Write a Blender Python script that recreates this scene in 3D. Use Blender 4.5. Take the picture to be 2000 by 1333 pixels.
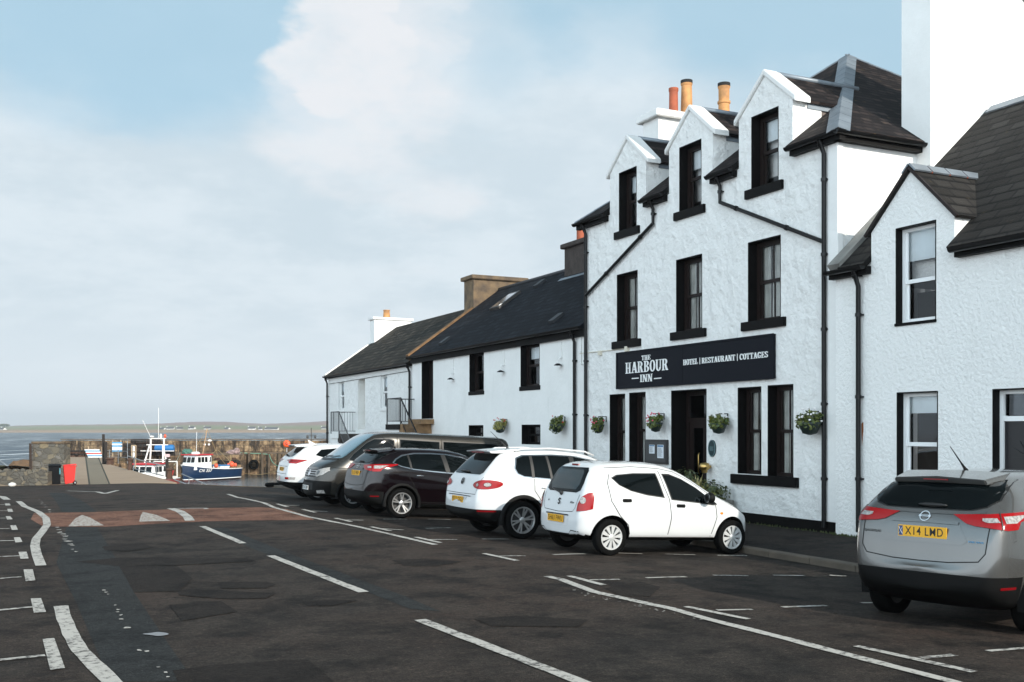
import bpy, bmesh, math, random
from math import sin, cos, pi, radians
from mathutils import Vector, Matrix
from mathutils.bvhtree import BVHTree
from mathutils.geometry import tessellate_polygon
random.seed(7)
for o in list(bpy.data.objects): bpy.data.objects.remove(o)
SC = bpy.context.scene
COL = SC.collection
# ---------------------------------------------------------------- camera
CZ = 1.95; YAW = radians(25.8); FP = 2050.0; HOR = 839.0
cd = bpy.data.cameras.new('camera'); cam = bpy.data.objects.new('camera', cd); COL.objects.link(cam)
cam.location = (0, 0, CZ); cam.rotation_euler = (pi/2, 0, -YAW)
cd.sensor_width = 36; cd.lens = FP/2000*36; cd.shift_y = (HOR-666.5)/2000
cd.clip_start = .1; cd.clip_end = 20000
SC.camera = cam
# ---------------------------------------------------------------- sun, sky, exposure
SAZ = radians(15.0); SEL = radians(25.0)
SUN = Vector((cos(SEL)*sin(SAZ), -cos(SEL)*cos(SAZ), sin(SEL)))
sl = bpy.data.lights.new('sun', 'SUN'); so = bpy.data.objects.new('sun', sl); COL.objects.link(so)
sl.energy = 4.7; sl.angle = radians(.5); sl.color = (1, .93, .82)
so.rotation_euler = SUN.to_track_quat('Z', 'Y').to_euler()
so.location = (0, -20, 30)
W = bpy.data.worlds.new('World'); SC.world = W; W.use_nodes = True
def sky():
    nt = W.node_tree; nt.nodes.clear(); N = nt.nodes.new; L = nt.links.new
    out = N('ShaderNodeOutputWorld'); bg = N('ShaderNodeBackground'); bg.inputs[1].default_value = .1
    L(bg.outputs[0], out.inputs[0])
    st = N('ShaderNodeTexSky'); st.sky_type = 'NISHITA'; st.sun_disc = False
    st.sun_elevation = SEL; st.sun_rotation = radians(180-15)
    tc = N('ShaderNodeTexCoord'); nrm = N('ShaderNodeVectorMath'); nrm.operation = 'NORMALIZE'
    L(tc.outputs['Generated'], nrm.inputs[0])
    sep = N('ShaderNodeSeparateXYZ'); L(nrm.outputs[0], sep.inputs[0])
    ad = N('ShaderNodeMath'); ad.operation = 'ADD'; ad.inputs[1].default_value = .28; L(sep.outputs[2], ad.inputs[0])
    mx = N('ShaderNodeMath'); mx.operation = 'MAXIMUM'; mx.inputs[1].default_value = .05; L(ad.outputs[0], mx.inputs[0])
    dv = N('ShaderNodeVectorMath'); dv.operation = 'DIVIDE'; L(nrm.outputs[0], dv.inputs[0])
    cb = N('ShaderNodeCombineXYZ')
    for i in range(3): L(mx.outputs[0], cb.inputs[i])
    L(cb.outputs[0], dv.inputs[1])
    def noise(scale, det, rough, src, off=(0, 0, 0)):
        m = N('ShaderNodeMapping'); m.inputs['Location'].default_value = off; L(src, m.inputs[0])
        n = N('ShaderNodeTexNoise'); n.inputs['Scale'].default_value = scale; n.inputs['Detail'].default_value = det
        n.inputs['Roughness'].default_value = rough; L(m.outputs[0], n.inputs[0]); return n.outputs[0]
    def ramp(src, a, b, ca=0.0, cb_=1.0):
        r = N('ShaderNodeMapRange'); r.interpolation_type = 'SMOOTHSTEP'
        r.inputs[1].default_value = a; r.inputs[2].default_value = b; r.inputs[3].default_value = ca; r.inputs[4].default_value = cb_
        L(src, r.inputs[0]); return r.outputs[0]
    def math_(op, a, b):
        m = N('ShaderNodeMath'); m.operation = op
        for i, q in ((0, a), (1, b)):
            if isinstance(q, float): m.inputs[i].default_value = q
            else: L(q, m.inputs[i])
        return m.outputs[0]
    def mix(f, a, b):
        m = N('ShaderNodeMix'); m.data_type = 'RGBA'
        for s, q in ((m.inputs['Factor'], f), (m.inputs[6], a), (m.inputs[7], b)):
            if isinstance(q, (tuple, float)): s.default_value = q
            else: L(q, s)
        return m.outputs[2]
    wide = noise(1.5, 6, .55, dv.outputs[0], (3.1, 1.7, 0))
    fine = noise(3.5, 7, .55, dv.outputs[0], (8.3, 4.2, 0))
    cov = math_('ADD', math_('MULTIPLY', wide, .55), math_('MULTIPLY', fine, .45))
    # low down the sky is closed by haze and thin cloud; higher up gaps open
    lowc = ramp(sep.outputs[2], .08, .44, .38, -.05)
    cov2 = math_('ADD', cov, lowc)
    def blob(px, py, w0, w1, amt):
        r = (px-1000)/FP; u = (HOR-py)/FP
        d = Vector((sin(YAW)+r*cos(YAW), cos(YAW)-r*sin(YAW), u)).normalized()
        dp = N('ShaderNodeVectorMath'); dp.operation = 'DOT_PRODUCT'; L(nrm.outputs[0], dp.inputs[0]); dp.inputs[1].default_value = d
        s = math_('ADD', dp.outputs['Value'], math_('MULTIPLY', math_('SUBTRACT', fine, .5), .016))
        return ramp(s, cos(w0), cos(w1), 0.0, amt)
    for b in ((60, 10, .17, .02, -.20), (520, -50, .17, .0, -.15), (1640, 60, .18, .03, -.24), (330, 170, .08, .02, -.08), (1010, 140, .08, .01, -.08), (380, 40, .2, .0, -.07), (1250, 20, .12, .02, -.14), (1010, 520, .1, .02, .06), (100, 560, .3, .1, .08)):
        cov2 = math_('ADD', cov2, blob(*b))
    puff = None
    for b in ((700, 110, .07, .02, 1.0), (790, 60, .09, .02, .9), (790, 190, .085, .02, .95), (670, 250, .085, .01, .75), (770, 320, .085, .01, .6)):
        v = blob(*b); puff = v if puff is None else math_('MAXIMUM', puff, v)
    fac = ramp(cov2, .34, .64, .2, 1.0)
    fac = math_('MAXIMUM', fac, puff)
    shade = ramp(noise(3.6, 9, .62, dv.outputs[0], (1.2, 9.9, 0)), .35, .65)
    grey = mix(shade, (5.9, 6.9, 7.6, 1), (6.9, 7.75, 8.35, 1))
    hz = ramp(sep.outputs[2], .0, .16, 1.0, 0.0)
    grey = mix(hz, grey, (7.3, 8.05, 8.6, 1))
    pn = ramp(noise(7, 8, .62, dv.outputs[0], (5, 5, 0)), .3, .62, .35, 1.0)
    cl = mix(math_('MULTIPLY', puff, pn), grey, (7.75, 8.0, 8.35, 1))
    blue = mix(.8, st.outputs[0], (3.9, 6.3, 7.8, 1))
    # bright sky lobe added out of frame to light the shaded facade; zenith dimmed
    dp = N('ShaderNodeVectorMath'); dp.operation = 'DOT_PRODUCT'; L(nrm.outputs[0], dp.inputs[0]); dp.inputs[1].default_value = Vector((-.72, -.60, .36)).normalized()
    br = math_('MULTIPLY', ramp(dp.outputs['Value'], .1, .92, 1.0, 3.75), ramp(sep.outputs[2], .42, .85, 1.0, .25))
    fin = mix(fac, blue, cl)
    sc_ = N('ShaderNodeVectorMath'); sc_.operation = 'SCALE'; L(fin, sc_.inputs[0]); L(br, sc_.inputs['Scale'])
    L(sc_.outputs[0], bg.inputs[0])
sky()
vs = SC.view_settings; vs.view_transform = 'Standard'; vs.look = 'None'; vs.exposure = 0.12; vs.gamma = 1.0
vs.use_curve_mapping = False
# ---------------------------------------------------------------- rays from the surveyed photograph to real planes
def ray(px, py):
    r = (px-1000)/FP
    return Vector((sin(YAW)+r*cos(YAW), cos(YAW)-r*sin(YAW), (HOR-py)/FP))
FX = 14.29
def P(px, py, X=FX):            # point of the wall plane x = X -> (y, z)
    d = ray(px, py); t = X/d.x
    return t*d.y, CZ+t*d.z
def smooth(t): t = max(0., min(1., t)); return t*t*(3-2*t)
def zg(x, y):                   # height of the street
    z = -.2*smooth((x-6.6)/4.6)*(1-.0*y)
    if y > 27:
        t = y-27; z -= .031*t if t > 6 else .031*t*t/12+.0*t
        if t > 6: z += .031*3
    return z
def G(px, py, zoff=0):
    d = ray(px, py); z = 0
    for _ in range(40):
        t = (z+zoff-CZ)/d.z; z = .5*z+.5*zg(t*d.x, t*d.y)
    return Vector((t*d.x, t*d.y, z))
# ---------------------------------------------------------------- materials
MATS = {}
def mat(name, col, rough=.6, metal=0., var=.0, vscale=4., bump=0., bscale=30., coat=0., spec=.5, col2=None, emit=None, det=5):
    if name in MATS: return MATS[name]
    m = bpy.data.materials.new(name); m.use_nodes = True; MATS[name] = m
    nt = m.node_tree; b = nt.nodes['Principled BSDF']; N = nt.nodes.new; L = nt.links.new
    c = (*col, 1) if len(col) == 3 else col
    b.inputs['Base Color'].default_value = c; b.inputs['Roughness'].default_value = rough
    b.inputs['Metallic'].default_value = metal; b.inputs['Coat Weight'].default_value = coat; b.inputs['Coat Roughness'].default_value = .03
    b.inputs['Specular IOR Level'].default_value = spec
    tc = None
    if var > 0 or bump > 0:
        tc = N('ShaderNodeTexCoord')
    if var > 0:
        n = N('ShaderNodeTexNoise'); n.inputs['Scale'].default_value = vscale; n.inputs['Detail'].default_value = det; L(tc.outputs['Object'], n.inputs[0])
        r = N('ShaderNodeMapRange'); r.inputs[1].default_value = .3; r.inputs[2].default_value = .7; L(n.outputs[0], r.inputs[0])
        mx = N('ShaderNodeMix'); mx.data_type = 'RGBA'; L(r.outputs[0], mx.inputs['Factor'])
        c2 = (*col2, 1) if col2 else tuple(x*(1-var) for x in c[:3])+(1,)
        mx.inputs[6].default_value = c; mx.inputs[7].default_value = c2; L(mx.outputs[2], b.inputs['Base Color'])
    if bump > 0:
        n = N('ShaderNodeTexNoise'); n.inputs['Scale'].default_value = bscale; n.inputs['Detail'].default_value = 4; L(tc.outputs['Object'], n.inputs[0])
        bp = N('ShaderNodeBump'); bp.inputs['Strength'].default_value = 1; bp.inputs['Distance'].default_value = bump
        L(n.outputs[0], bp.inputs['Height']); L(bp.outputs[0], b.inputs['Normal'])
    if emit: b.inputs['Emission Color'].default_value = (*emit, 1); b.inputs['Emission Strength'].default_value = 1
    return m
def nmat(name):
    m = bpy.data.materials.new(name); m.use_nodes = True; MATS[name] = m
    nt = m.node_tree
    return m, nt, nt.nodes['Principled BSDF'], nt.nodes.new, nt.links.new
def rampc(N, L, src, stops, interp='LINEAR'):
    r = N('ShaderNodeValToRGB'); r.color_ramp.interpolation = interp
    e = r.color_ramp.elements
    while len(e) < len(stops): e.new(.5)
    for q, (p, c) in zip(e, stops): q.position = p; q.color = (*c, 1) if len(c) == 3 else c
    L(src, r.inputs[0]); return r.outputs[0]
def mixc(N, L, f, a, b, mode='MIX'):
    m = N('ShaderNodeMix'); m.data_type = 'RGBA'; m.blend_type = mode
    for s, q in ((m.inputs['Factor'], f), (m.inputs[6], a), (m.inputs[7], b)):
        if isinstance(q, float): s.default_value = q
        elif isinstance(q, tuple): s.default_value = (*q, 1) if len(q) == 3 else q
        else: L(q, s)
    return m.outputs[2]
def nz(N, L, src, sc, det=5, rough=.5, stretch=None):
    if stretch:
        m = N('ShaderNodeMapping'); m.inputs['Scale'].default_value = stretch; L(src, m.inputs[0]); src = m.outputs[0]
    n = N('ShaderNodeTexNoise'); n.inputs['Scale'].default_value = sc; n.inputs['Detail'].default_value = det; n.inputs['Roughness'].default_value = rough
    L(src, n.inputs[0]); return n.outputs[0]
def bumpn(N, L, b, heights):
    prev = None
    for h, d in heights:
        bp = N('ShaderNodeBump'); bp.inputs['Strength'].default_value = 1; bp.inputs['Distance'].default_value = d
        L(h, bp.inputs['Height'])
        if prev: L(prev, bp.inputs['Normal'])
        prev = bp.outputs[0]
    L(prev, b.inputs['Normal'])
def wall_paint(name, big=.02, bigs=3.2, fine=.004, fines=40., col=(.80, .79, .765), stain=.08):
    m, nt, b, N, L = nmat(name); tc = N('ShaderNodeTexCoord').outputs['Object']
    n1 = nz(N, L, tc, 1.1, 6, .6); n2 = nz(N, L, tc, 9, 5, .6)
    c = mixc(N, L, n1, col, tuple(x*(1-stain*2) for x in col))
    st = nz(N, L, tc, 2.2, 6, .65, (1, 1, .22))
    f = N('ShaderNodeMapRange'); f.inputs[1].default_value = .58; f.inputs[2].default_value = .75; f.inputs[3].default_value = 0; f.inputs[4].default_value = .22; L(st, f.inputs[0])
    c = mixc(N, L, f.outputs[0], c, (.42, .42, .38))
    sx = N('ShaderNodeSeparateXYZ'); L(tc, sx.inputs[0])
    L(c, b.inputs['Base Color']); b.inputs['Roughness'].default_value = .75; b.inputs['Specular IOR Level'].default_value = .25
    v = N('ShaderNodeTexVoronoi'); v.feature = 'SMOOTH_F1'; v.inputs['Scale'].default_value = bigs; v.inputs['Smoothness'].default_value = .8
    dn = N('ShaderNodeVectorMath'); dn.operation = 'ADD'
    nn = N('ShaderNodeTexNoise'); nn.inputs['Scale'].default_value = 2.5; nn.inputs['Detail'].default_value = 3; L(tc, nn.inputs[0])
    sc = N('ShaderNodeVectorMath'); sc.operation = 'SCALE'; sc.inputs['Scale'].default_value = .5; L(nn.outputs[1], sc.inputs[0])
    L(tc, dn.inputs[0]); L(sc.outputs[0], dn.inputs[1]); L(dn.outputs[0], v.inputs[0])
    bumpn(N, L, b, [(v.outputs[0], -big), (nz(N, L, tc, bigs*2.2, 6, .62), big*1.3), (nz(N, L, tc, fines, 4, .6), fine)])
    return m
def slate(name, c1, c2, c3, rowh=.2, w=.28, moss=0., rough=.55, bump=.02):
    m, nt, b, N, L = nmat(name); tc = N('ShaderNodeTexCoord').outputs['UV']
    br = N('ShaderNodeTexBrick'); br.inputs['Scale'].default_value = 1; br.inputs['Brick Width'].default_value = w; br.inputs['Row Height'].default_value = rowh
    br.inputs['Mortar Size'].default_value = rowh*.09; br.inputs['Mortar Smooth'].default_value = .1; br.offset = .5
    br.inputs['Color1'].default_value = (0, 0, 0, 1); br.inputs['Color2'].default_value = (1, 1, 1, 1); br.inputs['Mortar'].default_value = (.5, .5, .5, 1); br.inputs['Bias'].default_value = 0
    wob = N('ShaderNodeVectorMath'); wob.operation = 'ADD'
    nn = N('ShaderNodeTexNoise'); nn.inputs['Scale'].default_value = 6; L(tc, nn.inputs[0])
    sc = N('ShaderNodeVectorMath'); sc.operation = 'SCALE'; sc.inputs['Scale'].default_value = .035; L(nn.outputs[1], sc.inputs[0]); L(tc, wob.inputs[0]); L(sc.outputs[0], wob.inputs[1])
    L(wob.outputs[0], br.inputs[0])
    c = rampc(N, L, br.outputs[0], [(0., c1), (.5, c2), (1., c3)])
    n1 = nz(N, L, tc, 1.2, 6, .65)
    c = mixc(N, L, n1, c, tuple(x*.7 for x in c2), 'MIX')
    
    dk = N('ShaderNodeMath'); dk.operation = 'MULTIPLY'; dk.inputs[1].default_value = .6; L(br.outputs[1], dk.inputs[0])
    c = mixc(N, L, dk.outputs[0], c, (.008, .008, .009))
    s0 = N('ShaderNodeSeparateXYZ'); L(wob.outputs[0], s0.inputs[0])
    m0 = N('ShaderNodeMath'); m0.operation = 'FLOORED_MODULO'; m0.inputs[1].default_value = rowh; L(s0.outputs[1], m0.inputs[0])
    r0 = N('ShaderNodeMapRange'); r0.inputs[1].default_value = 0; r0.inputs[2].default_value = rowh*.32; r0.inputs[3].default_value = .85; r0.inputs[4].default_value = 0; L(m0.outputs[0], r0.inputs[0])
    c = mixc(N, L, r0.outputs[0], c, (.004, .004, .004))  # course shadows painted as a dark band along each slate row
    if moss:
        f = N('ShaderNodeMapRange'); f.inputs[1].default_value = .62; f.inputs[2].default_value = .68; f.inputs[4].default_value = moss; L(nz(N, L, tc, 3.5, 8, .7), f.inputs[0])
        c = mixc(N, L, f.outputs[0], c, (.22, .15, .06))
    L(c, b.inputs['Base Color']); b.inputs['Roughness'].default_value = .8; b.inputs['Specular IOR Level'].default_value = .12
    sx = N('ShaderNodeSeparateXYZ'); L(wob.outputs[0], sx.inputs[0])
    md = N('ShaderNodeMath'); md.operation = 'FLOORED_MODULO'; md.inputs[1].default_value = rowh; L(sx.outputs[1], md.inputs[0])
    dv = N('ShaderNodeMath'); dv.operation = 'DIVIDE'; dv.inputs[1].default_value = rowh; L(md.outputs[0], dv.inputs[0])
    bumpn(N, L, b, [(dv.outputs[0], -bump), (br.outputs[0], bump*.5), (nz(N, L, tc, 22, 3), .006)])
    return m
def rubble(name, cols, mortar, scale=3.2, bump=.05):
    m, nt, b, N, L = nmat(name); tc = N('ShaderNodeTexCoord').outputs['Object']
    mp = N('ShaderNodeMapping'); mp.inputs['Scale'].default_value = (1, 1, 1.5); L(tc, mp.inputs[0])
    v = N('ShaderNodeTexVoronoi'); v.inputs['Scale'].default_value = scale; L(mp.outputs[0], v.inputs[0])
    e = N('ShaderNodeTexVoronoi'); e.feature = 'DISTANCE_TO_EDGE'; e.inputs['Scale'].default_value = scale; L(mp.outputs[0], e.inputs[0])
    sx = N('ShaderNodeSeparateColor'); L(v.outputs['Color'], sx.inputs[0])
    k = len(cols)-1
    c = rampc(N, L, sx.outputs[0], [(i/k, q) for i, q in enumerate(cols)], 'CONSTANT')
    c = mixc(N, L, nz(N, L, tc, 12, 5, .6), c, (.1, .09, .07))
    f = N('ShaderNodeMapRange'); f.inputs[1].default_value = .02; f.inputs[2].default_value = .07; f.inputs[3].default_value = 1; f.inputs[4].default_value = 0; L(e.outputs[0], f.inputs[0])
    c = mixc(N, L, f.outputs[0], c, mortar)
    L(c, b.inputs['Base Color']); b.inputs['Roughness'].default_value = .9
    bumpn(N, L, b, [(f.outputs[0], -bump), (nz(N, L, tc, 25, 4), .01)])
    return m
def glassm(name, tint=(.02, .03, .035), transp=.0, rough=.03, spec=.8, metal=0.):
    m, nt, b, N, L = nmat(name)
    b.inputs['Base Color'].default_value = (*tint, 1); b.inputs['Roughness'].default_value = rough; b.inputs['Specular IOR Level'].default_value = spec
    b.inputs['Metallic'].default_value = metal
    if transp > 0:
        t = N('ShaderNodeBsdfTransparent'); t.inputs[0].default_value = (transp, transp, transp, 1); g = N('ShaderNodeBsdfGlossy'); g.inputs['Roughness'].default_value = .01; g.inputs[0].default_value = (.9, .95, 1, 1)
        fr = N('ShaderNodeFresnel'); fr.inputs[0].default_value = 1.6; mx = N('ShaderNodeMixShader')
        L(fr.outputs[0], mx.inputs[0]); L(t.outputs[0], mx.inputs[1]); L(g.outputs[0], mx.inputs[2]); L(mx.outputs[0], nt.nodes['Material Output'].inputs[0])
        return m
    if transp < -1:
        t = N('ShaderNodeBsdfTransparent'); mx = N('ShaderNodeMixShader')
        fr = N('ShaderNodeFresnel'); fr.inputs[0].default_value = 1.5; b.inputs['IOR'].default_value = 1.9
        mp = N('ShaderNodeMapRange'); mp.inputs[1].default_value = 0; mp.inputs[2].default_value = .6; mp.inputs[3].default_value = transp; mp.inputs[4].default_value = 0; L(fr.outputs[0], mp.inputs[0])
        L(mp.outputs[0], mx.inputs[0]); L(b.outputs[0], mx.inputs[1]); L(t.outputs[0], mx.inputs[2])
        L(mx.outputs[0], nt.nodes['Material Output'].inputs[0])
    return m
M_white = wall_paint('white_rubble_paint', .048, 2.6, .006, 30)
M_smooth = wall_paint('white_smooth_paint', .014, 1.6, .002, 30)
M_cast = wall_paint('white_roughcast', .006, 2., .034, 15., stain=.05)
M_black = mat('black_paint', (.0045, .004, .004), .6, var=.4, vscale=6, bump=.003, bscale=25, spec=.12)
M_blackg = mat('black_gloss_iron', (.004, .004, .0045), .35, spec=.3)
M_brownp = mat('dark_brown_joinery', (.012, .007, .006), .45, spec=.25)
M_upvc = mat('white_plastic_frame', (.8, .8, .79), .35)
M_whitep = mat('white_gloss_joinery', (.72, .72, .7), .45)
M_pane = glassm('window_glass', (.012, .014, .016), .93)
M_paned = glassm('dark_window_glass', (.01, .012, .014), .5)
M_curt = mat('net_curtain', (.62, .62, .58), .9, var=.35, vscale=3)
M_blind = mat('pale_blind', (.8, .85, .86), .8, var=.1)
M_slate_inn = slate('purple_slate', (.006, .0045, .0045), (.022, .016, .0155), (.075, .055, .048), .2, .26, moss=.35, bump=.05)
M_slate_mid = slate('blue_black_slate', (.004, .005, .007), (.010, .012, .017), (.024, .028, .037), .26, .34, bump=.025)
M_slate_far = slate('brown_stone_slate', (.009, .008, .006), (.034, .030, .024), (.09, .08, .063), .3, .4, moss=.3, bump=.035)
M_slate_cot = slate('grey_slate', (.016, .0145, .013), (.029, .0265, .0245), (.05, .0455, .042), .27, .42, moss=.12, bump=.02)
M_lead = mat('lead_sheet', (.22, .25, .28), .45, var=.3, vscale=3, metal=.3)
M_ston = mat('weathered_sandstone', (.17, .115, .065), .9, var=.6, vscale=3, bump=.02, bscale=12, col2=(.06, .045, .035))
M_stond = mat('dark_stone_stack', (.055, .042, .036), .9, var=.5, vscale=3, bump=.02, bscale=12)
M_tread = mat('stair_sandstone', (.28, .165, .08), .85, var=.5, vscale=5, bump=.01)
M_terra = mat('terracotta', (.36, .085, .035), .75, var=.3, vscale=6)
M_buff = mat('buff_clay', (.55, .26, .09), .75, var=.5, vscale=5, col2=(.3, .15, .06))
M_soot = mat('soot', (.01, .01, .01), .9)
M_metal = mat('galvanised_steel', (.35, .36, .37), .4, metal=.7, var=.3)
M_hang = mat('slate_hanging', (.16, .125, .11), .8, var=.5, vscale=9, bump=.02, bscale=10)
# ---------------------------------------------------------------- mesh helpers
ORG = {}
class MB:
    def __init__(s): s.v = []; s.f = []; s.m = []
    def add(s, vs, fs, mi=0):
        k = len(s.v); s.v += [Vector(v) for v in vs]; s.f += [tuple(i+k for i in f) for f in fs]; s.m += [mi]*len(fs); return s
    def box(s, a, b, mi=0, mtx=None):
        x0, y0, z0 = (min(a[i], b[i]) for i in range(3)); x1, y1, z1 = (max(a[i], b[i]) for i in range(3))
        vs = [Vector(p) for p in ((x0, y0, z0), (x1, y0, z0), (x1, y1, z0), (x0, y1, z0), (x0, y0, z1), (x1, y0, z1), (x1, y1, z1), (x0, y1, z1))]
        if mtx: vs = [mtx @ v for v in vs]
        return s.add(vs, [(0, 3, 2, 1), (4, 5, 6, 7), (0, 1, 5, 4), (1, 2, 6, 5), (2, 3, 7, 6), (3, 0, 4, 7)], mi)
    def bar(s, p, q, w, h=None, mi=0):       # rectangular bar along p->q
        p = Vector(p); q = Vector(q); h = h or w; d = (q-p).normalized()
        up = Vector((0, 0, 1)) if abs(d.z) < .95 else Vector((1, 0, 0))
        a = d.cross(up).normalized()*w/2; b = a.cross(d).normalized()*h/2
        vs = [p-a-b, p+a-b, p+a+b, p-a+b, q-a-b, q+a-b, q+a+b, q-a+b]
        return s.add(vs, [(0, 1, 2, 3), (7, 6, 5, 4), (0, 4, 5, 1), (1, 5, 6, 2), (2, 6, 7, 3), (3, 7, 4, 0)], mi)
    def tube(s, pts, r, n=10, cap=True, mi=0):
        pts = [Vector(p) for p in pts]; rs = r if isinstance(r, (list, tuple)) else [r]*len(pts)
        vs = []; fs = []; prev = None
        for i, p in enumerate(pts):
            d = (pts[min(i+1, len(pts)-1)]-pts[max(i-1, 0)]).normalized()
            if prev is None:
                a = d.cross(Vector((0, 0, 1)));
                if a.length < .05: a = d.cross(Vector((1, 0, 0)))
            else: a = prev-d*prev.dot(d)
            a.normalize(); prev = a; b = d.cross(a)
            vs += [p+(a*cos(2*pi*k/n)+b*sin(2*pi*k/n))*rs[i] for k in range(n)]
        for i in range(len(pts)-1):
            for k in range(n):
                fs.append((i*n+k, i*n+(k+1) % n, (i+1)*n+(k+1) % n, (i+1)*n+k))
        if cap: fs.append(tuple(range(n-1, -1, -1))); fs.append(tuple((len(pts)-1)*n+k for k in range(n)))
        return s.add(vs, fs, mi)
    def lathe(s, prof, n=32, axis='z', c=(0, 0, 0), mi=0, closed=False):   # prof: (radius, along)
        vs = []; fs = []; c = Vector(c)
        for r, h in prof:
            for k in range(n):
                a = 2*pi*k/n
                p = {'z': (r*cos(a), r*sin(a), h), 'y': (r*cos(a), h, r*sin(a)), 'x': (h, r*cos(a), r*sin(a))}[axis]
                vs.append(c+Vector(p))
        m = len(prof)
        for i in range(m if closed else m-1):
            for k in range(n):
                j = (i+1) % m
                fs.append((i*n+k, i*n+(k+1) % n, j*n+(k+1) % n, j*n+k))
        return s.add(vs, fs, mi)
    def ell(s, c, r, n=12, m=8, mi=0, jit=0):
        c = Vector(c); vs = []; fs = []
        for i in range(1, m):
            t = pi*i/m
            for k in range(n):
                a = 2*pi*k/n; j = 1+random.uniform(-jit, jit)
                vs.append(c+Vector((r[0]*sin(t)*cos(a), r[1]*sin(t)*sin(a), r[2]*cos(t)))*1.0 if not jit else c+Vector((r[0]*sin(t)*cos(a), r[1]*sin(t)*sin(a), r[2]*cos(t)))*j)
        vs += [c+Vector((0, 0, r[2])), c-Vector((0, 0, r[2]))]; T = len(vs)-2
        for i in range(m-2):
            for k in range(n): fs.append((i*n+k, (i+1)*n+k, (i+1)*n+(k+1) % n, i*n+(k+1) % n))
        for k in range(n): fs.append((T, k, (k+1) % n)); fs.append((T+1, (m-2)*n+(k+1) % n, (m-2)*n+k))
        return s.add(vs, fs, mi)
    def prism(s, poly, axis, a, b, mi=0):    # poly 2-D in the other two axes (cyclic order kept), extruded a..b
        def P3(u, v, w): return {'x': (w, u, v), 'y': (u, w, v), 'z': (u, v, w)}[axis]
        n = len(poly); vs = [P3(u, v, a) for u, v in poly]+[P3(u, v, b) for u, v in poly]
        fs = [tuple(range(n)), tuple(range(2*n-1, n-1, -1))]+[(i, (i+1) % n, n+(i+1) % n, n+i) for i in range(n)]
        return s.add(vs, fs, mi)
    def slab(s, quad, th, mi=0):             # thick sheet: quad (outer face) pushed th along minus its normal
        q = [Vector(p) for p in quad]; n = (q[1]-q[0]).cross(q[2]-q[0]).normalized()*th; k = len(q)
        vs = q+[p-n for p in q]
        return s.add(vs, [tuple(range(k)), tuple(range(2*k-1, k-1, -1))]+[(i, k+i, k+(i+1) % k, (i+1) % k) for i in range(k)], mi)
    def build(s, name, mats, parent=None, smooth=False, recalc=True, bev=0, ang=None, origin=None):
        me = bpy.data.meshes.new(name)
        off = ORG.get(parent.name, Vector()) if parent else (Vector(origin) if origin else Vector())
        me.from_pydata([v-off for v in s.v], [], s.f)
        if not isinstance(mats, (list, tuple)): mats = [mats]
        for m in mats: me.materials.append(m)
        for p, mi in zip(me.polygons, s.m): p.material_index = mi
        finish(me, smooth, recalc, bev, ang)
        o = bpy.data.objects.new(name, me); COL.objects.link(o)
        if parent: o.parent = parent; ORG[o.name] = off
        else:
            o.location = off; ORG[o.name] = off
        return o
def autouv(me):
    uv = me.uv_layers.new(name='UVMap') if not me.uv_layers else me.uv_layers[0]
    for p in me.polygons:
        n = p.normal
        if abs(n.z) < .995: u = Vector((0, 0, 1)).cross(n).normalized()
        else: u = Vector((1, 0, 0))
        v = n.cross(u)
        for li in p.loop_indices:
            co = me.vertices[me.loops[li].vertex_index].co
            uv.data[li].uv = (co.dot(u), co.dot(v))
def finish(me, smooth=False, recalc=True, bev=0, ang=None):
    if recalc or bev:
        bm = bmesh.new(); bm.from_mesh(me)
        if recalc: bmesh.ops.recalc_face_normals(bm, faces=bm.faces)
        if bev: bmesh.ops.bevel(bm, geom=[e for e in bm.edges if e.is_manifold and e.calc_face_angle(0) > .5], offset=bev, segments=2, affect='EDGES', clamp_overlap=True)
        bm.to_mesh(me); bm.free()
    me.update(); autouv(me)
    if smooth or ang:
        for p in me.polygons: p.use_smooth = True
        if ang: me.set_sharp_from_angle(angle=radians(ang))
def tag(o, label=None, cat=None, group=None, kind=None):
    if label: o['label'] = label
    if cat: o['category'] = cat
    if group: o['group'] = group
    if kind: o['kind'] = kind
    return o
def thing(name, label, cat, loc=(0, 0, 0), rz=0, group=None, rx=None):
    o = bpy.data.objects.new(name, None); COL.objects.link(o); o.location = loc; o.rotation_euler = rx or (0, 0, rz)
    o.empty_display_size = .2
    tag(o, label, cat, group)
    ORG[o.name] = Vector(loc) if not rz and not rx else Vector()   # turned things build their parts in local coordinates
    return o
def struct(mb, name, m, **k):
    return tag(mb.build(name, m, **k), kind='structure')
def copy_tree(o, parent=None):
    c = o.copy(); COL.objects.link(c); c.parent = parent
    for ch in list(o.children): copy_tree(ch, c)
    return c
def cut(o, cutter_mb):
    c = cutter_mb.build('tmp_cutter', [MATS['black_paint']]); 
    md = o.modifiers.new('b', 'BOOLEAN'); md.operation = 'DIFFERENCE'; md.object = c; md.solver = 'EXACT'; md.material_mode = 'INDEX'
    bpy.context.view_layer.update()
    dg = bpy.context.evaluated_depsgraph_get()
    me = bpy.data.meshes.new_from_object(o.evaluated_get(dg)); o.modifiers.clear(); o.data = me
    bpy.data.objects.remove(c); autouv(me); return o
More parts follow.
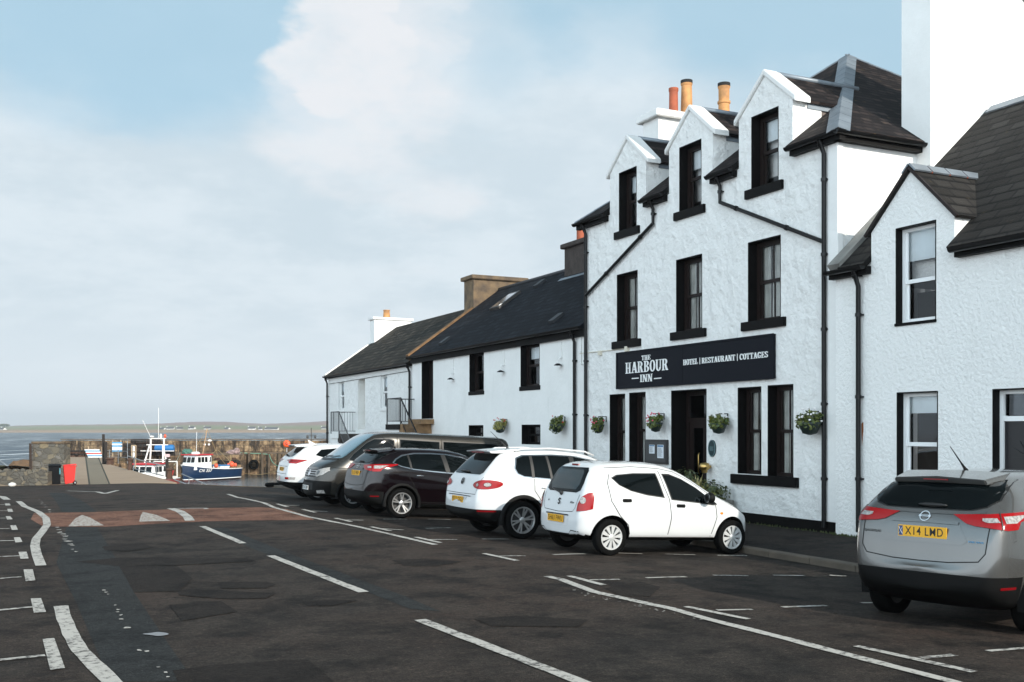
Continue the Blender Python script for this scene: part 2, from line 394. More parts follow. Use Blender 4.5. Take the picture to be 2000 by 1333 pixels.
def text_mb(txt, size, mtx, depth=.01, shear=0, space=1.0):
    cu = bpy.data.curves.new('t', 'FONT'); cu.body = txt; cu.size = size; cu.extrude = depth/2; cu.align_x = 'CENTER'; cu.align_y = 'CENTER'; cu.shear = shear
    cu.offset = size*.003; cu.space_character = space*1.06; cu.resolution_u = 3
    o = bpy.data.objects.new('t', cu); COL.objects.link(o)
    bpy.context.view_layer.update()
    me = bpy.data.meshes.new_from_object(o.evaluated_get(bpy.context.evaluated_depsgraph_get()))
    mb = MB(); mb.add([mtx @ v.co for v in me.vertices], [tuple(p.vertices) for p in me.polygons])
    bpy.data.objects.remove(o); return mb
def frame_m(o, u, v):
    u = Vector(u).normalized(); v = Vector(v).normalized(); w = u.cross(v)
    m = Matrix((( u.x, v.x, w.x, o[0]), (u.y, v.y, w.y, o[1]), (u.z, v.z, w.z, o[2]), (0, 0, 0, 1)))
    return m
# ================================================================ THE GROUND
def asphalt(name, base, lite, speck=.0, patches=True, warm=(.062, .043, .034)):
    m, nt, b, N, L = nmat(name); tc = N('ShaderNodeTexCoord').outputs['Object']
    big = nz(N, L, tc, .22, 6, .6); mid = nz(N, L, tc, 1.3, 8, .7); fine = nz(N, L, tc, 55, 3, .7)
    c = mixc(N, L, rampc(N, L, big, [(.36, (0, 0, 0)), (.62, (1, 1, 1))]), base, warm)
    c = mixc(N, L, rampc(N, L, mid, [(.42, (0, 0, 0)), (.7, (.8, .8, .8))]), c, lite)
    c = mixc(N, L, rampc(N, L, nz(N, L, tc, 1.1, 9, .74), [(.48, (0, 0, 0)), (.62, (.9, .9, .9))]), c, tuple(x*.36 for x in base))
    gr = nz(N, L, tc, 13, 6, .85)
    c = mixc(N, L, .85, c, rampc(N, L, gr, [(.3, (.35, .35, .35)), (.55, (1, 1, 1)), (.75, (1.9, 1.8, 1.7))]), 'MULTIPLY')
    v = N('ShaderNodeTexVoronoi'); v.inputs['Scale'].default_value = 75; L(tc, v.inputs[0])
    g = rampc(N, L, v.outputs['Color'], [(.0, (.45, .45, .45)), (.7, (1, 1, 1)), (.93, (1.6, 1.55, 1.5)), (1., (3.2, 3., 2.8))])
    c = mixc(N, L, .8, c, g, 'MULTIPLY')
    L(c, b.inputs['Base Color']); b.inputs['Roughness'].default_value = .84; b.inputs['Specular IOR Level'].default_value = .17
    bumpn(N, L, b, [(mid, .03), (gr, .02), (v.outputs['Distance'], .014), (fine, .01)])
    return m
M_road = asphalt('road_asphalt', (.034, .030, .027), (.082, .067, .056))
M_pave = asphalt('pavement_asphalt', (.024, .02, .019), (.04, .035, .03))
M_patch = asphalt('patch_asphalt', (.024, .019, .0165), (.032, .026, .022), warm=(.027, .020, .0165))
M_patchb = asphalt('smooth_grey_asphalt', (.036, .040, .042), (.048, .050, .050), warm=(.034, .036, .036))
M_red = asphalt('red_asphalt', (.27, .135, .092), (.33, .18, .13), warm=(.22, .11, .075))
def painted():
    m, nt, b, N, L = nmat('road_paint'); tc = N('ShaderNodeTexCoord').outputs['Object']
    w = nz(N, L, tc, 14, 8, .75); w2 = nz(N, L, tc, 1.6, 4, .6)
    ad = N('ShaderNodeMath'); ad.operation = 'ADD'; L(w, ad.inputs[0]); 
    sc = N('ShaderNodeMath'); sc.operation = 'MULTIPLY'; sc.inputs[1].default_value = .35; L(w2, sc.inputs[0]); L(sc.outputs[0], ad.inputs[1])
    f = rampc(N, L, ad.outputs[0], [(.68, (0, 0, 0)), (.78, (1, 1, 1))])
    c = mixc(N, L, f, (.43, .41, .375), (.07, .065, .06)); L(c, b.inputs['Base Color']); b.inputs['Roughness'].default_value = .75
    bumpn(N, L, b, [(nz(N, L, tc, 60, 3), .004)])
    return m
M_paint = painted()
def painted2():
    m, nt, b, N, L = nmat('worn_road_paint'); tc = N('ShaderNodeTexCoord').outputs['Object']
    f = rampc(N, L, nz(N, L, tc, 16, 8, .75), [(.46, (0, 0, 0)), (.58, (1, 1, 1))])
    L(mixc(N, L, f, (.42, .40, .36), (.14, .075, .055)), b.inputs['Base Color']); b.inputs['Roughness'].default_value = .8
    return m
M_paint2 = painted2()
def conc(name, c1, c2, joints=True):
    m, nt, b, N, L = nmat(name); tc = N('ShaderNodeTexCoord').outputs['Object']
    c = mixc(N, L, nz(N, L, tc, .6, 7, .65), c1, c2)
    c = mixc(N, L, rampc(N, L, nz(N, L, tc, 2., 6, .7, (.4, 2.5, 1)), [(.45, (0, 0, 0)), (.7, (.7, .7, .7))]), c, tuple(x*.5 for x in c1))
    L(c, b.inputs['Base Color']); b.inputs['Roughness'].default_value = .85
    bumpn(N, L, b, [(nz(N, L, tc, 3, 6), .02)]); return m
M_conc = conc('slipway_concrete', (.36, .26, .175), (.25, .185, .13))
# street surface: quay edge is cut out along the basin
A = Vector((8.1, 56.8)); B = Vector((11.8, 49.8)); C = Vector((13.6, 49.6))
def edge_y(x):                      # far limit of the asphalt
    if x <= 2.2: return 59.2+(2.2-x)*.05
    if x <= A.x: return 59.2+(A.y-59.2)*(x-2.2)/(A.x-2.2)
    if x <= B.x: return A.y+(B.y-A.y)*(x-A.x)/(B.x-A.x)
    return B.y+(C.y-B.y)*(x-B.x)/(C.x-B.x) if x < C.x else C.y
mb = MB()
xs = [-60+2*i for i in range(24)]+[-12+.6*i for i in range(40)]
xs = sorted(set([x for x in xs if x < 11.55]+[2.2, 8.1, 11.55]))
ty = [i/70 for i in range(71)]
grid = []
for x in xs:
    ye = edge_y(x); y0 = -14
    grid.append([Vector((x, y0+(ye-y0)*t, zg(x, y0+(ye-y0)*t))) for t in ty])
for i in range(len(xs)-1):
    for j in range(70):
        a, b, c, d = grid[i][j], grid[i+1][j], grid[i+1][j+1], grid[i][j+1]
        mb.add([a, b, c, d], [(0, 1, 2, 3)])
road = struct(mb, 'road', M_road, smooth=False, recalc=False)
bm = bmesh.new(); bm.from_mesh(road.data); bmesh.ops.remove_doubles(bm, verts=bm.verts, dist=.001); bm.to_mesh(road.data)
RB = BVHTree.FromBMesh(bm); bm.free()
for p in road.data.polygons: p.use_smooth = True
def zr(x, y):
    h = RB.ray_cast(Vector((x, y, 5)), Vector((0, 0, -1)))
    return h[0].z if h[0] else zg(x, y)
def polymesh(poly, step=.4, maxn=400):          # triangulate a planar polygon into small pieces (2-D)
    bm = bmesh.new(); vs = [bm.verts.new((p[0], p[1], 0)) for p in poly]
    f = bm.faces.new(vs)
    bmesh.ops.triangulate(bm, faces=[f])
    for ax in (0, 1):
        lo = min(p[ax] for p in poly); hi = max(p[ax] for p in poly)
        k = int((hi-lo)/step)
        for i in range(1, k+1):
            q = lo+(hi-lo)*i/(k+1); co = [0, 0, 0]; co[ax] = q; no = [0, 0, 0]; no[ax] = 1
            bmesh.ops.bisect_plane(bm, geom=bm.verts[:]+bm.edges[:]+bm.faces[:], plane_co=co, plane_no=no)
    bmesh.ops.remove_doubles(bm, verts=bm.verts, dist=1e-5)
    bm.verts.index_update()
    V = [Vector((v.co.x, v.co.y)) for v in bm.verts]; F = [tuple(v.index for v in f.verts) for f in bm.faces]
    bm.free(); return V, F
def drape(poly, off=.004, step=.45, mb=None):
    mb = mb or MB(); V, F = polymesh([(p[0], p[1]) for p in poly], step)
    vs = [(v.x, v.y, zr(v.x, v.y)+off) for v in V]
    mb.add(vs, F); return mb
def stripe(pts, w, mb, off=.009, wob=.0):        # painted line through ground points
    P_ = [Vector((p[0], p[1])) for p in pts]; out = []
    # resample
    Q = [P_[0]]
    for a, b in zip(P_, P_[1:]):
        k = max(1, int((b-a).length/.25))
        for i in range(1, k+1): Q.append(a+(b-a)*i/k)
    ws = w if callable(w) else (lambda t: w)
    n = len(Q); vs = []; fs = []
    for i, q in enumerate(Q):
        d = (Q[min(i+1, n-1)]-Q[max(i-1, 0)]).normalized(); s = Vector((-d.y, d.x)); ww = ws(i/max(1, n-1))/2
        for k in (1, -1):
            e = q+s*k*(ww+random.uniform(-wob, wob)); vs.append((e.x, e.y, zr(e.x, e.y)+off))
    for i in range(n-1): fs.append((2*i, 2*i+1, 2*i+3, 2*i+2))
    mb.add(vs, fs); return mb
def GP(l): return [G(*p) for p in l]
def up(mb):
    for i, f in enumerate(mb.f):
        a, b, c = (mb.v[k] for k in f[:3])
        if (b-a).cross(c-b).z < 0: mb.f[i] = f[::-1]
    return mb
def mark(mb, name='road_marking', m=None): return struct(up(mb), name, m or M_paint, recalc=False)
# red surfaced band
rb = [(66, 1003), (180, 1001), (320, 996), (400, 993), (510, 991.5), (560, 995), (600, 1008), (614, 1016), (500, 1017), (400, 1019), (300, 1024), (210, 1029.5), (85, 1029.5), (60, 1015)]
struct(up(drape(GP(rb), .004)), 'red_surfacing', M_red, recalc=False)
# bluish smooth strips of newer asphalt
struct(up(drape(GP([(95, 963), (125, 963), (190, 1001), (150, 1003), (120, 1000)]), .003)), 'asphalt_strip', M_patchb, recalc=False)
struct(up(drape(GP([(130, 1030.5), (190, 1030.5), (235, 1106), (262, 1158), (330, 1260), (380, 1332), (215, 1332), (150, 1180), (110, 1100)]), .003)), 'asphalt_strip', M_patchb, recalc=False)
struct(up(drape(GP([(400, 1033), (440, 1031), (560, 1080), (790, 1165), (860, 1195), (800, 1190), (700, 1150), (500, 1075)]), .003)), 'asphalt_strip', M_patchb, recalc=False)
for pl in ([(233, 1107), (345, 1106), (376, 1131), (350, 1156), (262, 1158)], [(330, 1183), (432, 1175), (464, 1196), (355, 1214)],
           [(338, 1311), (420, 1300), (560, 1291), (602, 1290), (660, 1340), (352, 1346)], [(346, 1155), (372, 1152), (540, 1160), (520, 1170), (440, 1171), (350, 1164)],
           [(425, 1138), (520, 1137), (540, 1143), (520, 1150), (430, 1150)], [(765, 1095), (830, 1092), (905, 1098), (850, 1107), (790, 1106)],
           [(590, 1177), (650, 1172), (700, 1174), (650, 1184), (600, 1185)], [(200, 1068), (280, 1062), (300, 1070), (250, 1078), (205, 1076)],
           [(150, 1098), (235, 1090), (480, 1091), (500, 1097), (350, 1105), (230, 1107)], [(925, 1210), (1010, 1204), (1150, 1212), (1130, 1226), (960, 1224)], [(1180,1150),(1250,1137),(1290,1148),(1270,1166),(1210,1165)]):
    struct(up(drape(GP(pl), .006)), 'asphalt_patch', M_patch, recalc=False)
# puddle in a pothole
pd = [(304+22*cos(a)+4*cos(3*a), 1241+3.6*sin(a)+.8*sin(2*a)) for a in [i*pi/9 for i in range(18)]]
struct(up(drape(GP(pd), .012)), 'puddle', mat('standing_water', (.01, .012, .014), .04, spec=.9), recalc=False)
# markings
LN = .095
for l in ([(395, 1029), (475, 1062.5)], [(528, 1086.5), (710, 1158)], [(820, 1212), (1115, 1326), (1300, 1400)]):
    mb = MB(); stripe(GP(l), .13, mb, wob=.006); mark(mb)
mb = MB(); stripe(GP([(334, 994), (352, 1000), (366, 1010), (371, 1018)]), .2, mb); mark(mb)
mb = MB(); stripe(GP([(345, 994), (400, 993.5), (404, 995)]), .12, mb); mark(mb)
mb = MB(); stripe(GP([(445, 966), (462, 972), (515, 983), (535, 992), (600, 1010), (700, 1030), (850, 1065)]), .11, mb, wob=.006); mark(mb)
mb = MB(); stripe(GP([(1068, 1127), (1095, 1133), (1160, 1157), (1235, 1174), (1310, 1190), (1380, 1210), (1500, 1240), (1700, 1292), (1860, 1333), (2000, 1372)]), .12, mb, wob=.008); mark(mb)
TB = [([(1112, 1126), (1180, 1144)], [(1152, 1134), (1210, 1133)]), ([(945, 1082), (1010, 1096)], [(975, 1087), (1027, 1087)]),
      ([(813, 1050), (860, 1061)], [(835, 1055), (893, 1055)]), ([(725, 1030), (762, 1038)], [(740, 1033.5), (788, 1036)]),
      ([(655, 1013), (686, 1020)], [(668, 1016.5), (710, 1017)]), ([(592, 996), (616, 1002)], [(602, 999), (640, 1000)]), ([(541, 985), (562, 991)], [(550, 988), (585, 988)]),
      ([(1340, 1186), (1462, 1210.5)], [(1400, 1193), (1470, 1192)]), ([(1672, 1263), (1903, 1314)], [(1800, 1287), (1865, 1281)])]
for a, b in TB:
    mb = MB(); stripe(GP(a), LN, mb, wob=.006); stripe(GP(b), .08, mb, .0095, wob=.006); mark(mb)
for a, b in (((1080, 1084.5), (1142, 1083)), ((1193, 1081), (1255, 1083)), ((1299, 1083.5), (1358, 1085)), ((1401, 1086), (1459, 1086.5)), ((1262, 1130), (1340, 1128)), ((1393, 1125), (1461, 1126)),
             ((1510, 1125), (1572, 1126)), ((1620, 1125), (1653, 1127)), ((1528, 1187.5), (1614, 1184.5)), ((1682, 1179), (1722, 1179)), ((1930, 1273.5), (2010, 1267)),
             ((942, 1054), (993, 1054)), ((749, 1015), (795, 1015)), ((836, 1015), (880, 1016)), ((832, 1033), (880, 1032)), ((1045, 1052), (1090, 1053))):
    mb = MB(); stripe(GP([a, b]), .075, mb, wob=.005); mark(mb)
# give-way triangles on the red band
for t in ([(133, 1029.5), (148, 1013), (160, 1007), (176, 1012), (203, 1027.5)], [(272, 1020), (275, 1008), (279, 1001), (306, 1007), (333, 1018.5)]):
    mark(drape(GP(t), .009), 'road_triangle', M_paint2)
# left hand curving edge lines and bay marks
mb = MB(); stripe(GP([(36, 980), (48, 990), (75, 1001), (90, 1013), (92, 1026), (82, 1040), (71, 1053), (68, 1067), (72, 1085), (80, 1106)]), .145, mb); mark(mb)
mb = MB(); stripe(GP([(119, 1185), (126, 1210), (138, 1240), (156, 1272), (190, 1306), (235, 1350), (300, 1420)]), lambda t: .145, mb, wob=.006); mark(mb)
mb = MB(); stripe(GP([(-20, 968), (5, 971), (14, 977)]), .2, mb); mark(mb)
for h, st in (([(83, 1250), (106, 1248.5), (127, 1307), (98, 1311)], [(-60, 1297), (88, 1282)]), ([(60, 1171), (80, 1170), (90, 1197), (66, 1199)], [(-60, 1199), (64, 1187)]),
              ([(46, 1114), (64, 1113.5), (69, 1135), (50, 1137)], [(-60, 1136), (42, 1128)]), ([(36, 1079.5), (52, 1079), (56, 1092.5), (40, 1093)], [(-60, 1091), (38, 1087)]),
              ([(27, 1051), (39, 1050.5), (44, 1060), (30, 1061)], [(-60, 1059), (28, 1057)]), ([(20, 1027.5), (31, 1027), (35, 1036), (23, 1036.5)], [(-60, 1035), (20, 1033.5)]),
              ([(11, 1009.5), (20, 1009.5), (25, 1015.5), (14, 1016)], [(-60, 1014), (12, 1013)]), ([(14, 995), (23, 995), (26, 1000.5), (16, 1001)], [(-60, 999), (15, 998.5)]),
              ([(9, 984), (18, 984), (21, 988), (11, 988.5)], [(-60, 987), (10, 986.5)])):
    mb = drape(GP(h), .0095); stripe(GP(st), .085, mb, .009, wob=.004); mark(mb)
mb = MB(); stripe(GP([(130, 959.5), (190, 961.5), (205, 965), (230, 958.5)]), .16, mb); mark(mb)
# crumbs of an old dotted edge line
mb = MB()
for a, b, n, w in (((78, 977), (98, 1001), 9, .11), ((112, 1033), (140, 1066), 12, .14), ((143, 1074), (148, 1079), 2, .1), ((205, 1155), (212, 1162), 3, .07), ((225, 1185), (240, 1210), 5, .06), ((250, 1228), (252, 1230), 1, .08), ((268, 1272), (285, 1274), 3, .06), ((310, 1305), (330, 1325), 3, .05), ((905, 1160), (960, 1166), 0, .05)):
    for i in range(n):
        t = i/max(1, n-1)+random.uniform(-.06, .06); c = G(a[0]+(b[0]-a[0])*t+random.uniform(-3, 3), a[1]+(b[1]-a[1])*t)
        k = 7; pl = []
        for j in range(k):
            an = 2*pi*j/k; r = w*random.uniform(.25, .85); pl.append((c.x+r*.6*cos(an), c.y+r*.9*sin(an)))
        V, F = pl, [tuple(range(k))]; mb.add([(x, y, zr(x, y)+.01) for x, y in V], F)
for i in range(40):
    px = random.uniform(1120, 1400); c = G(px, 1148+(px-1120)*.215+random.uniform(4, 14)); k = 6; r0 = random.uniform(.006, .016)
    mb.add([(c.x+r0*random.uniform(.5, 2)*cos(a*pi/3), c.y+r0*sin(a*pi/3), zr(c.x, c.y)+.01) for a in range(6)], [tuple(range(6))])
mark(mb, 'worn_line')
# pavement with kerb at the foot of the houses
def pz(x, y): return zg(11.3, y)+.10+.06*(x-11.6)/2.7
mb = MB(); ys = [-14+1.0*i for i in range(65)]
for y0, y1 in zip(ys, ys[1:]):
    mb.add([(11.72, y0, pz(11.72, y0)), (14.6, y0, pz(14.6, y0)), (14.6, y1, pz(14.6, y1)), (11.72, y1, pz(11.72, y1))], [(0, 1, 2, 3)])
struct(mb, 'pavement', M_pave, recalc=False)
mb = MB()
for i, (y0, y1) in enumerate(zip(ys, ys[1:])):
    g = .006
    a = y0+g; b = y1-g
    vs = []
    for y in (a, b):
        vs += [(11.55, y, zg(11.5, y)-.1), (11.55, y, pz(11.6, y)-.012), (11.565, y, pz(11.6, y)+.004), (11.722, y, pz(11.7, y)+.006), (11.722, y, zg(11.5, y)-.1)]
    mb.add(vs, [(0, 5, 6, 1), (1, 6, 7, 2), (2, 7, 8, 3), (3, 8, 9, 4), (0, 1, 2, 3, 4), (9, 8, 7, 6, 5)])
struct(mb, 'kerb', mat('kerb_stone', (.10, .08, .06), .8, var=.4, vscale=3, bump=.006))
# ================================================================ BUILDINGS
def window(par, X, y0, y1, z0, z1, rec=.2, fm=None, lm=None, bars=1, curtain='drape', sill=None, sm=None, liner=True, mid=.5, glass=None, label=None, fw=.055):
    fm = fm or M_brownp; lm = lm or M_black; g = .003
    f = MB()
    if liner:                                            # painted reveal
        t = .02
        f.box((X-g, y0-.001, z0), (X+rec, y0+t, z1), 1); f.box((X-g, y1-t, z0), (X+rec, y1+.001, z1), 1); f.box((X-g+.001, y0+t, z1-t), (X+rec, y1-t, z1+.001), 1)
        a0, a1, b1 = y0+t, y1-t, z1-t
    else: a0, a1, b1 = y0, y1, z1
    b0 = z0; xr = X+rec
    w = .09 if fm is M_brownp else .06
    f.box((xr, a0-.02, b0), (xr+.12, a0+w, b1)); f.box((xr, a1-w, b0), (xr+.12, a1+.02, b1)); f.box((xr+.001, a0+w, b1-w), (xr+.12, a1-w, b1+.02)); f.box((xr+.001, a0+w, b0-.02), (xr+.12, a1-w, b0+.07))
    zm = b0+(b1-b0)*mid; c0, c1 = a0+w, a1-w
    f.box((xr+.02, c0, zm-.035), (xr+.09, c1, zm+.035))
    for (k0, k1, xo) in ((zm+.035, b1-w, .025), (b0+.07, zm-.035, .055)):
        f.box((xr+xo, c0, k0), (xr+xo+.03, c0+fw, k1)); f.box((xr+xo, c1-fw, k0), (xr+xo+.03, c1, k1))
        for i in range(bars):
            yb = c0+(c1-c0)*(i+1)/(bars+1); f.box((xr+xo+.004, yb-.014, k0), (xr+xo+.028, yb+.014, k1))
    o = f.build('window', [fm, lm], par)
    if label: o['label'] = label
    p = MB(); p.add([(xr+.04, c0+.01, zm), (xr+.04, c1-.01, zm), (xr+.04, c1-.01, b1-w+.01), (xr+.04, c0+.01, b1-w+.01)], [(3, 2, 1, 0)]); p.add([(xr+.07, c0+.01, b0+.06), (xr+.07, c1-.01, b0+.06), (xr+.07, c1-.01, zm), (xr+.07, c0+.01, zm)], [(3, 2, 1, 0)])
    p.build('pane', glass or M_pane, o, recalc=False)
    if curtain:
        c = MB(); xc = xr+.105
        if curtain == 'drape':
            for (s0, s1) in ((c0-.1, c0+(c1-c0)*.62), (c1-(c1-c0)*.30, c1+.1)):
                n = 26; vs = []; fs = []
                for i in range(n+1):
                    t = i/n; y = s0+(s1-s0)*t; xx = xc+.025*sin(t*38)+.012*sin(t*71)
                    vs += [(xx, y, b0), (xx+.01*sin(t*9), y, b1)]
                for i in range(n): fs.append((2*i, 2*i+2, 2*i+3, 2*i+1))
                c.add(vs, fs)
            c.build('curtain', M_curt, o, smooth=True)
        elif curtain == 'blind':
            c.box((xc, c0-.02, b1-(b1-b0)*.34), (xc+.012, c1+.02, b1)); c.build('blind', M_blind, o)
        elif curtain == 'blind_low':
            c.box((xc, c0-.02, b1-(b1-b0)*.22), (xc+.012, c1+.02, b1)); c.build('blind', M_blind, o)
    if sill:
        s = MB(); e, h, pr = sill; s.box((X-pr, y0-e, z0-h), (X+rec+.02, y1+e, z0)); s.build('sill', sm or lm, o, bev=.008)
    return o
def rect(xl, xr, yt, yb, X=FX):
    y1, z1 = P(xl, yt, X); y0, _ = P(xr, yt, X); _, z0 = P(xl, yb, X)
    return y0, y1, z0, z1
def pipe(par, pts, r=.045, br=True, name='downpipe', m=None):
    m_ = MB(); m_.tube(pts, r, 10)
    if br:
        for a, b in zip(pts, pts[1:]):
            a = Vector(a); b = Vector(b); L_ = (b-a).length; k = int(L_/1.8)
            for i in range(k+1):
                q = a+(b-a)*((i+.35)/(k+1)); d = (b-a).normalized()*.03
                m_.tube([q-d, q+d], r*1.35, 10)
                if abs(d.z) > .02: m_.box((q.x, q.y-.02-r, q.z-.015), (q.x+.12, q.y+.02+r, q.z+.015))
    return m_.build(name, m or M_blackg, par, ang=40)
def gutter(par, p, q, r=.065, out=(-1, 0)):
    m_ = MB(); p = Vector(p); q = Vector(q); n = 7; vs = []
    o = Vector((out[0], out[1], 0))
    for c in (p, q):
        for i in range(n+1):
            a = pi+pi*i/n; vs.append(c+o*(r*cos(a))*1.0+Vector((0, 0, r*sin(a))))
        for i in range(n, -1, -1):
            a = pi+pi*i/n; vs.append(c+o*((r-.01)*cos(a))+Vector((0, 0, (r-.01)*sin(a))))
    k = 2*(n+1); fs = [(i, (i+1) % k, k+(i+1) % k, k+i) for i in range(k)]+[tuple(range(n+1)), tuple(k+i for i in range(n, -1, -1))]
    m_.add(vs, fs); return m_.build('gutter', M_blackg, par, ang=50)
def pot(par, x, y, z, h, r0, r1, m, soot=True, collar=False):
    m_ = MB(); pr = [(r0*.98, z), (r0, z+.02), (r1+(r0-r1)*.15, z+h*.85), (r1, z+h*.86), (r1*1.14, z+h*.9), (r1*1.14, z+h), (r1*.8, z+h), (r1*.8, z+h*.7), (.01, z+h*.7)]
    if collar: pr = pr[:2]+[(r0*.93, z+h*.5), (r0*1.1, z+h*.52), (r0*1.1, z+h*.57), (r0*.9, z+h*.58)]+pr[2:]
    m_.lathe(pr, 20, 'z', (x, y, 0)); o = m_.build('chimney_pot', m, par, ang=40)
    if soot:
        s = MB(); s.lathe([(r1*1.16, z+h*.93), (r1*1.17, z+h+.012), (r1*.78, z+h+.012), (r1*.78, z+h*.8)], 20, 'z', (x, y, 0)); s.build('sooty_rim', M_soot, o, smooth=True)
    return o
# ---------------------------------------------------------------- the inn
HX0 = 14.2; IY0, IY1 = 15.3, 25.0; EZ = 7.62
inn = thing('inn_building', 'three storey white inn with black window surrounds, three gabled dormers and hipped slate roof', 'building', (FX, 20, 0))
DC = [17.43, 20.08, 22.8]; DH = .86; DS = 8.62; DA = 9.33
poly = [(IY0, -1), (IY1, -1), (IY1, EZ-.04)]
for c in reversed(DC): poly += [(c+DH, EZ-.04), (c+DH, DS), (c, DA), (c-DH, DS), (c-DH, EZ-.04)]
poly += [(IY0, EZ-.04)]
wall = MB().prism(poly, 'x', FX, FX+.45).build('wall', [M_white, M_black], inn)
OP = {}
OP['F1'] = rect(1205, 1245.4, 537.5, 668); OP['F2'] = rect(1320.6, 1371.4, 508.5, 649.5); OP['F3'] = rect(1461, 1525, 474.5, 629.5)
OP['D1'] = rect(1209, 1243.5, 338.7, 453.5); OP['D2'] = rect(1326.8, 1370, 289, 415); OP['D3'] = rect(1467.5, 1520.7, 229.5, 371)
OP['G3'] = rect(1441, 1487, 757.6, 925); OP['G4'] = rect(1499.5, 1549.6, 753.2, 930)
OP['G1'] = rect(1191, 1221, 771, 915); OP['G2'] = rect(1229, 1261, 767.6, 912)
zt = (OP['G3'][3]+OP['G4'][3])/2
for k, z in (('F1', None), ('F2', None), ('F3', None)): pass
OP['door'] = (*rect(1311, 1380, 763, 900)[:2], .04, rect(1311, 1380, 763.5, 900)[3])
cb = MB()
for k, (y0, y1, z0, z1) in OP.items(): cb.box((FX-1, y0, z0), (FX+1, y1, z1))
cut(wall, cb)
for k in ('F1', 'F2', 'F3'): window(inn, FX, *OP[k], rec=.22, bars=1, sill=(.17, .19, .07))
for k in ('D1', 'D2', 'D3'): window(inn, FX, *OP[k], rec=.22, bars=0, curtain='blind', sill=(.16, .19, .07))
for k in ('G1', 'G2', 'G3', 'G4'): window(inn, FX, *OP[k], rec=.22, bars=1)
for a, b in (('G4', 'G3'), ('G2', 'G1')):
    z = min(OP[a][2], OP[b][2])
    MB().box((FX-.08, OP[a][0]-.17, z-.2), (FX+.2, OP[b][1]+.17, z+.002)).build('sill', M_black, inn, bev=.01)
# door with fanlight, set deep in its black opening
y0, y1, z0, z1 = OP['door']
d = MB(); xr = FX+.42
d.box((FX-.003, y0-.001, z0), (xr, y0+.02, z1), 1); d.box((FX-.003, y1-.02, z0), (xr, y1+.001, z1), 1); d.box((FX-.002, y0+.02, z1-.02), (xr, y1-.02, z1+.001), 1)
d.box((xr, y0, z0), (xr+.1, y0+.12, z1)); d.box((xr, y1-.12, z0), (xr+.1, y1, z1)); d.box((xr+.001, y0+.12, 2.12), (xr+.1, y1-.12, 2.22)); d.box((xr+.001, y0+.12, z1-.12), (xr+.1, y1-.12, z1))
ym = (y0+y1)/2
d.box((xr+.03, y0+.12, z0+.02), (xr+.08, y0+.26, 2.12)); d.box((xr+.03, y1-.26, z0+.02), (xr+.08, y1-.12, 2.12)); d.box((xr+.03, y0+.26, z0+.02), (xr+.08, y1-.26, .75)); d.box((xr+.03, y0+.26, 1.98), (xr+.08, y1-.26, 2.12)); d.box((xr+.032, ym-.05, .75), (xr+.078, ym+.05, 1.98))
dr = d.build('door', [M_brownp, M_black], inn)
MB().box((xr+.05, y0+.2, .7), (xr+.054, y1-.2, 2.0)).box((xr+.05, y0+.12, 2.2), (xr+.054, y1-.12, z1-.1)).build('pane', M_paned, dr)
MB().tube([(xr-.02, ym+.12, .9), (xr-.05, ym+.12, .95), (xr-.05, ym+.12, 1.35), (xr-.02, ym+.12, 1.4)], .014, 8).build('handle', mat('brass', (.5, .33, .12), .3, metal=1), dr, smooth=True)
M_paper = mat('printed_paper', (.62, .65, .68), .6); M_blueink = mat('blue_print', (.05, .16, .3), .6); M_ink = mat('black_print', (.03, .03, .035), .6)
def notice(par, x, ya, yb, za, zb, seed):
    n = MB(); n.box((x-.004, ya, za), (x, yb, zb)); o = n.build('notice', M_paper, par)
    q = MB(); rnd = random.Random(seed); h = zb-za; w = yb-ya
    q.box((x-.006, ya+w*.05, zb-h*.16), (x-.004, yb-w*.05, zb-h*.04)); q.build('print_band', M_blueink, o)
    q = MB(); z = zb-h*.24
    while z > za+h*.1:
        e = rnd.uniform(.1, .5)*w; q.box((x-.006, ya+w*.1+e*.6, z-h*.022), (x-.004, yb-w*.1, z)); z -= h*.075
    q.build('print_lines', M_ink, o)
notice(dr, xr+.03, y0+.3, y0+.58, 1.5, 1.93, 1); notice(dr, xr+.03, y0+.3, y0+.6, .98, 1.4, 2)
# other walls of the inn
MB().box((FX+.4505, IY0, -1), (FX+9.2, IY0+.45, EZ-.05)).build('wall', wall_paint('white_gable_paint', .01, 1.5, .002, 30), inn)
MB().box((FX+.452, IY1-.45, -1), (FX+9.2, IY1-.002, EZ-.05)).build('wall', M_smooth, inn)
MB().box((FX+8.8, IY0+.452, -1), (FX+9.19, IY1-.452, EZ-.06)).build('wall', M_smooth, inn)
MB().box((FX+.5, IY0+.5, 2.9), (FX+8.7, IY1-.5, 3.1)).box((FX+.5, IY0+.5, 5.6), (FX+8.7, IY1-.5, 5.8)).box((FX+3.2, IY0+.5, 0), (FX+3.3, IY1-.5, 5.6)).build('floor', mat('dark_interior', (.07, .055, .045), .9), inn)
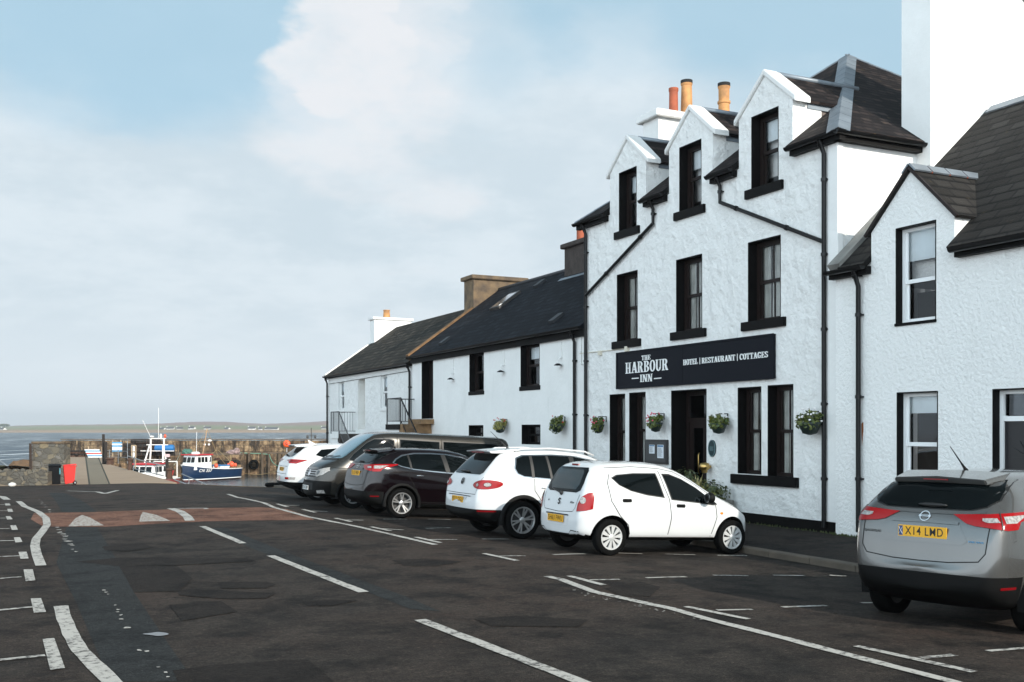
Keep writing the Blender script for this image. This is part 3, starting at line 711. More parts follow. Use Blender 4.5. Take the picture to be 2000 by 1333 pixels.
# roof: four slated planes rising to a short apex
x0, x1, ya, yb = FX-.2, FX+9.6, IY0-.22, IY1+.2; AP = Vector((18.95, 19.95, 11.3))
c00, c10, c11, c01 = Vector((x0, ya, EZ)), Vector((x1, ya, EZ)), Vector((x1, yb, EZ)), Vector((x0, yb, EZ))
rm = MB()
for q in ((c00, c10, AP), (c10, c11, AP), (c11, c01, AP)): rm.slab(q, .12)
roof = rm.build('roof', [M_slate_inn, M_black], inn, recalc=True)
rfront = MB().slab((c01, c00, AP), .12).build('tmp_roof', [M_slate_inn, M_black], inn)
cb = MB()
for c in DC: cb.prism([(c-DH-.01, 6), (c+DH+.01, 6), (c+DH+.01, DS-.05), (c, DA-.05), (c-DH-.01, DS-.05)], 'x', FX-1, FX+2.15)
cut(rfront, cb)
def join_into(o, t):
    bm = bmesh.new(); bm.from_mesh(o.data); bm.from_mesh(t.data); bm.to_mesh(o.data); bm.free(); bpy.data.objects.remove(t)
join_into(roof, rfront)
def hip(a, b, w=.2, t=.03, m=None, par=None, name='hip_capping'):
    # lead capping folded over a hip: two thin strips lying on the planes either side, laid in lapped sheets
    return None
def capping(par, a, b, side1, side2, w=.2, lap=.6, m=None):
    a = Vector(a); b = Vector(b); d = b-a; n = max(1, int(d.length/lap)); m_ = MB()
    for i in range(n):
        p = a+d*(i/n); q = a+d*((i+1.06)/n); lift = Vector((0, 0, .012+.014*(i % 2)*0))
        e = Vector((0, 0, .014)); dp = Vector((0, 0, .006))
        for s in (side1, side2):
            s = Vector(s)
            m_.slab([p+e+dp, q+e, q+e+s*w, p+e+dp+s*w] if (q-p).cross(s).z > 0 else [p+e+dp+s*w, q+e+s*w, q+e, p+e+dp], .012)
    return m_.build('ridge_capping', m or M_lead, par)
def inplane(pn, along):      # unit vector in plane (normal pn) perpendicular to the line "along"
    return Vector(pn).cross(Vector(along)).normalized()
nf = (c00-c01).cross(AP-c01).normalized(); ng = (c10-c00).cross(AP-c00).normalized(); nl = (c01-c11).cross(AP-c11).normalized()
nf = nf if nf.z > 0 else -nf; ng = ng if ng.z > 0 else -ng; nl = nl if nl.z > 0 else -nl
def sd(n, al, toward):
    s = inplane(n, al); return s if s.dot(toward) > 0 else -s
h = AP-c00; capping(roof, c00, AP, sd(nf, h, Vector((0, 1, 0))), sd(ng, h, Vector((1, 0, 0))), .24)
h = AP-c01; capping(roof, c01, AP, sd(nf, h, Vector((0, -1, 0))), sd(nl, h, Vector((1, 0, 0))), .16)
h = AP-c10; capping(roof, c10, AP, sd(ng, h, Vector((-1, 0, 0))), sd(Vector((.62, 0, .78)), h, Vector((0, 1, 0))), .14)
# dormers
for i, c in enumerate(DC):
    b = MB(); b.prism([(c-DH+.001, EZ-.3), (c+DH-.001, EZ-.3), (c+DH-.001, DS), (c, DA), (c-DH+.001, DS)], 'x', FX+.452, FX+.75)
    dm = b.build('dormer', wall_paint('white_dormer_paint', .012, 3, .003, 30), inn)
    MB().prism([(c-DH+.02, EZ-.3), (c+DH-.02, EZ-.3), (c+DH-.02, DS-.02), (c, DA-.02), (c-DH+.02, DS-.02)], 'x', FX+.75, FX+2.2).build('cheek', M_hang, dm)
    sl_ = (DA-DS)/DH; o_ = .1; zc = DA+.06
    r = MB()
    for s in (1, -1):
        e = Vector((0, s*(DH+o_), zc-sl_*(DH+o_))); t = Vector((0, 0, zc))
        a = [Vector((FX+.3, 0, 0))+Vector((0, c, 0))+v for v in (e, t)]; bb = [Vector((FX+2.5, 0, 0))+Vector((0, c, 0))+v for v in (t, e)]
        q = a+bb if s < 0 else [a[1], a[0], bb[1], bb[0]]
        r.slab(q if (q[1]-q[0]).cross(q[2]-q[0]).z > 0 else q[::-1], .06)
    r.build('dormer_roof', M_slate_inn, dm)
    MB().tube([(FX+.3, c, zc+.015), (FX+2.55, c, zc+.015)], .06, 8).build('ridge_roll', M_lead, dm, smooth=True)
    k = MB(); o2 = .13; zk = DA+.14                       # white coping over the gable
    for s in (1, -1):
        pl = [(c, zk), (c+s*(DH+o2), zk-sl_*(DH+o2)), (c+s*(DH+o2), zk-sl_*(DH+o2)-.13), (c, zk-.13)]
        k.prism(pl, 'x', FX-.05, FX+.36)
    k.build('coping', wall_paint('white_coping_paint', .006, 3, .002, 30, stain=.15), dm, bev=.015)
    for s in (1, -1): MB().box((FX+.37, c+s*(DH-.01), DS-.16), (FX+1.5, c+s*(DH+.02), DS+.0)).build('flashing', M_lead, dm)
# eaves, gutters and pipes
seg = [(IY0-.2, DC[0]-DH-.06), (DC[0]+DH+.06, DC[1]-DH-.06), (DC[1]+DH+.06, DC[2]-DH-.06), (DC[2]+DH+.06, IY1+.22)]
for a, b in seg: MB().box((FX-.14, a, EZ-.2), (FX-.002, b, EZ-.06)).build('fascia', M_black, inn)
MB().box((FX-.138, IY0-.16, EZ-.2), (FX+2.04, IY0-.002, EZ-.065)).build('fascia', M_black, inn)
for a, b in seg: gutter(inn, (FX-.2, a-.03, EZ-.04), (FX-.2, b+.03, EZ-.04), .075)
gutter(inn, (FX-.26, IY0-.22, EZ-.04), (FX+2.05, IY0-.22, EZ-.04), .075, (0, -1))
yR, _ = P(1614.5, 600); yL, _ = P(1148, 600)
gx = FX-.07
pipe(inn, [(FX-.2, yR, EZ-.1), (gx, yR, EZ-.35), (gx, yR, .06)])
pipe(inn, [(FX-.2, yL, EZ-.1), (gx, yL, EZ-.35), (gx, yL, -.1)])
a = P(1280, 388); b = P(1280, 437); c = P(1150, 577)
pipe(inn, [(FX-.2, a[0], EZ-.08), (gx, a[0], EZ-.3), (gx, b[0], b[1]), (gx, yL-.02, c[1])], .042)
a = P(1411, 345); b = P(1411, 396); c = P(1613, 473)
pipe(inn, [(FX-.2, a[0], EZ-.08), (gx, a[0], EZ-.3), (gx, b[0], b[1]), (gx, yR+.02, c[1])], .042)
MB().box((FX-.03, IY0, -1), (FX+.01, y0-.06, .17)).box((FX-.03, y1+.06, -1), (FX+.01, IY1, .15)).build('plinth', M_black, inn)
yr_, zr_ = P(1684, 828, HX0); MB().prism([(yr_+.02, zr_), (yr_-.03, zr_+.03), (yr_-.035, zr_-.1), (yr_-.02, zr_-.22), (yr_+.0, zr_-.4), (yr_+.015, zr_-.2)], 'x', HX0-.004, HX0-.0005).build('rust_stain', mat('rust_mark', (.35, .12, .04), .9, var=.5, vscale=20), inn)
# quoin strip at the corner
MB().box((FX-.022, IY0-.02, .171), (FX+.01, IY0+.26, EZ-.21)).box((FX-.021, IY0-.022, .17), (FX+.12, IY0, EZ-.21)).build('quoin_strip', M_smooth, inn, bev=.01)
# chimney on the far gable
ch = MB().box((16.2, IY1-.75, 8), (19.3, IY1+.02, 10.55)).build('chimney', wall_paint('white_chimney_paint', .012, 2.5, .003, 30, stain=.12), inn)
MB().box((16.05, IY1-.9, 10.552), (19.45, IY1+.17, 10.75)).build('chimney_cap', MATS['white_chimney_paint'], ch, bev=.02)
for px, h, r0, r1, m, co in ((1315.5, .75, .13, .12, M_terra, 0), (1341, 1.0, .17, .145, M_buff, 0), (1414, 1.1, .17, .155, M_buff, 1)):
    d_ = ray(px, 200); t = (IY1-.37)/d_.y; pot(ch, t*d_.x, IY1-.37, 10.74, h*1.08, r0, r1, m, soot=not (m is M_terra), collar=co)
# white cable and its fixings beside the sign
a = P(1133, 691); b = P(1227, 681)
MB().tube([(FX-.02, a[0], a[1]), (FX-.02, b[0], b[1])], .012, 6).box((FX-.08, b[0]-.06, b[1]-.08), (FX, b[0]+.06, b[1]+.05)).box((FX-.07, P(1174, 690)[0]-.06, P(1174, 690)[1]-.06), (FX, P(1174, 690)[0]+.06, P(1174, 690)[1]+.06)).build('cable', mat('cream_cable', (.6, .55, .45), .6), inn)
# ---------------------------------------------------------------- lettering
def glyph(ch):
    T, t, S = .165, .065, .065; out = []; 
    def R(x0, y0, x1, y1): out.append([(x0, y0), (x1, y0), (x1, y1), (x0, y1)])
    def D(x0, y0, x1, y1, w): out.append([(x0-w/2, y0), (x0+w/2, y0), (x1+w/2, y1), (x1-w/2, y1)])
    def serif(xc, y, w=.36): R(xc-w/2, y if y < .5 else y-S, xc+w/2, y+S if y < .5 else y)
    def arc(cx, cy, rx, ry, a0, a1, wx, wy, n=14):
        for i in range(n):
            a = radians(a0+(a1-a0)*i/n); b = radians(a0+(a1-a0)*(i+1)/n)
            out.append([(cx+rx*cos(a), cy+ry*sin(a)), (cx+rx*cos(b), cy+ry*sin(b)), (cx+(rx-wx)*cos(b), cy+(ry-wy)*sin(b)), (cx+(rx-wx)*cos(a), cy+(ry-wy)*sin(a))])
    if ch == 'H': R(.1, 0, .1+T, 1); R(.52, 0, .52+T, 1); R(.3, .46, .52, .46+t); [serif(x, y) for x in (.2, .62) for y in (0, 1)]; w = .84
    elif ch == 'T': R(.27, 0, .27+T, 1); R(.02, 1-S, .72, 1); R(.02, .74, .1, 1); R(.64, .74, .72, 1); serif(.37, 0, .4); w = .76
    elif ch == 'E': R(.1, 0, .1+T, 1); R(.02, 1-S, .64, 1); R(.02, 0, .66, S); R(.3, .47, .5, .47+t); R(.46, .38, .52, .63); R(.57, .74, .64, 1); R(.59, 0, .66, .28); w = .72
    elif ch == 'A': D(.13, 0, .38, 1, .09); D(.66, 0, .41, 1, .2); R(.2, .28, .58, .28+t); serif(.13, 0, .3); serif(.66, 0, .34); w = .82
    elif ch == 'R': R(.1, 0, .1+T, 1); R(.02, 1-S, .4, 1); R(.3, .47, .4, .47+t); arc(.38, .735, .3, .265, -90, 90, .19, .085); D(.64, 0, .46, .5, .2); serif(.2, 0); serif(.66, 0, .28); w = .84
    elif ch == 'B': R(.1, 0, .1+T, 1); R(.02, 1-S, .4, 1); R(.02, 0, .4, S); R(.3, .48, .42, .48+t); arc(.38, .76, .28, .24, -90, 90, .18, .085); arc(.4, .265, .31, .265, -90, 90, .19, .085); w = .78
    elif ch == 'O': arc(.38, .5, .36, .52, 0, 360, .19, .085, 28); w = .76
    elif ch == 'U': R(.1, .3, .1+T, 1); R(.6, .3, .68, 1); arc(.39, .3, .29, .32, 180, 360, .17, .1); serif(.2, 1, .34); serif(.64, 1, .26); w = .8
    elif ch == 'N': R(.1, 0, .18, 1); R(.64, 0, .72, 1); D(.62, 0, .2, 1, .2); serif(.14, 0, .26); serif(.68, 1, .26); R(.0, 1-S, .2, 1); w = .84
    elif ch == 'I': R(.1, 0, .1+T, 1); serif(.2, 0); serif(.2, 1); w = .4
    elif ch == 'L': R(.1, 0, .1+T, 1); serif(.2, 1); R(.02, 0, .62, S); R(.55, 0, .62, .3); w = .68
    elif ch == 'S': arc(.34, .745, .28, .265, 20, 270, .16, .095); arc(.34, .265, .3, .275, -160, 90, .17, .095); R(.55, .7, .61, .95); R(.05, .06, .11, .32); w = .68
    elif ch == 'C': arc(.4, .5, .36, .52, 40, 320, .19, .095, 22); R(.62, .68, .69, .98); w = .76
    elif ch == 'G': arc(.4, .5, .36, .52, 40, 330, .19, .095, 22); R(.62, .68, .69, .98); R(.56, .05, .72, .42); R(.48, .38, .78, .38+S); w = .82
    elif ch == '|': R(.1, -.1, .17, 1.1); w = .27
    else: w = .3
    return out, w
def serif_text(txt, ox, o_yL, o_yR, z0, z1, th=.012):
    ws = [glyph(c)[1] for c in txt]; tot = sum(ws)+.03*(len(txt)-1); h = z1-z0; kx = (o_yL-o_yR)/tot; x = 0; m_ = MB(); n = 0
    for c in txt:
        g, w = glyph(c)
        for q in g:
            dx = (n % 5)*.0004; n += 1
            m_.prism([(o_yL-(x+u)*kx, z0+v*h) for u, v in q], 'x', ox-th-dx, ox+.002)
        x += w+.03
    return m_
M_sign = mat('blue_black_signboard', (.004, .005, .009), .6, spec=.15); M_let = mat('white_lettering', (.8, .8, .78), .5)
sy1, sz1 = P(1208, 690.5); sy0, _ = P(1515.5, 652); _, sz0 = P(1208, 760)
sgn = thing('sign_board', 'long blue-black hotel signboard with white lettering above the front door', 'sign', (FX-.05, (sy0+sy1)/2, sz0))
ysp = P(1337, 700)[0]
bd = MB().box((FX-.06, sy0, sz0), (FX-.001, ysp-.002, sz1)).box((FX-.06, ysp+.002, sz0), (FX-.001, sy1, sz1)).build('board', M_sign, sgn, bev=.004)
fr = MB(); t = .035
fr.box((FX-.075, sy0-.01, sz0-.01), (FX-.0605, sy1+.01, sz0+t)).box((FX-.075, sy0-.01, sz1-t), (FX-.0605, sy1+.01, sz1+.01)).box((FX-.0751, sy0-.01, sz0+t), (FX-.0605, sy0+t, sz1-t)).box((FX-.0751, sy1-t, sz0+t), (FX-.0605, sy1+.01, sz1-t)); fr.build('border', M_sign, sgn)
def row(txt, xl, xr_, yt, yb, nm='lettering'):
    ya_, zt_ = P(xl, yt); _, zb_ = P(xl, yb); yb_, _ = P(xr_, yt)
    serif_text(txt, FX-.061, ya_, yb_, zb_, zt_).build(nm, M_let, sgn)
row('THE', 1257.6, 1275, 695.2, 704.5); row('HARBOUR', 1226, 1310, 709.5, 730.5); row('INN', 1254.5, 1279, 732.5, 747)
for a_, b_ in ((1238.5, 1251.5), (1282, 1296)):
    ya_, za_ = P(a_, 740); yb_, _ = P(b_, 739); MB().box((FX-.072, yb_, za_-.012), (FX-.058, ya_, za_+.012)).build('dash', M_let, sgn)
row('HOTEL | RESTAURANT | COTTAGES', 1339, 1505, 703.4, 714)
# notice board by the door
ny1, nz1 = P(1263.5, 858.6); ny0, _ = P(1306.5, 858); _, nz0 = P(1263.5, 905)
nb = thing('notice_board', 'grey framed notice board with two papers between the left windows and the door', 'notice board', (FX-.04, ny0, nz0))
MB().box((FX-.07, ny0, nz0), (FX-.001, ny1, nz1)).build('case', mat('grey_case', (.035, .034, .033), .45, var=.2), nb, bev=.008)
MB().box((FX-.072, ny0+.06, nz0+.06), (FX-.0695, ny1-.06, nz1-.06)).build('backing_board', mat('grey_backing', (.05, .05, .05), .6), nb)
a_ = P(1273, 870)[0]; b_ = P(1283.5, 870)[0]; notice(nb, FX-.073, b_, a_, P(1273, 886)[1], P(1273, 869)[1], 5)
a_ = P(1289, 870)[0]; b_ = P(1301, 870)[0]; notice(nb, FX-.073, b_, a_, P(1289, 895)[1], P(1289, 869)[1], 6)
py, pz_ = P(1392, 876)
pq = thing('wall_plaque', 'small dark green oval plaque right of the inn door', 'plaque', (FX-.01, py, pz_))
o_ = MB(); o_.prism([(py+.135*cos(a), pz_+.19*sin(a)) for a in [i*pi/14 for i in range(28)]], 'x', FX-.03, FX-.001); pl = o_.build('plate', mat('dark_green_enamel', (.01, .03, .035), .3), pq)
o_ = MB(); n = 28
ri = [(py+.118*cos(i*2*pi/n), pz_+.172*sin(i*2*pi/n)) for i in range(n)]; ro = [(py+.126*cos(i*2*pi/n), pz_+.180*sin(i*2*pi/n)) for i in range(n)]
for i in range(n): o_.prism([ri[i], ro[i], ro[(i+1) % n], ri[(i+1) % n]], 'x', FX-.033, FX-.029)
for i in range(5): o_.box((FX-.033, py-.07+.012*i % .03, pz_-.07-.02*i+.1), (FX-.029, py+.07, pz_-.065-.02*i+.1))
o_.build('emblem', mat('pale_green_print', (.2, .32, .33), .5), pq)
# ---------------------------------------------------------------- middle house
MX = 14.37; MY0, MY1 = 25.02, 38.7; RX = 18.05; MEZ, MRZ = 4.83, 7.62
mid = thing('stone_house', 'long white house with blue-black slate roof and brown chimneys joined left of the inn', 'building', (MX, 32, 0))
wall = MB().box((MX, MY0, -1.6), (MX+.45, MY1, MEZ)).build('wall', [M_smooth, M_black], mid)
O2 = {'W1': rect(916.8, 945, 690, 766, MX), 'W2': rect(1016.8, 1054, 673.6, 756, MX), 'L1': rect(915.7, 944, 831, 862, MX), 'L2': rect(1019, 1055.5, 830, 868, MX), 'D': rect(823.6, 846, 704, 818.6, MX)}
cb = MB()
for y0, y1, z0, z1 in O2.values(): cb.box((MX-1, y0, z0), (MX+1, y1, z1))
cut(wall, cb)
window(mid, MX, *O2['W1'], rec=.2, bars=0, curtain=None, sill=(.04, .12, .03)); window(mid, MX, *O2['W2'], rec=.2, bars=0, curtain='blind', sill=(.05, .13, .03))
for k in ('L1', 'L2'): window(mid, MX, *O2[k], rec=.2, fm=M_black, bars=0, curtain=None, glass=M_paned)
y0, y1, z0, z1 = O2['D']
d = MB(); d.box((MX-.003, y0-.001, z0), (MX+.3, y0+.02, z1), 1); d.box((MX-.003, y1-.02, z0), (MX+.3, y1+.001, z1), 1); d.box((MX-.002, y0+.02, z1-.02), (MX+.3, y1-.02, z1+.001), 1)
d.box((MX+.3, y0, z0), (MX+.36, y1, z1)); d.box((MX+.28, (y0+y1)/2-.03, z0), (MX+.3, (y0+y1)/2+.03, z1), 2)
d.build('door', [M_brownp, M_black, mat('varnished_wood', (.12, .04, .015), .5)], mid)
MB().box((MX+.452, MY0, -1), (MX+7, MY0+.3, MEZ)).box((MX+6.8, MY0+.3, -1), (MX+7, MY1, MEZ)).box((MX+.5, MY0+.3, 2), (MX+6.8, MY1, 2.1)).box((MX+3, MY0+.3, -1), (MX+3.1, MY1, 2)).build('wall', MATS['dark_interior'], mid)
def gable_roof(par, x0, y0, y1, ez, rx, rz, xb, m, th=.12):
    r = MB()
    r.slab([(x0, y1, ez), (x0, y0, ez), (rx, y0, rz), (rx, y1, rz)], th); r.slab([(rx, y1, rz), (rx, y0, rz), (xb, y0, ez), (xb, y1, ez)], th)
    return r.build('roof', m, par)
mr = gable_roof(mid, MX-.22, MY0, MY1, MEZ-.05, RX, MRZ, 2*RX-MX+.2, M_slate_mid)
MB().box((MX-.1, MY0, MEZ-.32), (MX-.003, MY1, MEZ-.07)).build('fascia', M_black, mid)
gutter(mid, (MX-.22, MY0, MEZ-.06), (MX-.22, MY1, MEZ-.06), .08)
MB().tube([(RX, MY0, MRZ+.0), (RX, MY1-.2, MRZ+.0)], .07, 8).build('ridge', mat('dark_ridge', (.04, .04, .045), .7), mid, smooth=True)
ps = (MRZ-MEZ+.05)/(RX-MX+.22)
def onroof(px, py, x0=MX-.22, z0=MEZ-.05, s=ps):
    d_ = ray(px, py); t = (z0-s*x0-CZ)/(d_.z-s*d_.x); return Vector((t*d_.x, t*d_.y, CZ+t*d_.z))
# skylight and slate vents
nrm_ = Vector((-ps, 0, 1)).normalized(); upv = Vector((1, 0, ps)).normalized()
def roofbox(par, c, hy, hu, h, m, nm):
    M4 = Matrix(((0, upv.x, nrm_.x, c.x), (1, upv.y, nrm_.y, c.y), (0, upv.z, nrm_.z, c.z), (0, 0, 0, 1)))
    return MB().box((-hy, -hu, -.05), (hy, hu, h), mtx=M4).build(nm, m, par), M4
c = onroof(988, 590); sk, M4 = roofbox(mid, c, .42, .55, .10, mat('grey_skylight_frame', (.045, .04, .037), .5), 'skylight')
MB().box((-.34, -.47, .1), (.34, .42, .112), mtx=M4).build('pane', glassm('skylight_glass', (.5, .55, .6), 0, .1, .9, .9), sk)
for px, py in ((1055, 556), (870, 668), (1088, 624)):
    c = onroof(px, py); roofbox(mid, c, .16, .22, .09, mat('vent_slate', (.03, .032, .036), .6), 'roof_vent')
# chimneys of the middle house
c1 = MB().box((16.9, 38.5, 6.0), (19.2, 39.45, 7.98)).build('chimney', M_ston, mid)
MB().box((16.78, 38.38, 7.98), (19.32, 39.57, 8.14)).build('chimney_cap', M_ston, c1, bev=.02)
c2 = MB().box((17.55, 30.2, 6.6), (18.6, 32.1, 8.22)).build('chimney', M_stond, mid)
MB().box((17.43, 30.08, 8.22), (18.72, 32.22, 8.38)).build('chimney_cap', M_stond, c2, bev=.02)
pot(c2, 18.0, 31.75, 8.37, .62, .15, .145, M_terra, soot=False)
f = MB(); f.slab([(17.2, 32.3, 6.98), (17.2, 29.9, 6.98), (17.45, 30.0, 7.2), (17.45, 32.2, 7.2)], .02); f.build('flashing', M_lead, c2)
# joint between the two roofs: raised skew of mortar
sk_ = MB(); sk_.slab([(MX-.24, MY1+.1, MEZ+.02), (MX-.24, MY1-.16, MEZ+.02), (RX, MY1-.16, MRZ+.08), (RX, MY1+.1, MRZ+.08)], .26); sk_.build('skew', mat('brown_mortar', (.2, .11, .05), .9, var=.5, bump=.01), mid)
ypm, _ = P(1126, 700, MX); pipe(mid, [(MX-.2, ypm, MEZ-.15), (MX-.07, ypm, MEZ-.45), (MX-.07, ypm, -.1)])
# white conduit by the inn corner
yc, zc1 = P(1136, 640, MX); MB().tube([(MX-.03, yc, 4.5), (MX-.03, yc, 3.75), (MX-.03, MY0+.05, 3.75)], .02, 6).build('conduit', M_whitep, mid)
# swan neck lamps under the eaves
for px, py, yt in ((880, 741, 690), (978, 726.5, 676), (1090, 713.5, 658)):
    y, z = P(px, py, MX-.12)
    lp = thing('wall_lamp', '%s small black shade lamp on a white conduit, %s' % (('leftmost', 'nearest the doorway at the stair head') if px < 900 else ('middle', 'between the two upper windows') if px < 1000 else ('rightmost', 'beside the inn')), 'lamp', (MX, y, z), group='lamps on the wall of the middle house')
    ztop = MEZ-.35
    MB().tube([(MX-.02, y, ztop), (MX-.02, y, z+.42)], .012, 6).build('conduit', M_whitep, lp)
    MB().tube([(MX-.01, y, z+.2), (MX-.06, y, z+.22), (MX-.12, y, z+.17), (MX-.12, y, z+.03)], .014, 8).box((MX-.05, y-.045, z+.2), (MX-.001, y+.045, z+.42)).build('bracket', M_whitep, lp, smooth=False)
    MB().lathe([(.02, z+.05), (.05, z+.045), (.115, z+.0), (.12, z-.01), (.11, z-.005), (.02, z+.04)], 20, 'z', (MX-.125, y, 0)).build('shade', M_blackg, lp, smooth=True)
# outside stairs
def stairs(name, label, x0, x1, ya, yb, top, zbot, m, railm, slabm, endrail=True, rise=.19, tread=.27):
    s = thing(name, label, 'stairs', (x1, ya, zbot))
    MB().box((x0, ya, top-.2), (x1-.003, yb, top)).build('landing', slabm, s)
    MB().box((x0+.06, ya+.002, zbot-.5), (x1-.003, yb-.04, top-.2)).build('landing_wall', M_smooth, s)
    n = int((top-zbot)/rise); st = MB(); y = ya; z = top
    for i in range(n):
        z -= rise; st.box((x0+.02+.001*(i % 2), y-tread-.02, z-.17), (x1-.004, y+.1, z+.002*(i % 2)))
        y -= tread
    st.box((x0+.025, ya-.26, top-.55), (x1-.0045, ya-.001, top+.003)); st.prism([(ya, top-.35), (ya, zbot-.5), (y, zbot-.5), (y, z-.15)], 'x', x0+.06, x1-.004)
    st.build('steps', m, s)
    r = MB(); H = .98; xr_ = x0+.05
    r.bar((xr_, ya+.02, top+H), (xr_, yb-.04, top+H), .035); r.bar((xr_, ya+.02, top+.12), (xr_, yb-.04, top+.12), .025)
    k = int((yb-ya)/.12)
    for i in range(k+1):
        yy = ya+.02+(yb-ya-.06)*i/k; w = .035 if i in (0, k) else .014; r.bar((xr_, yy, top if i in (0, k) else top+.12), (xr_, yy, top+H), w)
    if endrail:
        ye = yb-.04; r.bar((xr_, ye, top+H), (x1, ye, top+H), .035); r.bar((xr_, ye, top+.12), (x1, ye, top+.12), .025); k = 9
        for i in range(1, k): xx = xr_+(x1-xr_)*i/k; r.bar((xx, ye, top+.12), (xx, ye, top+H), .014)
    r.build('railing', railm, s)
    r = MB(); L_ = ya-y; r.bar((xr_, ya+.02, top+H), (xr_, y+.1, zbot+H), .04); r.bar((xr_, ya+.02, top+.14), (xr_, y+.1, zbot+.14), .025)
    k = int(L_/.14)
    for i in range(1, k+1):
        t = i/k; yy = ya-(L_-.12)*t; zz = top+(zbot-top)*t; r.bar((xr_, yy, zz+.1), (xr_, yy, zz+H-.02), .014)
    r.build('stair_rail', railm, s); return s
stairs('outside_stairs', 'sandstone outside stairs with black iron railings up to the dark doorway', 13.2, MX, 36.9, 38.5, 2.14, -.5, M_tread, M_blackg, M_black)
MB().box((13.85, O2['D'][0]-.1, 2.143), (MX-.004, O2['D'][1]+.1, 2.33)).build('door_step', M_tread, mid)
# ---------------------------------------------------------------- far cottage
CY0, CY1 = 38.72, 50.6; CEZ, CRZ, CRX = 4.6, 7.08, 17.7
far = thing('stone_cottage', 'far white cottage with brown stone-slate roof at the end of the row by the harbour', 'building', (MX, 44, -1))
wall = MB().box((MX+.02, CY0, -2), (MX+.47, CY1, CEZ)).build('wall', [M_white, M_whitep], far)
XC = MX+.02
O3 = {'A': rect(661, 672.5, 747, 801, XC), 'B': rect(743, 757, 734.5, 798, XC), 'D': rect(699, 713, 741, 839, XC)}
cb = MB()
for y0, y1, z0, z1 in O3.values(): cb.box((XC-1, y0, z0), (XC+1, y1, z1))
cut(wall, cb)
for k in 'AB': window(far, XC, *O3[k], rec=.09, fm=M_whitep, lm=M_whitep, bars=0, curtain='blind', sill=(.1, .12, .05), sm=M_smooth)
y0, y1, z0, z1 = O3['D']; d = MB(); d.box((XC+.42, y0, z0), (XC+.48, y1, z1)); d.build('door', mat('cream_paint', (.55, .52, .45), .5), far)
MB().box((MX+.475, CY0, -2), (MX+6.6, CY0+.3, CEZ)).box((MX+.475, CY1-.4, -2), (MX+6.6, CY1, CEZ)).box((MX+6.4, CY0+.3, -2), (MX+6.6, CY1-.4, CEZ)).box((MX+3, CY0+.3, -1), (MX+3.1, CY1-.4, 4)).build('wall', M_smooth, far)
MB().prism([(MX+.02, CEZ), (CRX, CRZ-.06), (2*CRX-MX, CEZ)], 'y', CY1-.4, CY1).build('gable', M_smooth, far)
fr_ = gable_roof(far, MX-.2, CY0, CY1-.02, CEZ-.03, CRX, CRZ, 2*CRX-MX+.2, M_slate_far)
MB().box((MX-.1, CY0, CEZ-.16), (MX+.017, CY1, CEZ-.05)).build('fascia', M_black, far); gutter(far, (MX-.21, CY0, CEZ-.05), (MX-.21, CY1+.05, CEZ-.05), .075)
v = MB(); v.slab([(MX-.2, CY1+.05, CEZ+.04), (MX-.2, CY1-.12, CEZ+.04), (CRX, CY1-.12, CRZ+.07), (CRX, CY1+.05, CRZ+.07)], .2); v.build('verge_coping', M_smooth, far)
c3 = MB().box((16.55, 49.95, 5.6), (18.5, 50.62, 7.42)).build('chimney', MATS['white_chimney_paint'], far)
MB().box((16.45, 49.87, 7.42), (18.6, 50.7, 7.54)).build('chimney_cap', MATS['white_chimney_paint'], c3, bev=.015)
pot(c3, 17.3, 50.28, 7.53, .42, .18, .15, M_buff, soot=False)
pipe(far, [(MX-.2, CY1-.15, CEZ-.1), (MX-.07, CY1-.1, CEZ-.4), (MX-.07, CY1-.1, -1.2)]); pipe(far, [(MX-.2, CY0+.1, CEZ-.1), (MX-.07, CY0+.1, CEZ-.4), (MX-.07, CY0+.1, -.9)])
MB().tube([(XC-.02, CY0+.4, CEZ-.35), (XC-.02, CY1-.3, CEZ-.42)], .012, 6).build('cable', M_blackg, far)
stairs('outside_stairs', 'grey outside stairs with thin iron railings at the far cottage door', 13.2, XC, 44.9, 46.2, 1.75, -.8, M_stond, mat('grey_iron', (.1, .1, .1), .5), M_smooth)
# ---------------------------------------------------------------- near cottage
HX = 14.2; HY0, HY1 = -13.0, 15.26; HEZ, HRX, HRZ = 4.98, 17.9, 8.42
cot = thing('roughcast_cottage', 'white roughcast cottage with grey slate roof and one gabled dormer right of the inn', 'building', (HX, 13, 0))
dc = 13.42; dh = .93; da = 6.45; ds_ = 5.52
wall = MB().prism([(HY0, -1), (HY1, -1), (HY1, HEZ), (dc+dh, HEZ), (dc+dh, ds_), (dc, da), (dc-dh, ds_), (dc-dh, HEZ), (HY0, HEZ)], 'x', HX, HX+.4).build('wall', [M_cast, M_black], cot)
O4 = {'U': rect(1749.5, 1828.5, 447, 633, HX), 'L': rect(1751.5, 1832, 767, 945, HX)}
dy1, dz1 = P(1938.5, 760.5, HX)
O4['D'] = (dy1-1.05, dy1, .02, dz1)
cb = MB()
for y0, y1, z0, z1 in O4.values(): cb.box((HX-1, y0, z0), (HX+1, y1, z1))
for k in range(3):
    yy = 8-4.2*k; cb.box((HX-1, yy-1.1, .9), (HX+1, yy, 2.5)); O4['X%d' % k] = (yy-1.1, yy, .9, 2.5)
cut(wall, cb)
for k in ('U', 'L'): window(cot, HX, *O4[k], rec=.14, fm=M_upvc, bars=0, curtain='blind_low' if k == 'L' else 'blind', sill=(.01, .05, .035), mid=.44, fw=.045)
for k in range(3): window(cot, HX, *O4['X%d' % k], rec=.14, fm=M_upvc, bars=0, curtain='drape', sill=(.01, .05, .035))
y0, y1, z0, z1 = O4['D']
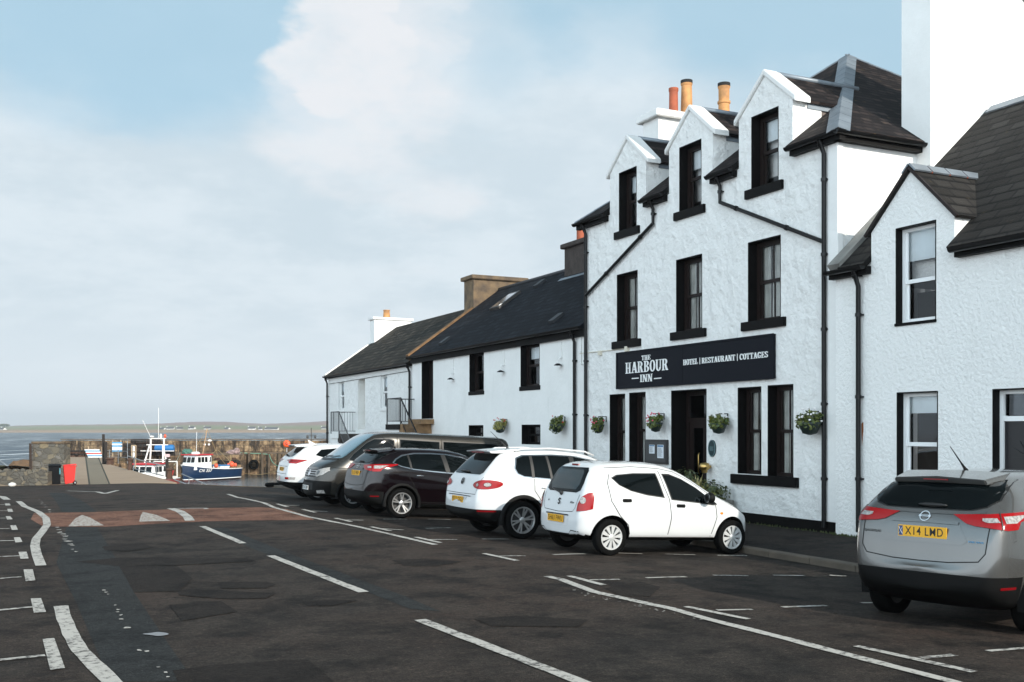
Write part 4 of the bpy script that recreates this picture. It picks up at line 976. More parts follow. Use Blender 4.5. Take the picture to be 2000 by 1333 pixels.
d = MB(); xr = HX+.14; d.box((HX-.003, y1-.02, z0), (xr, y1+.001, z1), 1); d.box((HX-.002, y0, z1-.02), (xr, y1-.02, z1+.001), 1); d.box((HX-.003, y0-.001, z0), (xr, y0+.02, z1-.02), 1)
d.box((xr, y0, z0), (xr+.09, y0+.07, z1)); d.box((xr, y1-.09, z0), (xr+.09, y1-.02, z1)); d.box((xr+.001, y0+.07, z1-.08), (xr+.09, y1-.09, z1-.02)); d.box((xr+.001, y0+.07, 2.08), (xr+.09, y1-.09, 2.16))
dr = d.build('door', [M_upvc, M_black], cot)
q = MB(); q.box((xr+.03, y0+.07, z0), (xr+.07, y1-.09, 2.08))
for a in range(7):
    t0 = radians(180*a/6); q.bar((xr+.025, (y0+y1)/2+.06*cos(t0), 1.5+.06*sin(t0)), (xr+.025, (y0+y1)/2+.3*cos(t0), 1.5+.3*sin(t0)), .015)
q.box((xr+.02, y0+.16, .2), (xr+.03, y1-.18, 1.0)); q.build('door_leaf', mat('black_door', (.01, .01, .012), .3), dr)
MB().box((xr+.04, y0+.08, 2.17), (xr+.044, y1-.1, z1-.08)).build('pane', M_paned, dr)
MB().box((HX+.401, HY0, -1), (HX+7.3, HY0+.3, HEZ)).box((HX+.401, HY1-.3, -1), (HX+2, HY1, HEZ-.1)).box((HX+7.1, HY0+.3, -1), (HX+7.3, HY1, HEZ)).build('wall', M_smooth, cot)
MB().box((HX+1.8, HY0+.3, -1), (HX+1.9, HY1-.3, 4.6)).box((HX+.45, HY0+.3, 2.65), (HX+1.8, HY1-.3, 2.75)).build('inner_wall', MATS['dark_interior'], cot)
MB().prism([(HX+.1, HEZ-.05), (HRX, HRZ-.1), (2*HRX-HX, HEZ-.05)], 'y', HY0, HY0+.3).build('gable', M_smooth, cot)
ra, rb_ = HY0, HY1-.25
hr = MB().slab([(HRX, rb_, HRZ), (HRX, ra, HRZ), (2*HRX-HX+.2, ra, HEZ-.02), (2*HRX-HX+.2, rb_, HEZ-.02)], .1).build('roof', [M_slate_cot, M_black], cot)
hf = MB().slab([(HX-.2, rb_, HEZ-.02), (HX-.2, ra, HEZ-.02), (HRX, ra, HRZ), (HRX, rb_, HRZ)], .1).build('tmp_roof', [M_slate_cot, M_black], cot)
cb = MB().prism([(dc-dh-.0, 3), (dc+dh+.0, 3), (dc+dh, ds_-.02), (dc, da-.04), (dc-dh, ds_-.02)], 'x', HX-1, HX+1.7)
cut(hf, cb); join_into(hr, hf)
b = MB(); b.prism([(dc-dh+.01, HEZ-.4), (dc+dh-.01, HEZ-.4), (dc+dh-.01, ds_), (dc, da), (dc-dh+.01, ds_)], 'x', HX+.401, HX+1.8); dm = b.build('dormer', M_cast, cot)
r = MB(); zc = da+.075
sl_ = 1.0
for s in (1, -1):
    y_e = s*(dh+.1); e = (dc+y_e, zc-(dh+.1)*sl_); xo = HX-.06; xb_top = HX-.2+(zc-HEZ)/.93+.25; xb_e = HX-.2+(e[1]-HEZ)/.93+.35
    q = [Vector((xo, e[0], e[1])), Vector((xo, dc, zc)), Vector((xb_top, dc, zc)), Vector((xb_e, e[0], e[1]))]
    r.slab(q if (q[1]-q[0]).cross(q[2]-q[0]).z > 0 else q[::-1], .05)
r.build('dormer_roof', M_slate_cot, dm)
rr = MB(); xb = HX-.2+(zc-HEZ)/.93+.2; k = 4
for i in range(k):
    a = HX-.07+(xb-HX+.07)*i/k; e = HX-.07+(xb-HX+.07)*(i+1)/k-.03
    rr.slab([(a, dc+.14, zc-.11), (a, dc, zc+.03), (e, dc, zc+.03), (e, dc+.14, zc-.11)], -.03); rr.slab([(a, dc-.14, zc-.11), (e, dc-.14, zc-.11), (e, dc, zc+.03), (a, dc, zc+.03)], -.03)
rr.build('ridge_tile', M_lead, dm)
for i in range(1, k):
    rr = MB(); a = HX-.07+(xb-HX+.07)*i/k-.03
    for s in (1, -1): rr.slab([(a, dc, zc+.025), (a+.03, dc, zc+.025), (a+.03, dc+s*.14, zc-.115), (a, dc+s*.14, zc-.115)], .02)
    rr.build('mortar_joint', M_terra, dm)
rr = MB()
for s in (1, -1): rr.bar((HX-.055, dc+s*.01, zc-.03), (HX-.055, dc+s*(dh+.1), zc-.03-(dh+.1)), .05, .05)
rr.build('verge_board', M_brownp, dm)
# skew stone, ridge, gutters, downpipe
rp = (HRZ-HEZ)/(HRX-HX+.2)
v = MB(); v.slab([(HX-.22, HY1+.0, HEZ+.06), (HX-.22, HY1-.3, HEZ+.06), (HRX+.1, HY1-.3, HRZ+.2), (HRX+.1, HY1, HRZ+.2)], .3); v.build('skew', mat('cement_skew', (.25, .24, .22), .85, var=.4, vscale=3, bump=.01), cot)
cap_ = MB(); n = 60
for i in range(n):
    a = HY0+(HY1-.4-HY0)*i/n; e = a+(HY1-.4-HY0)/n-.006
    cap_.slab([(HRX-.16, e, HRZ-.1), (HRX-.16, a, HRZ-.1), (HRX, a, HRZ+.05), (HRX, e, HRZ+.05)], .03); cap_.slab([(HRX, e, HRZ+.05), (HRX, a, HRZ+.05), (HRX+.16, a, HRZ-.1), (HRX+.16, e, HRZ-.1)], .03)
cap_.build('ridge', M_lead, cot)
g1 = (dc+dh+.0, HY1+.05); g2 = (HY0, dc-dh-.1)
for a, b in (g1, g2):
    MB().box((HX-.13, a, HEZ-.2), (HX-.003, b, HEZ-.06)).build('fascia', M_black, cot); gutter(cot, (HX-.22, a, HEZ-.06), (HX-.22, b, HEZ-.06), .075)
yp, _ = P(1677, 700, HX-.07); pipe(cot, [(HX-.2, yp, HEZ-.12), (HX-.08, yp, HEZ-.4), (HX-.08, yp, .06)])
# ---------------------------------------------------------------- tall gable behind
tall = thing('tall_gable_house', 'tall white gable end with broad chimney rising out of frame behind the near cottage', 'building', (18, 15, 0))
MB().prism([(16.33, -1), (16.33, 13.2), (18.9, 13.2), (18.9, 10.9), (24, 7.0), (24, -1)], 'y', 14.94, 15.68).build('gable_wall', wall_paint('white_tall_paint', .012, 1.6, .003, 25), tall)
v = MB(); v.slab([(18.9, 15.7, 11.0), (18.9, 14.9, 11.0), (24, 14.9, 7.1), (24, 15.7, 7.1)], .12); v.build('coping', MATS['cement_skew'], tall)
MB().box((16.2, 14.8, 13.2), (19.0, 15.8, 13.4)).build('chimney_cap', MATS['white_chimney_paint'], tall)
# ---------------------------------------------------------------- hanging baskets and planting
def leafmat(name, c1, c2):
    m, nt, b, N, L = nmat(name); g = N('ShaderNodeNewGeometry')
    L(mixc(N, L, g.outputs['Random Per Island'], c1, c2), b.inputs['Base Color']); b.inputs['Roughness'].default_value = .55
    return m
M_leaf = leafmat('geranium_leaf', (.035, .065, .008), (.13, .14, .025)); M_leafd = leafmat('dark_shrub_leaf', (.03, .045, .015), (.09, .10, .03)); M_leafy = leafmat('yellow_green_leaf', (.16, .17, .04), (.32, .27, .08))
def leaves(mb, c, r, n, s=.05, rnd=random, shell=.55):
    c = Vector(c)
    for i in range(n):
        d = Vector((rnd.gauss(0, 1), rnd.gauss(0, 1), rnd.gauss(0, 1))).normalized(); k = rnd.uniform(shell, 1.08)
        p = c+Vector((d.x*r[0], d.y*r[1], d.z*r[2]))*k
        a = (d+Vector((rnd.uniform(-.8, .8), rnd.uniform(-.8, .8), rnd.uniform(-.5, .8)))).normalized(); u = a.cross(Vector((rnd.uniform(-1, 1), rnd.uniform(-1, 1), rnd.uniform(-1, 1)))).normalized(); v = a.cross(u); q = s*rnd.uniform(.5, 1.25)
        mb.add([p-u*q, p-u*q*.4+v*q*.6+a*q*.15, p+u*q*.5+v*q*.5, p+u*q, p+u*q*.3-v*q*.6-a*q*.1], [(0, 1, 2, 3, 4)])
def basket(px, py, X, w, label, flowers, potv=True, seed=1, h=1.):
    rnd = random.Random(seed); y, z = P(px, py, X-.26); x = X-.25
    b = thing('hanging_basket', label, 'hanging basket', (X, y, z), group='hanging baskets along the inn and middle house walls')
    w *= .9; k = MB(); prof = [(.02, z-.2*h), (w*.55, z-.17*h), (w*.85, z-.02), (w*.9, z+.03), (w*.8, z+.03), (.02, z+.02)]
    k.lathe(prof, 20, 'z', (x, y, 0)); k.build('basket', mat('dark_green_plastic', (.012, .022, .018), .5), b, smooth=True)
    MB().bar((X, y, z+.24), (x, y, z+.24), .02).tube([(x, y, z+.24), (x, y+w*.8, z+.02)], .005, 4).tube([(x, y, z+.24), (x, y-w*.8, z+.02)], .005, 4).bar((X-.01, y, z+.1), (X-.01, y, z+.25), .02).build('bracket', M_blackg, b)
    l = MB(); leaves(l, (x, y, z+.08), (w*.8, w*.85, w*.5), 240, .036, rnd)
    for _ in range(9):
        a = rnd.uniform(0, 2*pi); e = rnd.uniform(-.5, 1.1); leaves(l, (x+w*.8*cos(a)*cos(e), y+w*.95*sin(a)*cos(e), z+.1+w*.7*sin(e)), (w*.3, w*.3, w*.3), 34, .032, rnd, .1)
    leaves(l, (x-.04, y, z-.02), (w*.85, w*.95, w*(.45 if potv else .9)), 170, .04, rnd, .8)
    l.build('foliage', M_leaf if seed % 2 else M_leafy if seed == 4 else M_leaf, b, recalc=False)
    f = MB()
    for i in range(flowers[1]):
        a = rnd.uniform(0, 2*pi); e = rnd.uniform(-.4, 1.2); q = Vector((x+w*cos(a)*cos(e)-.03, y+w*1.08*sin(a)*cos(e), z+.12+w*.8*sin(e)))
        f.ell(q, (.022, .024, .02), 6, 4, jit=.25)
    f.build('flowers', mat('petals_'+flowers[0], {'white': (.75, .72, .7), 'pink': (.6, .08, .14), 'red': (.5, .04, .02)}[flowers[0]], .6), b)
basket(1168, 832, FX, .2, 'bushy basket with a few pink flowers between the inn corner pipe and the first window', ('pink', 10), False, 1)
basket(1280, 828, FX, .21, 'basket with trailing pink flowers above the notice board', ('pink', 14), True, 3)
basket(1403, 830, FX, .23, 'basket of small white and green plants just right of the inn doorway', ('white', 9), True, 5)
basket(1581, 828, FX, .28, 'largest basket, white flowers, between the right windows and the corner downpipe', ('white', 26), True, 7, 1.1)
basket(976, 834, MX, .24, 'yellow green basket with red blooms above the two small lower windows of the middle house', ('red', 12), True, 4)
basket(1088, 831, MX, .26, 'round leafy basket on the middle house beside its right downpipe', ('red', 4), False, 9)
# planting by the door
y, _ = P(1392, 950)
pl = thing('door_planter', 'stone trough of shrubs and a spiky yellow-green plant right of the inn door', 'planter', (FX-.5, y, .05))
yy = y+.1
MB().box((FX-.62, yy-1.0, -.05), (FX-.08, yy+.75, .42)).build('trough', mat('grey_stone_trough', (.18, .17, .15), .9, var=.4, bump=.01), pl, bev=.02)
l = MB(); rnd = random.Random(5); leaves(l, (FX-.35, yy+.45, .72), (.28, .5, .36), 620, .045, rnd, .3); leaves(l, (FX-.35, yy-.55, .58), (.26, .5, .26), 420, .045, rnd, .3); l.build('shrub', M_leafd, pl, recalc=False)
l = MB(); leaves(l, (FX-.42, yy-.35, .55), (.24, .45, .22), 260, .05, rnd, .3); l.build('light_shrub', M_leafy, pl, recalc=False)
l = MB()
for i in range(34):
    a = rnd.uniform(0, 2*pi); e = rnd.uniform(.3, 1.35); L_ = rnd.uniform(.4, .62); b0 = Vector((FX-.38, yy-.05, .48)); d1 = Vector((cos(a)*cos(e), sin(a)*cos(e), sin(e))); sd_ = Vector((-sin(a), cos(a), 0))*.02
    p1 = b0+d1*L_*.6; p2 = b0+d1*L_+Vector((0, 0, -.1*cos(e)))
    l.add([b0-sd_*.6, b0+sd_*.6, p1+sd_, p1-sd_, p2], [(0, 1, 2, 3), (3, 2, 4)])
l.build('spiky_leaves', leafmat('cordyline_leaf', (.3, .24, .1), (.5, .42, .2)), pl, recalc=False)
y, z = P(1385, 912)
bl = thing('brass_lamp', 'small brass bulkhead lamp on the wall at the right edge of the doorway', 'lamp', (FX, y, z))
MB().lathe([(.01, z+.1), (.1, z+.08), (.12, z+.02), (.12, z-.03), (.08, z-.07)], 16, 'z', (FX-.16, y-.05, 0)).build('hood', MATS['brass'], bl, smooth=True)
MB().box((FX-.14, y-.08, z-.02), (FX, y-.02, z+.03)).lathe([(.07, z-.07), (.06, z-.13), (.01, z-.14)], 12, 'z', (FX-.16, y-.05, 0)).build('mount', MATS['brass'], bl)
# brass-coloured rust stain and cable clips omitted; moss line where wall meets pavement
g = MB(); rnd = random.Random(3)
for i in range(900):
    y = rnd.uniform(10.5, 19.6); x = 14.2-rnd.uniform(0, .14) if y < 15.2 else 14.25-rnd.uniform(0, .12); z = pz(x, y); s = rnd.uniform(.01, .035)
    if y > 15.3 and rnd.random() < .6: continue
    g.add([(x-s*.4, y-s, z), (x, y+s, z), (x-s*.4, y, z+s*1.6)], [(0, 1, 2)])
tag(g.build('moss', M_leafd, recalc=False), 'thin line of moss and weeds where the walls meet the pavement', 'moss', kind='stuff')
# ================================================================ CARS
def lin(tab, x):
    if x <= tab[0][0]: return tab[0][1]
    for (a, p), (b, q) in zip(tab, tab[1:]):
        if x <= b: return p+(q-p)*(x-a)/(b-a)
    return tab[-1][1]
M_tyre = mat('tyre_rubber', (.004, .004, .004), .8, var=.3, bump=.002, bscale=60, spec=.08)
M_liner = mat('wheel_well', (.004, .004, .004), .9, spec=.05)
M_clad = mat('black_plastic_cladding', (.004, .004, .004), .6, bump=.0006, bscale=220, spec=.12)
M_chrome = mat('chrome', (.75, .75, .76), .12, metal=1)
M_alloy = mat('silver_alloy', (.5, .5, .5), .28, metal=.75, spec=.6)
M_alloyd = mat('dark_hub_metal', (.03, .03, .03), .5)
M_hubcap = mat('silver_hubcap', (.50, .50, .49), .35, metal=.25)
M_redl = mat('red_lamp_lens', (.26, .002, .003), .12, spec=.4)
M_redd = mat('dark_red_lamp_lens', (.14, .003, .005), .15, spec=.3)
M_clear = mat('clear_lamp_lens', (.42, .40, .38), .12, spec=.6, var=.6, vscale=40)
M_yel = mat('yellow_plate', (.72, .36, .012), .45); M_whp = mat('white_plate', (.6, .6, .58), .45)
M_plk = mat('plate_black', (.008, .008, .008), .5)
M_cg = glassm('car_glass', (.003, .0045, .005), 0, .03, .16); M_cgs = glassm('clear_car_glass', (.012, .02, .022), 0, .02, .6)
M_seat = mat('seat_fabric', (.03, .03, .032), .9)
M_seam = mat('panel_gap', (.012, .012, .012), .8, spec=.1)
def paint(name, col, metal=0., rough=.3, coat=1., flake=0):
    return mat(name, col, rough, metal=metal, coat=coat, spec=.5, var=.06, vscale=2.5)
def car(name, label, pos, head, S):
    L_ = S['L']; ra, fa = S['ra'], S['fa']; wr_ = S['r']; Wd = S['W']
    hd = Vector((cos(head), sin(head)));
    base = Vector((pos[0], pos[1]))                       # rear axle centre on the ground
    f2 = base+hd*(fa-ra); z0 = zg(*base); z1 = zg(*f2); pitch = -math.atan2(z1-z0, fa-ra)
    lt = Vector((-hd.y, hd.x)); rl = math.atan2((zg(*(base-lt*.7))-zg(*(base+lt*.7))), 1.4)*0
    root = thing(name, label, S.get('cat', 'car'), (base.x, base.y, z0), rx=(rl, pitch, head)); root.scale = S.get('scale', (1, 1, 1))
    X0 = ra                                               # spec x (0 = tail) -> local x = x-X0
    st = S['st']; rows = []
    for x in st:
        zt = lin(S['top'], x); zb = lin(S['bot'], x); w = lin(S['w'], x); wt = lin(S['wr'], x); zl = min(lin(S['belt'], x), zt-.03)
        hgt = zl-zb; gl = zt-zl
        sill = w*lin(S.get('sill', [(0, .93)]), x)
        pts = [(0, zb), (.72*sill, zb), (sill, zb+.07), (w*.992, zb+.40*hgt), (w, zb+.62*hgt), (w*.985, zb+.86*hgt), (w*.955, zl)]
        wt = min(wt, w*.955)
        bul = .02*min(1, gl/.3)
        a = w*.955
        pts += [(a+(wt-a)*.5+bul, zl+gl*.5), (wt+bul*.4, zt-min(.09, gl*.25)), (wt-.07 if wt > .15 else wt*.5, zt-min(.018, gl*.08)), (wt*.5, zt+.012), (0, zt+.016)]
        rows.append([(x-X0, y, z) for y, z in pts])
    n = len(rows[0]); vs = []; fs = []
    ring = 2*n-2
    for r in rows:
        vs += [Vector(p) for p in r]+[Vector((p[0], -p[1], p[2])) for p in r[-2:0:-1]]
    for i in range(len(rows)-1):
        for k in range(ring): fs.append((i*ring+k, i*ring+(k+1) % ring, (i+1)*ring+(k+1) % ring, (i+1)*ring+k))
    for end, bow in ((0, -S.get('bow0', .05)), (len(rows)-1, S.get('bow1', .08))):
        o = end*ring; k0 = len(vs); mids = [o]
        for k in range(1, n-1):
            p = vs[o+k]; vs.append(Vector((p.x+bow, 0, p.z))); mids.append(len(vs)-1)
        mids.append(o+n-1)
        for k in range(n-1):
            for side in (0, 1):
                a = o+k if side == 0 else o+(ring-k) % ring; b = o+k+1 if side == 0 else o+(ring-k-1) % ring
                f = [mids[k], a, b, mids[k+1]]
                g = []
                for q in f:
                    if q not in g: g.append(q)
                fs.append(tuple(g))
    me = bpy.data.meshes.new('cage'); me.from_pydata(vs, [], fs); me.update()
    bm = bmesh.new(); bm.from_mesh(me); bmesh.ops.recalc_face_normals(bm, faces=bm.faces); bm.to_mesh(me); bm.free()
    o = bpy.data.objects.new('tmp_car', me); COL.objects.link(o)
    ca = me.attributes.new('crease_edge', 'FLOAT', 'EDGE'); nr_ = len(rows)*ring
    for e_ in me.edges:
        a_, b_ = sorted(e_.vertices)
        if b_ < nr_ and b_-a_ == ring and (a_ % ring) in (6, ring-6, 2, ring-2, 4, ring-4): ca.data[e_.index].value = .45 if (a_ % ring) in (6, ring-6) else .3
    md = o.modifiers.new('s', 'SUBSURF'); md.levels = 2; md.render_levels = 2
    bpy.context.view_layer.update(); me2 = bpy.data.meshes.new_from_object(o.evaluated_get(bpy.context.evaluated_depsgraph_get()))
    bpy.data.objects.remove(o)
    bm = bmesh.new(); bm.from_mesh(me2); bmesh.ops.recalc_face_normals(bm, faces=bm.faces); bvh = BVHTree.FromBMesh(bm); bm.to_mesh(me2); bm.free()
    body = bpy.data.objects.new('body', me2); COL.objects.link(body); body.parent = root; ORG[body.name] = Vector()
    me2.materials.clear(); me2.materials.append(S['paint']); me2.materials.append(M_liner); me2.materials.append(M_clad)
    c = MB(); R = S.get('arch', wr_+.075)
    for ax in (ra, fa):
        for s in (1, -1):
            y0 = s*(Wd/2-.32); y1 = s*(Wd/2+.2)
            m_ = MB(); k = 40; zc = wr_
            c.add([(ax-X0+R*cos(2*pi*i/k), y0, zc+R*sin(2*pi*i/k)) for i in range(k)]+[(ax-X0+R*cos(2*pi*i/k), y1, zc+R*sin(2*pi*i/k)) for i in range(k)],
                  [tuple(range(k)), tuple(range(2*k-1, k-1, -1))]+[(i, (i+1) % k, k+(i+1) % k, k+i) for i in range(k)])
    root_m = root.matrix_world.copy()
    body.parent = None; cut(body, c); body.parent = root
    me2 = body.data
    while len(me2.materials) < 3: me2.materials.append(M_clad)
    me2.materials[0] = S['paint']; me2.materials[1] = M_liner; me2.materials[2] = M_clad
    bm = bmesh.new(); bm.from_mesh(me2)
    for (ax_, co, no) in S.get('cuts', []):
        bmesh.ops.bisect_plane(bm, geom=bm.verts[:]+bm.edges[:]+bm.faces[:], plane_co=co, plane_no=no, dist=1e-5)
    for f in bm.faces:
        q = f.calc_center_median(); f.material_index = 0; f.smooth = True
        for ax in (ra, fa):
            dd = math.hypot(q.x-(ax-X0), q.z-wr_)
            if dd < R+.004 and abs(q.y) > Wd/2-.34 and (dd < R-.03 or abs(Vector((q.x-(ax-X0), q.z-wr_)).normalized().dot(Vector((f.normal.x, f.normal.z)))) > .8): f.material_index = 1; f.smooth = False
        if f.material_index == 0 and S.get('clad') and S['clad'](q.x+X0, abs(q.y), q.z): f.material_index = 2
        if f.normal.z < -.75 and q.z < .5: f.material_index = 2
    bm.to_mesh(me2); bm.free()
    if hasattr(me2, 'set_sharp_from_angle'): me2.set_sharp_from_angle(angle=radians(42))
    # ---- panels laid on the body surface
    def proj(poly, view, off=.004, step=.09, name='panel', m=None, par=None, smooth_=True, thick=.0, mir=False, label=None):
        # view: 'L','R' side (x,z) ; 'B' rear (y,z) ; 'F' front (y,z) ; 'T' top (x,y) ; or (angle, sign) corner view: u across
        V, F = polymesh(poly, step); out = []
        for v in V:
            if view in ('L', 'R'):
                s = 1 if view == 'L' else -1; o_, d_ = Vector((v.x-X0, 3*s, v.y)), Vector((0, -s, 0))
            elif view == 'B': o_, d_ = Vector((-5, -v.x, v.y)), Vector((1, 0, 0))
            elif view == 'F': o_, d_ = Vector((9, v.x, v.y)), Vector((-1, 0, 0))
            elif view == 'T': o_, d_ = Vector((v.x-X0, v.y, 4)), Vector((0, 0, -1))
            else:
                az, cx, cy = view[1], view[2], view[3]      # outward azimuth, and centre point
                dv = Vector((cos(az), sin(az), 0)); u = Vector((-sin(az), cos(az), 0))
                o_ = Vector((cx-X0, cy, 0))+u*v.x+dv*3; o_.z = v.y; d_ = -dv
            h = bvh.ray_cast(o_, d_)
            if h[0] is None:
                h = bvh.find_nearest(o_+d_*(2.2))
                nn = h[1]
            else: nn = h[1]
            if nn.dot(d_) > 0: nn = -nn
            out.append(h[0]+nn*off)
        mb_ = MB(); mb_.add(out, F)
        for i, f in enumerate(mb_.f):
            a, b_, c_ = (mb_.v[k] for k in f[:3]); nr = (b_-a).cross(c_-b_)
            cen = (a+b_+c_)/3
            ref = cen-Vector((cen.x*.6+.3, 0, .75))
            if nr.dot(ref) < 0: mb_.f[i] = f[::-1]
        ob = mb_.build(name, m, par or body, recalc=False)
        for p in ob.data.polygons: p.use_smooth = True
        if label: ob['label'] = label
        return ob
    def line(pts, view, w=.012, off=.0025, name='panel_gap', m=None, par=None):
        P_ = [Vector(p) for p in pts]; l = []; r_ = []
        for i, p in enumerate(P_):
            d_ = (P_[min(i+1, len(P_)-1)]-P_[max(0, i-1)]).normalized(); s = Vector((-d_.y, d_.x))*w/2; l.append(p+s); r_.append(p-s)
        obs = []
        mbs = MB()
        for i in range(len(P_)-1):
            o_ = proj([l[i], r_[i], r_[i+1], l[i+1]], view, off, .08, name, m or M_seam, par)
            k = len(mbs.v); mbs.v += [v.co.copy() for v in o_.data.vertices]; mbs.f += [tuple(j+k for j in p.vertices) for p in o_.data.polygons]; mbs.m += [0]*len(o_.data.polygons)
            bpy.data.objects.remove(o_)
        ob = mbs.build(name, m or M_seam, par or body, recalc=False)
        for p in ob.data.polygons: p.use_smooth = True
        return ob
    def hit(v2, view):
        s = {'L': (Vector((v2[0]-X0, 3, v2[1])), Vector((0, -1, 0))), 'R': (Vector((v2[0]-X0, -3, v2[1])), Vector((0, 1, 0))), 'B': (Vector((-5, -v2[0], v2[1])), Vector((1, 0, 0))), 'F': (Vector((9, v2[0], v2[1])), Vector((-1, 0, 0))), 'T': (Vector((v2[0]-X0, v2[1], 4)), Vector((0, 0, -1)))}[view]
        h = bvh.ray_cast(*s); n_ = h[1]
        if n_.dot(s[1]) > 0: n_ = -n_
        return h[0], n_
    S['root'] = root; S['body'] = body; S['X0'] = X0
    # wheels
    for ax in (ra, fa):
        for s in (1, -1):
            wheel(root, (ax-X0, s*(Wd/2-S.get('tuck', .125)), wr_), wr_, s, S)
    return root, body, proj, line, hit
def wheel(root, c, r, s, S):
    wd = S.get('tw', .2); rr = S['rim']; c = Vector(c)
    d = MB(); d.lathe([(.02, -s*.02), (rr*.97, -s*.02), (rr*.97, -s*.07), (.02, -s*.07)], 28, 'y', c)
    w = d.build('wheel', M_alloyd, root, ang=40)
    yo = s*wd/2
    pr = [(rr-.012, yo*.75), (rr+.002, yo*.93), (rr+.02, yo*.99), (r-.055, yo*1.03), (r-.02, yo*.98), (r-.004, yo*.8), (r, yo*.3), (r, -yo*.3), (r-.004, -yo*.8), (r-.02, -yo*.98), (rr+.02, -yo*.99), (rr-.01, -yo*.8)]
    t = MB(); t.lathe(pr, 48, 'y', c, closed=True); t.build('tyre', M_tyre, w, ang=60)
    m = MB(); kind = S['rimkind']
    m.lathe([(rr+.004, yo*.9), (rr+.003, yo*.99), (rr-.012, yo*.98), (rr-.022, yo*.85), (rr-.026, yo*.2), (rr-.01, yo*.15)], 48, 'y', c)
    n = S['spokes']; hub = .055 if kind != 'cap' else .05
    for i in range(n):
        a0 = 2*pi*(i+.25)/n
        offs = ((-.10, .6), (.10, .6)) if kind == 'double' else ((0, 1),)
        for oa, sc_ in offs:
            if kind == 'cap': w0, w1 = .011, .034
            elif kind == 'double': w0, w1 = .014, .013
            else: w0, w1 = .026, .016
            a_in, a_out = a0+oa*.6, a0+oa*1.6
            ci = Vector((cos(a_in), 0, sin(a_in))); co = Vector((cos(a_out), 0, sin(a_out))); r0, r1 = hub*.85, rr-.012
            p0 = c+ci*r0; p1 = c+co*r1; t_ = (p1-p0).normalized(); b_ = Vector((-t_.z, 0, t_.x))
            y0, y1 = (yo*.72, yo*.92) if kind != 'cap' else (yo*.95, yo*.93); dp = .03
            vs = [p0+b_*w0+Vector((0, y0, 0)), p0-b_*w0+Vector((0, y0, 0)), p1-b_*w1+Vector((0, y1, 0)), p1+b_*w1+Vector((0, y1, 0))]
            vs += [v-Vector((0, s*dp, 0)) for v in vs]
            m.add(vs, [(0, 1, 2, 3), (7, 6, 5, 4), (0, 4, 5, 1), (1, 5, 6, 2), (2, 6, 7, 3), (3, 7, 4, 0)])
    yh = yo*.8 if kind != 'cap' else yo*1.0
    m.lathe([(.001, yh+s*.006), (hub*.6, yh+s*.006), (hub, yh-s*.004), (hub, yh-s*.05)], 24, 'y', c)
    m.build('rim', M_hubcap if kind == 'cap' else M_alloy, w, ang=35)
def mirror(root, body, x, y, z, m, s, sz=(.10, .17, .13)):
    k = MB(); k.ell((x, y+s*sz[1]*.55, z), (sz[0]*.75, sz[1]*.62, sz[2]*.62), 14, 10); k.bar((x, y-s*.06, z-.05), (x, y+s*.08, z-.03), .05, .03)
    o = k.build('wing_mirror', m, body, smooth=True)
    g = MB(); g.prism([(y+s*sz[1]*.55+sz[1]*.5*cos(a), z+sz[2]*.5*sin(a)) for a in [i*pi/8 for i in range(16)]], 'x', x-sz[0]*.62, x-sz[0]*.58); g.build('mirror_glass', M_chrome, o)
    return o
def plate(body, hit, v2, view, txt, m, w=.52, h=.111, flag=False, tilt=0, out=.012):
    p, n = hit(v2, view); X = -1 if view == 'B' else 1
    u = Vector((0, X, 0)); v = Vector((0, 0, 1)); n = Vector((X, 0, 0))
    u = u if view == 'F' else Vector((0, -1, 0))
    ctr = p+n*out; M4 = frame_m(ctr, u, v)
    b = MB(); b.box((-w/2, -h/2, -.006), (w/2, h/2, .003), mtx=M4); o = b.build('number_plate', m, body)
    t = text_mb(txt, h*.98, frame_m(M4 @ Vector((.0 if not flag else .022, -.002, .0045)), u, v) @ Matrix.Diagonal((.86, 1.05, 1, 1)), .002, space=1.06)
    t.build('plate_lettering', M_plk, o)
    if flag:
        q = MB(); q.box((-w/2+.006, -h/2+.008, .003), (-w/2+.05, h/2-.008, .0042), mtx=M4); q.build('flag_panel', mat('flag_blue', (.02, .05, .16), .5), o)
        q = MB(); q.bar(M4 @ Vector((-w/2+.008, -h/2+.022, .005)), M4 @ Vector((-w/2+.048, h/2-.022, .005)), .008, .002); q.bar(M4 @ Vector((-w/2+.008, h/2-.022, .0055)), M4 @ Vector((-w/2+.048, -h/2+.022, .0055)), .008, .002); q.build('flag_cross', M_whp, o)
    return o
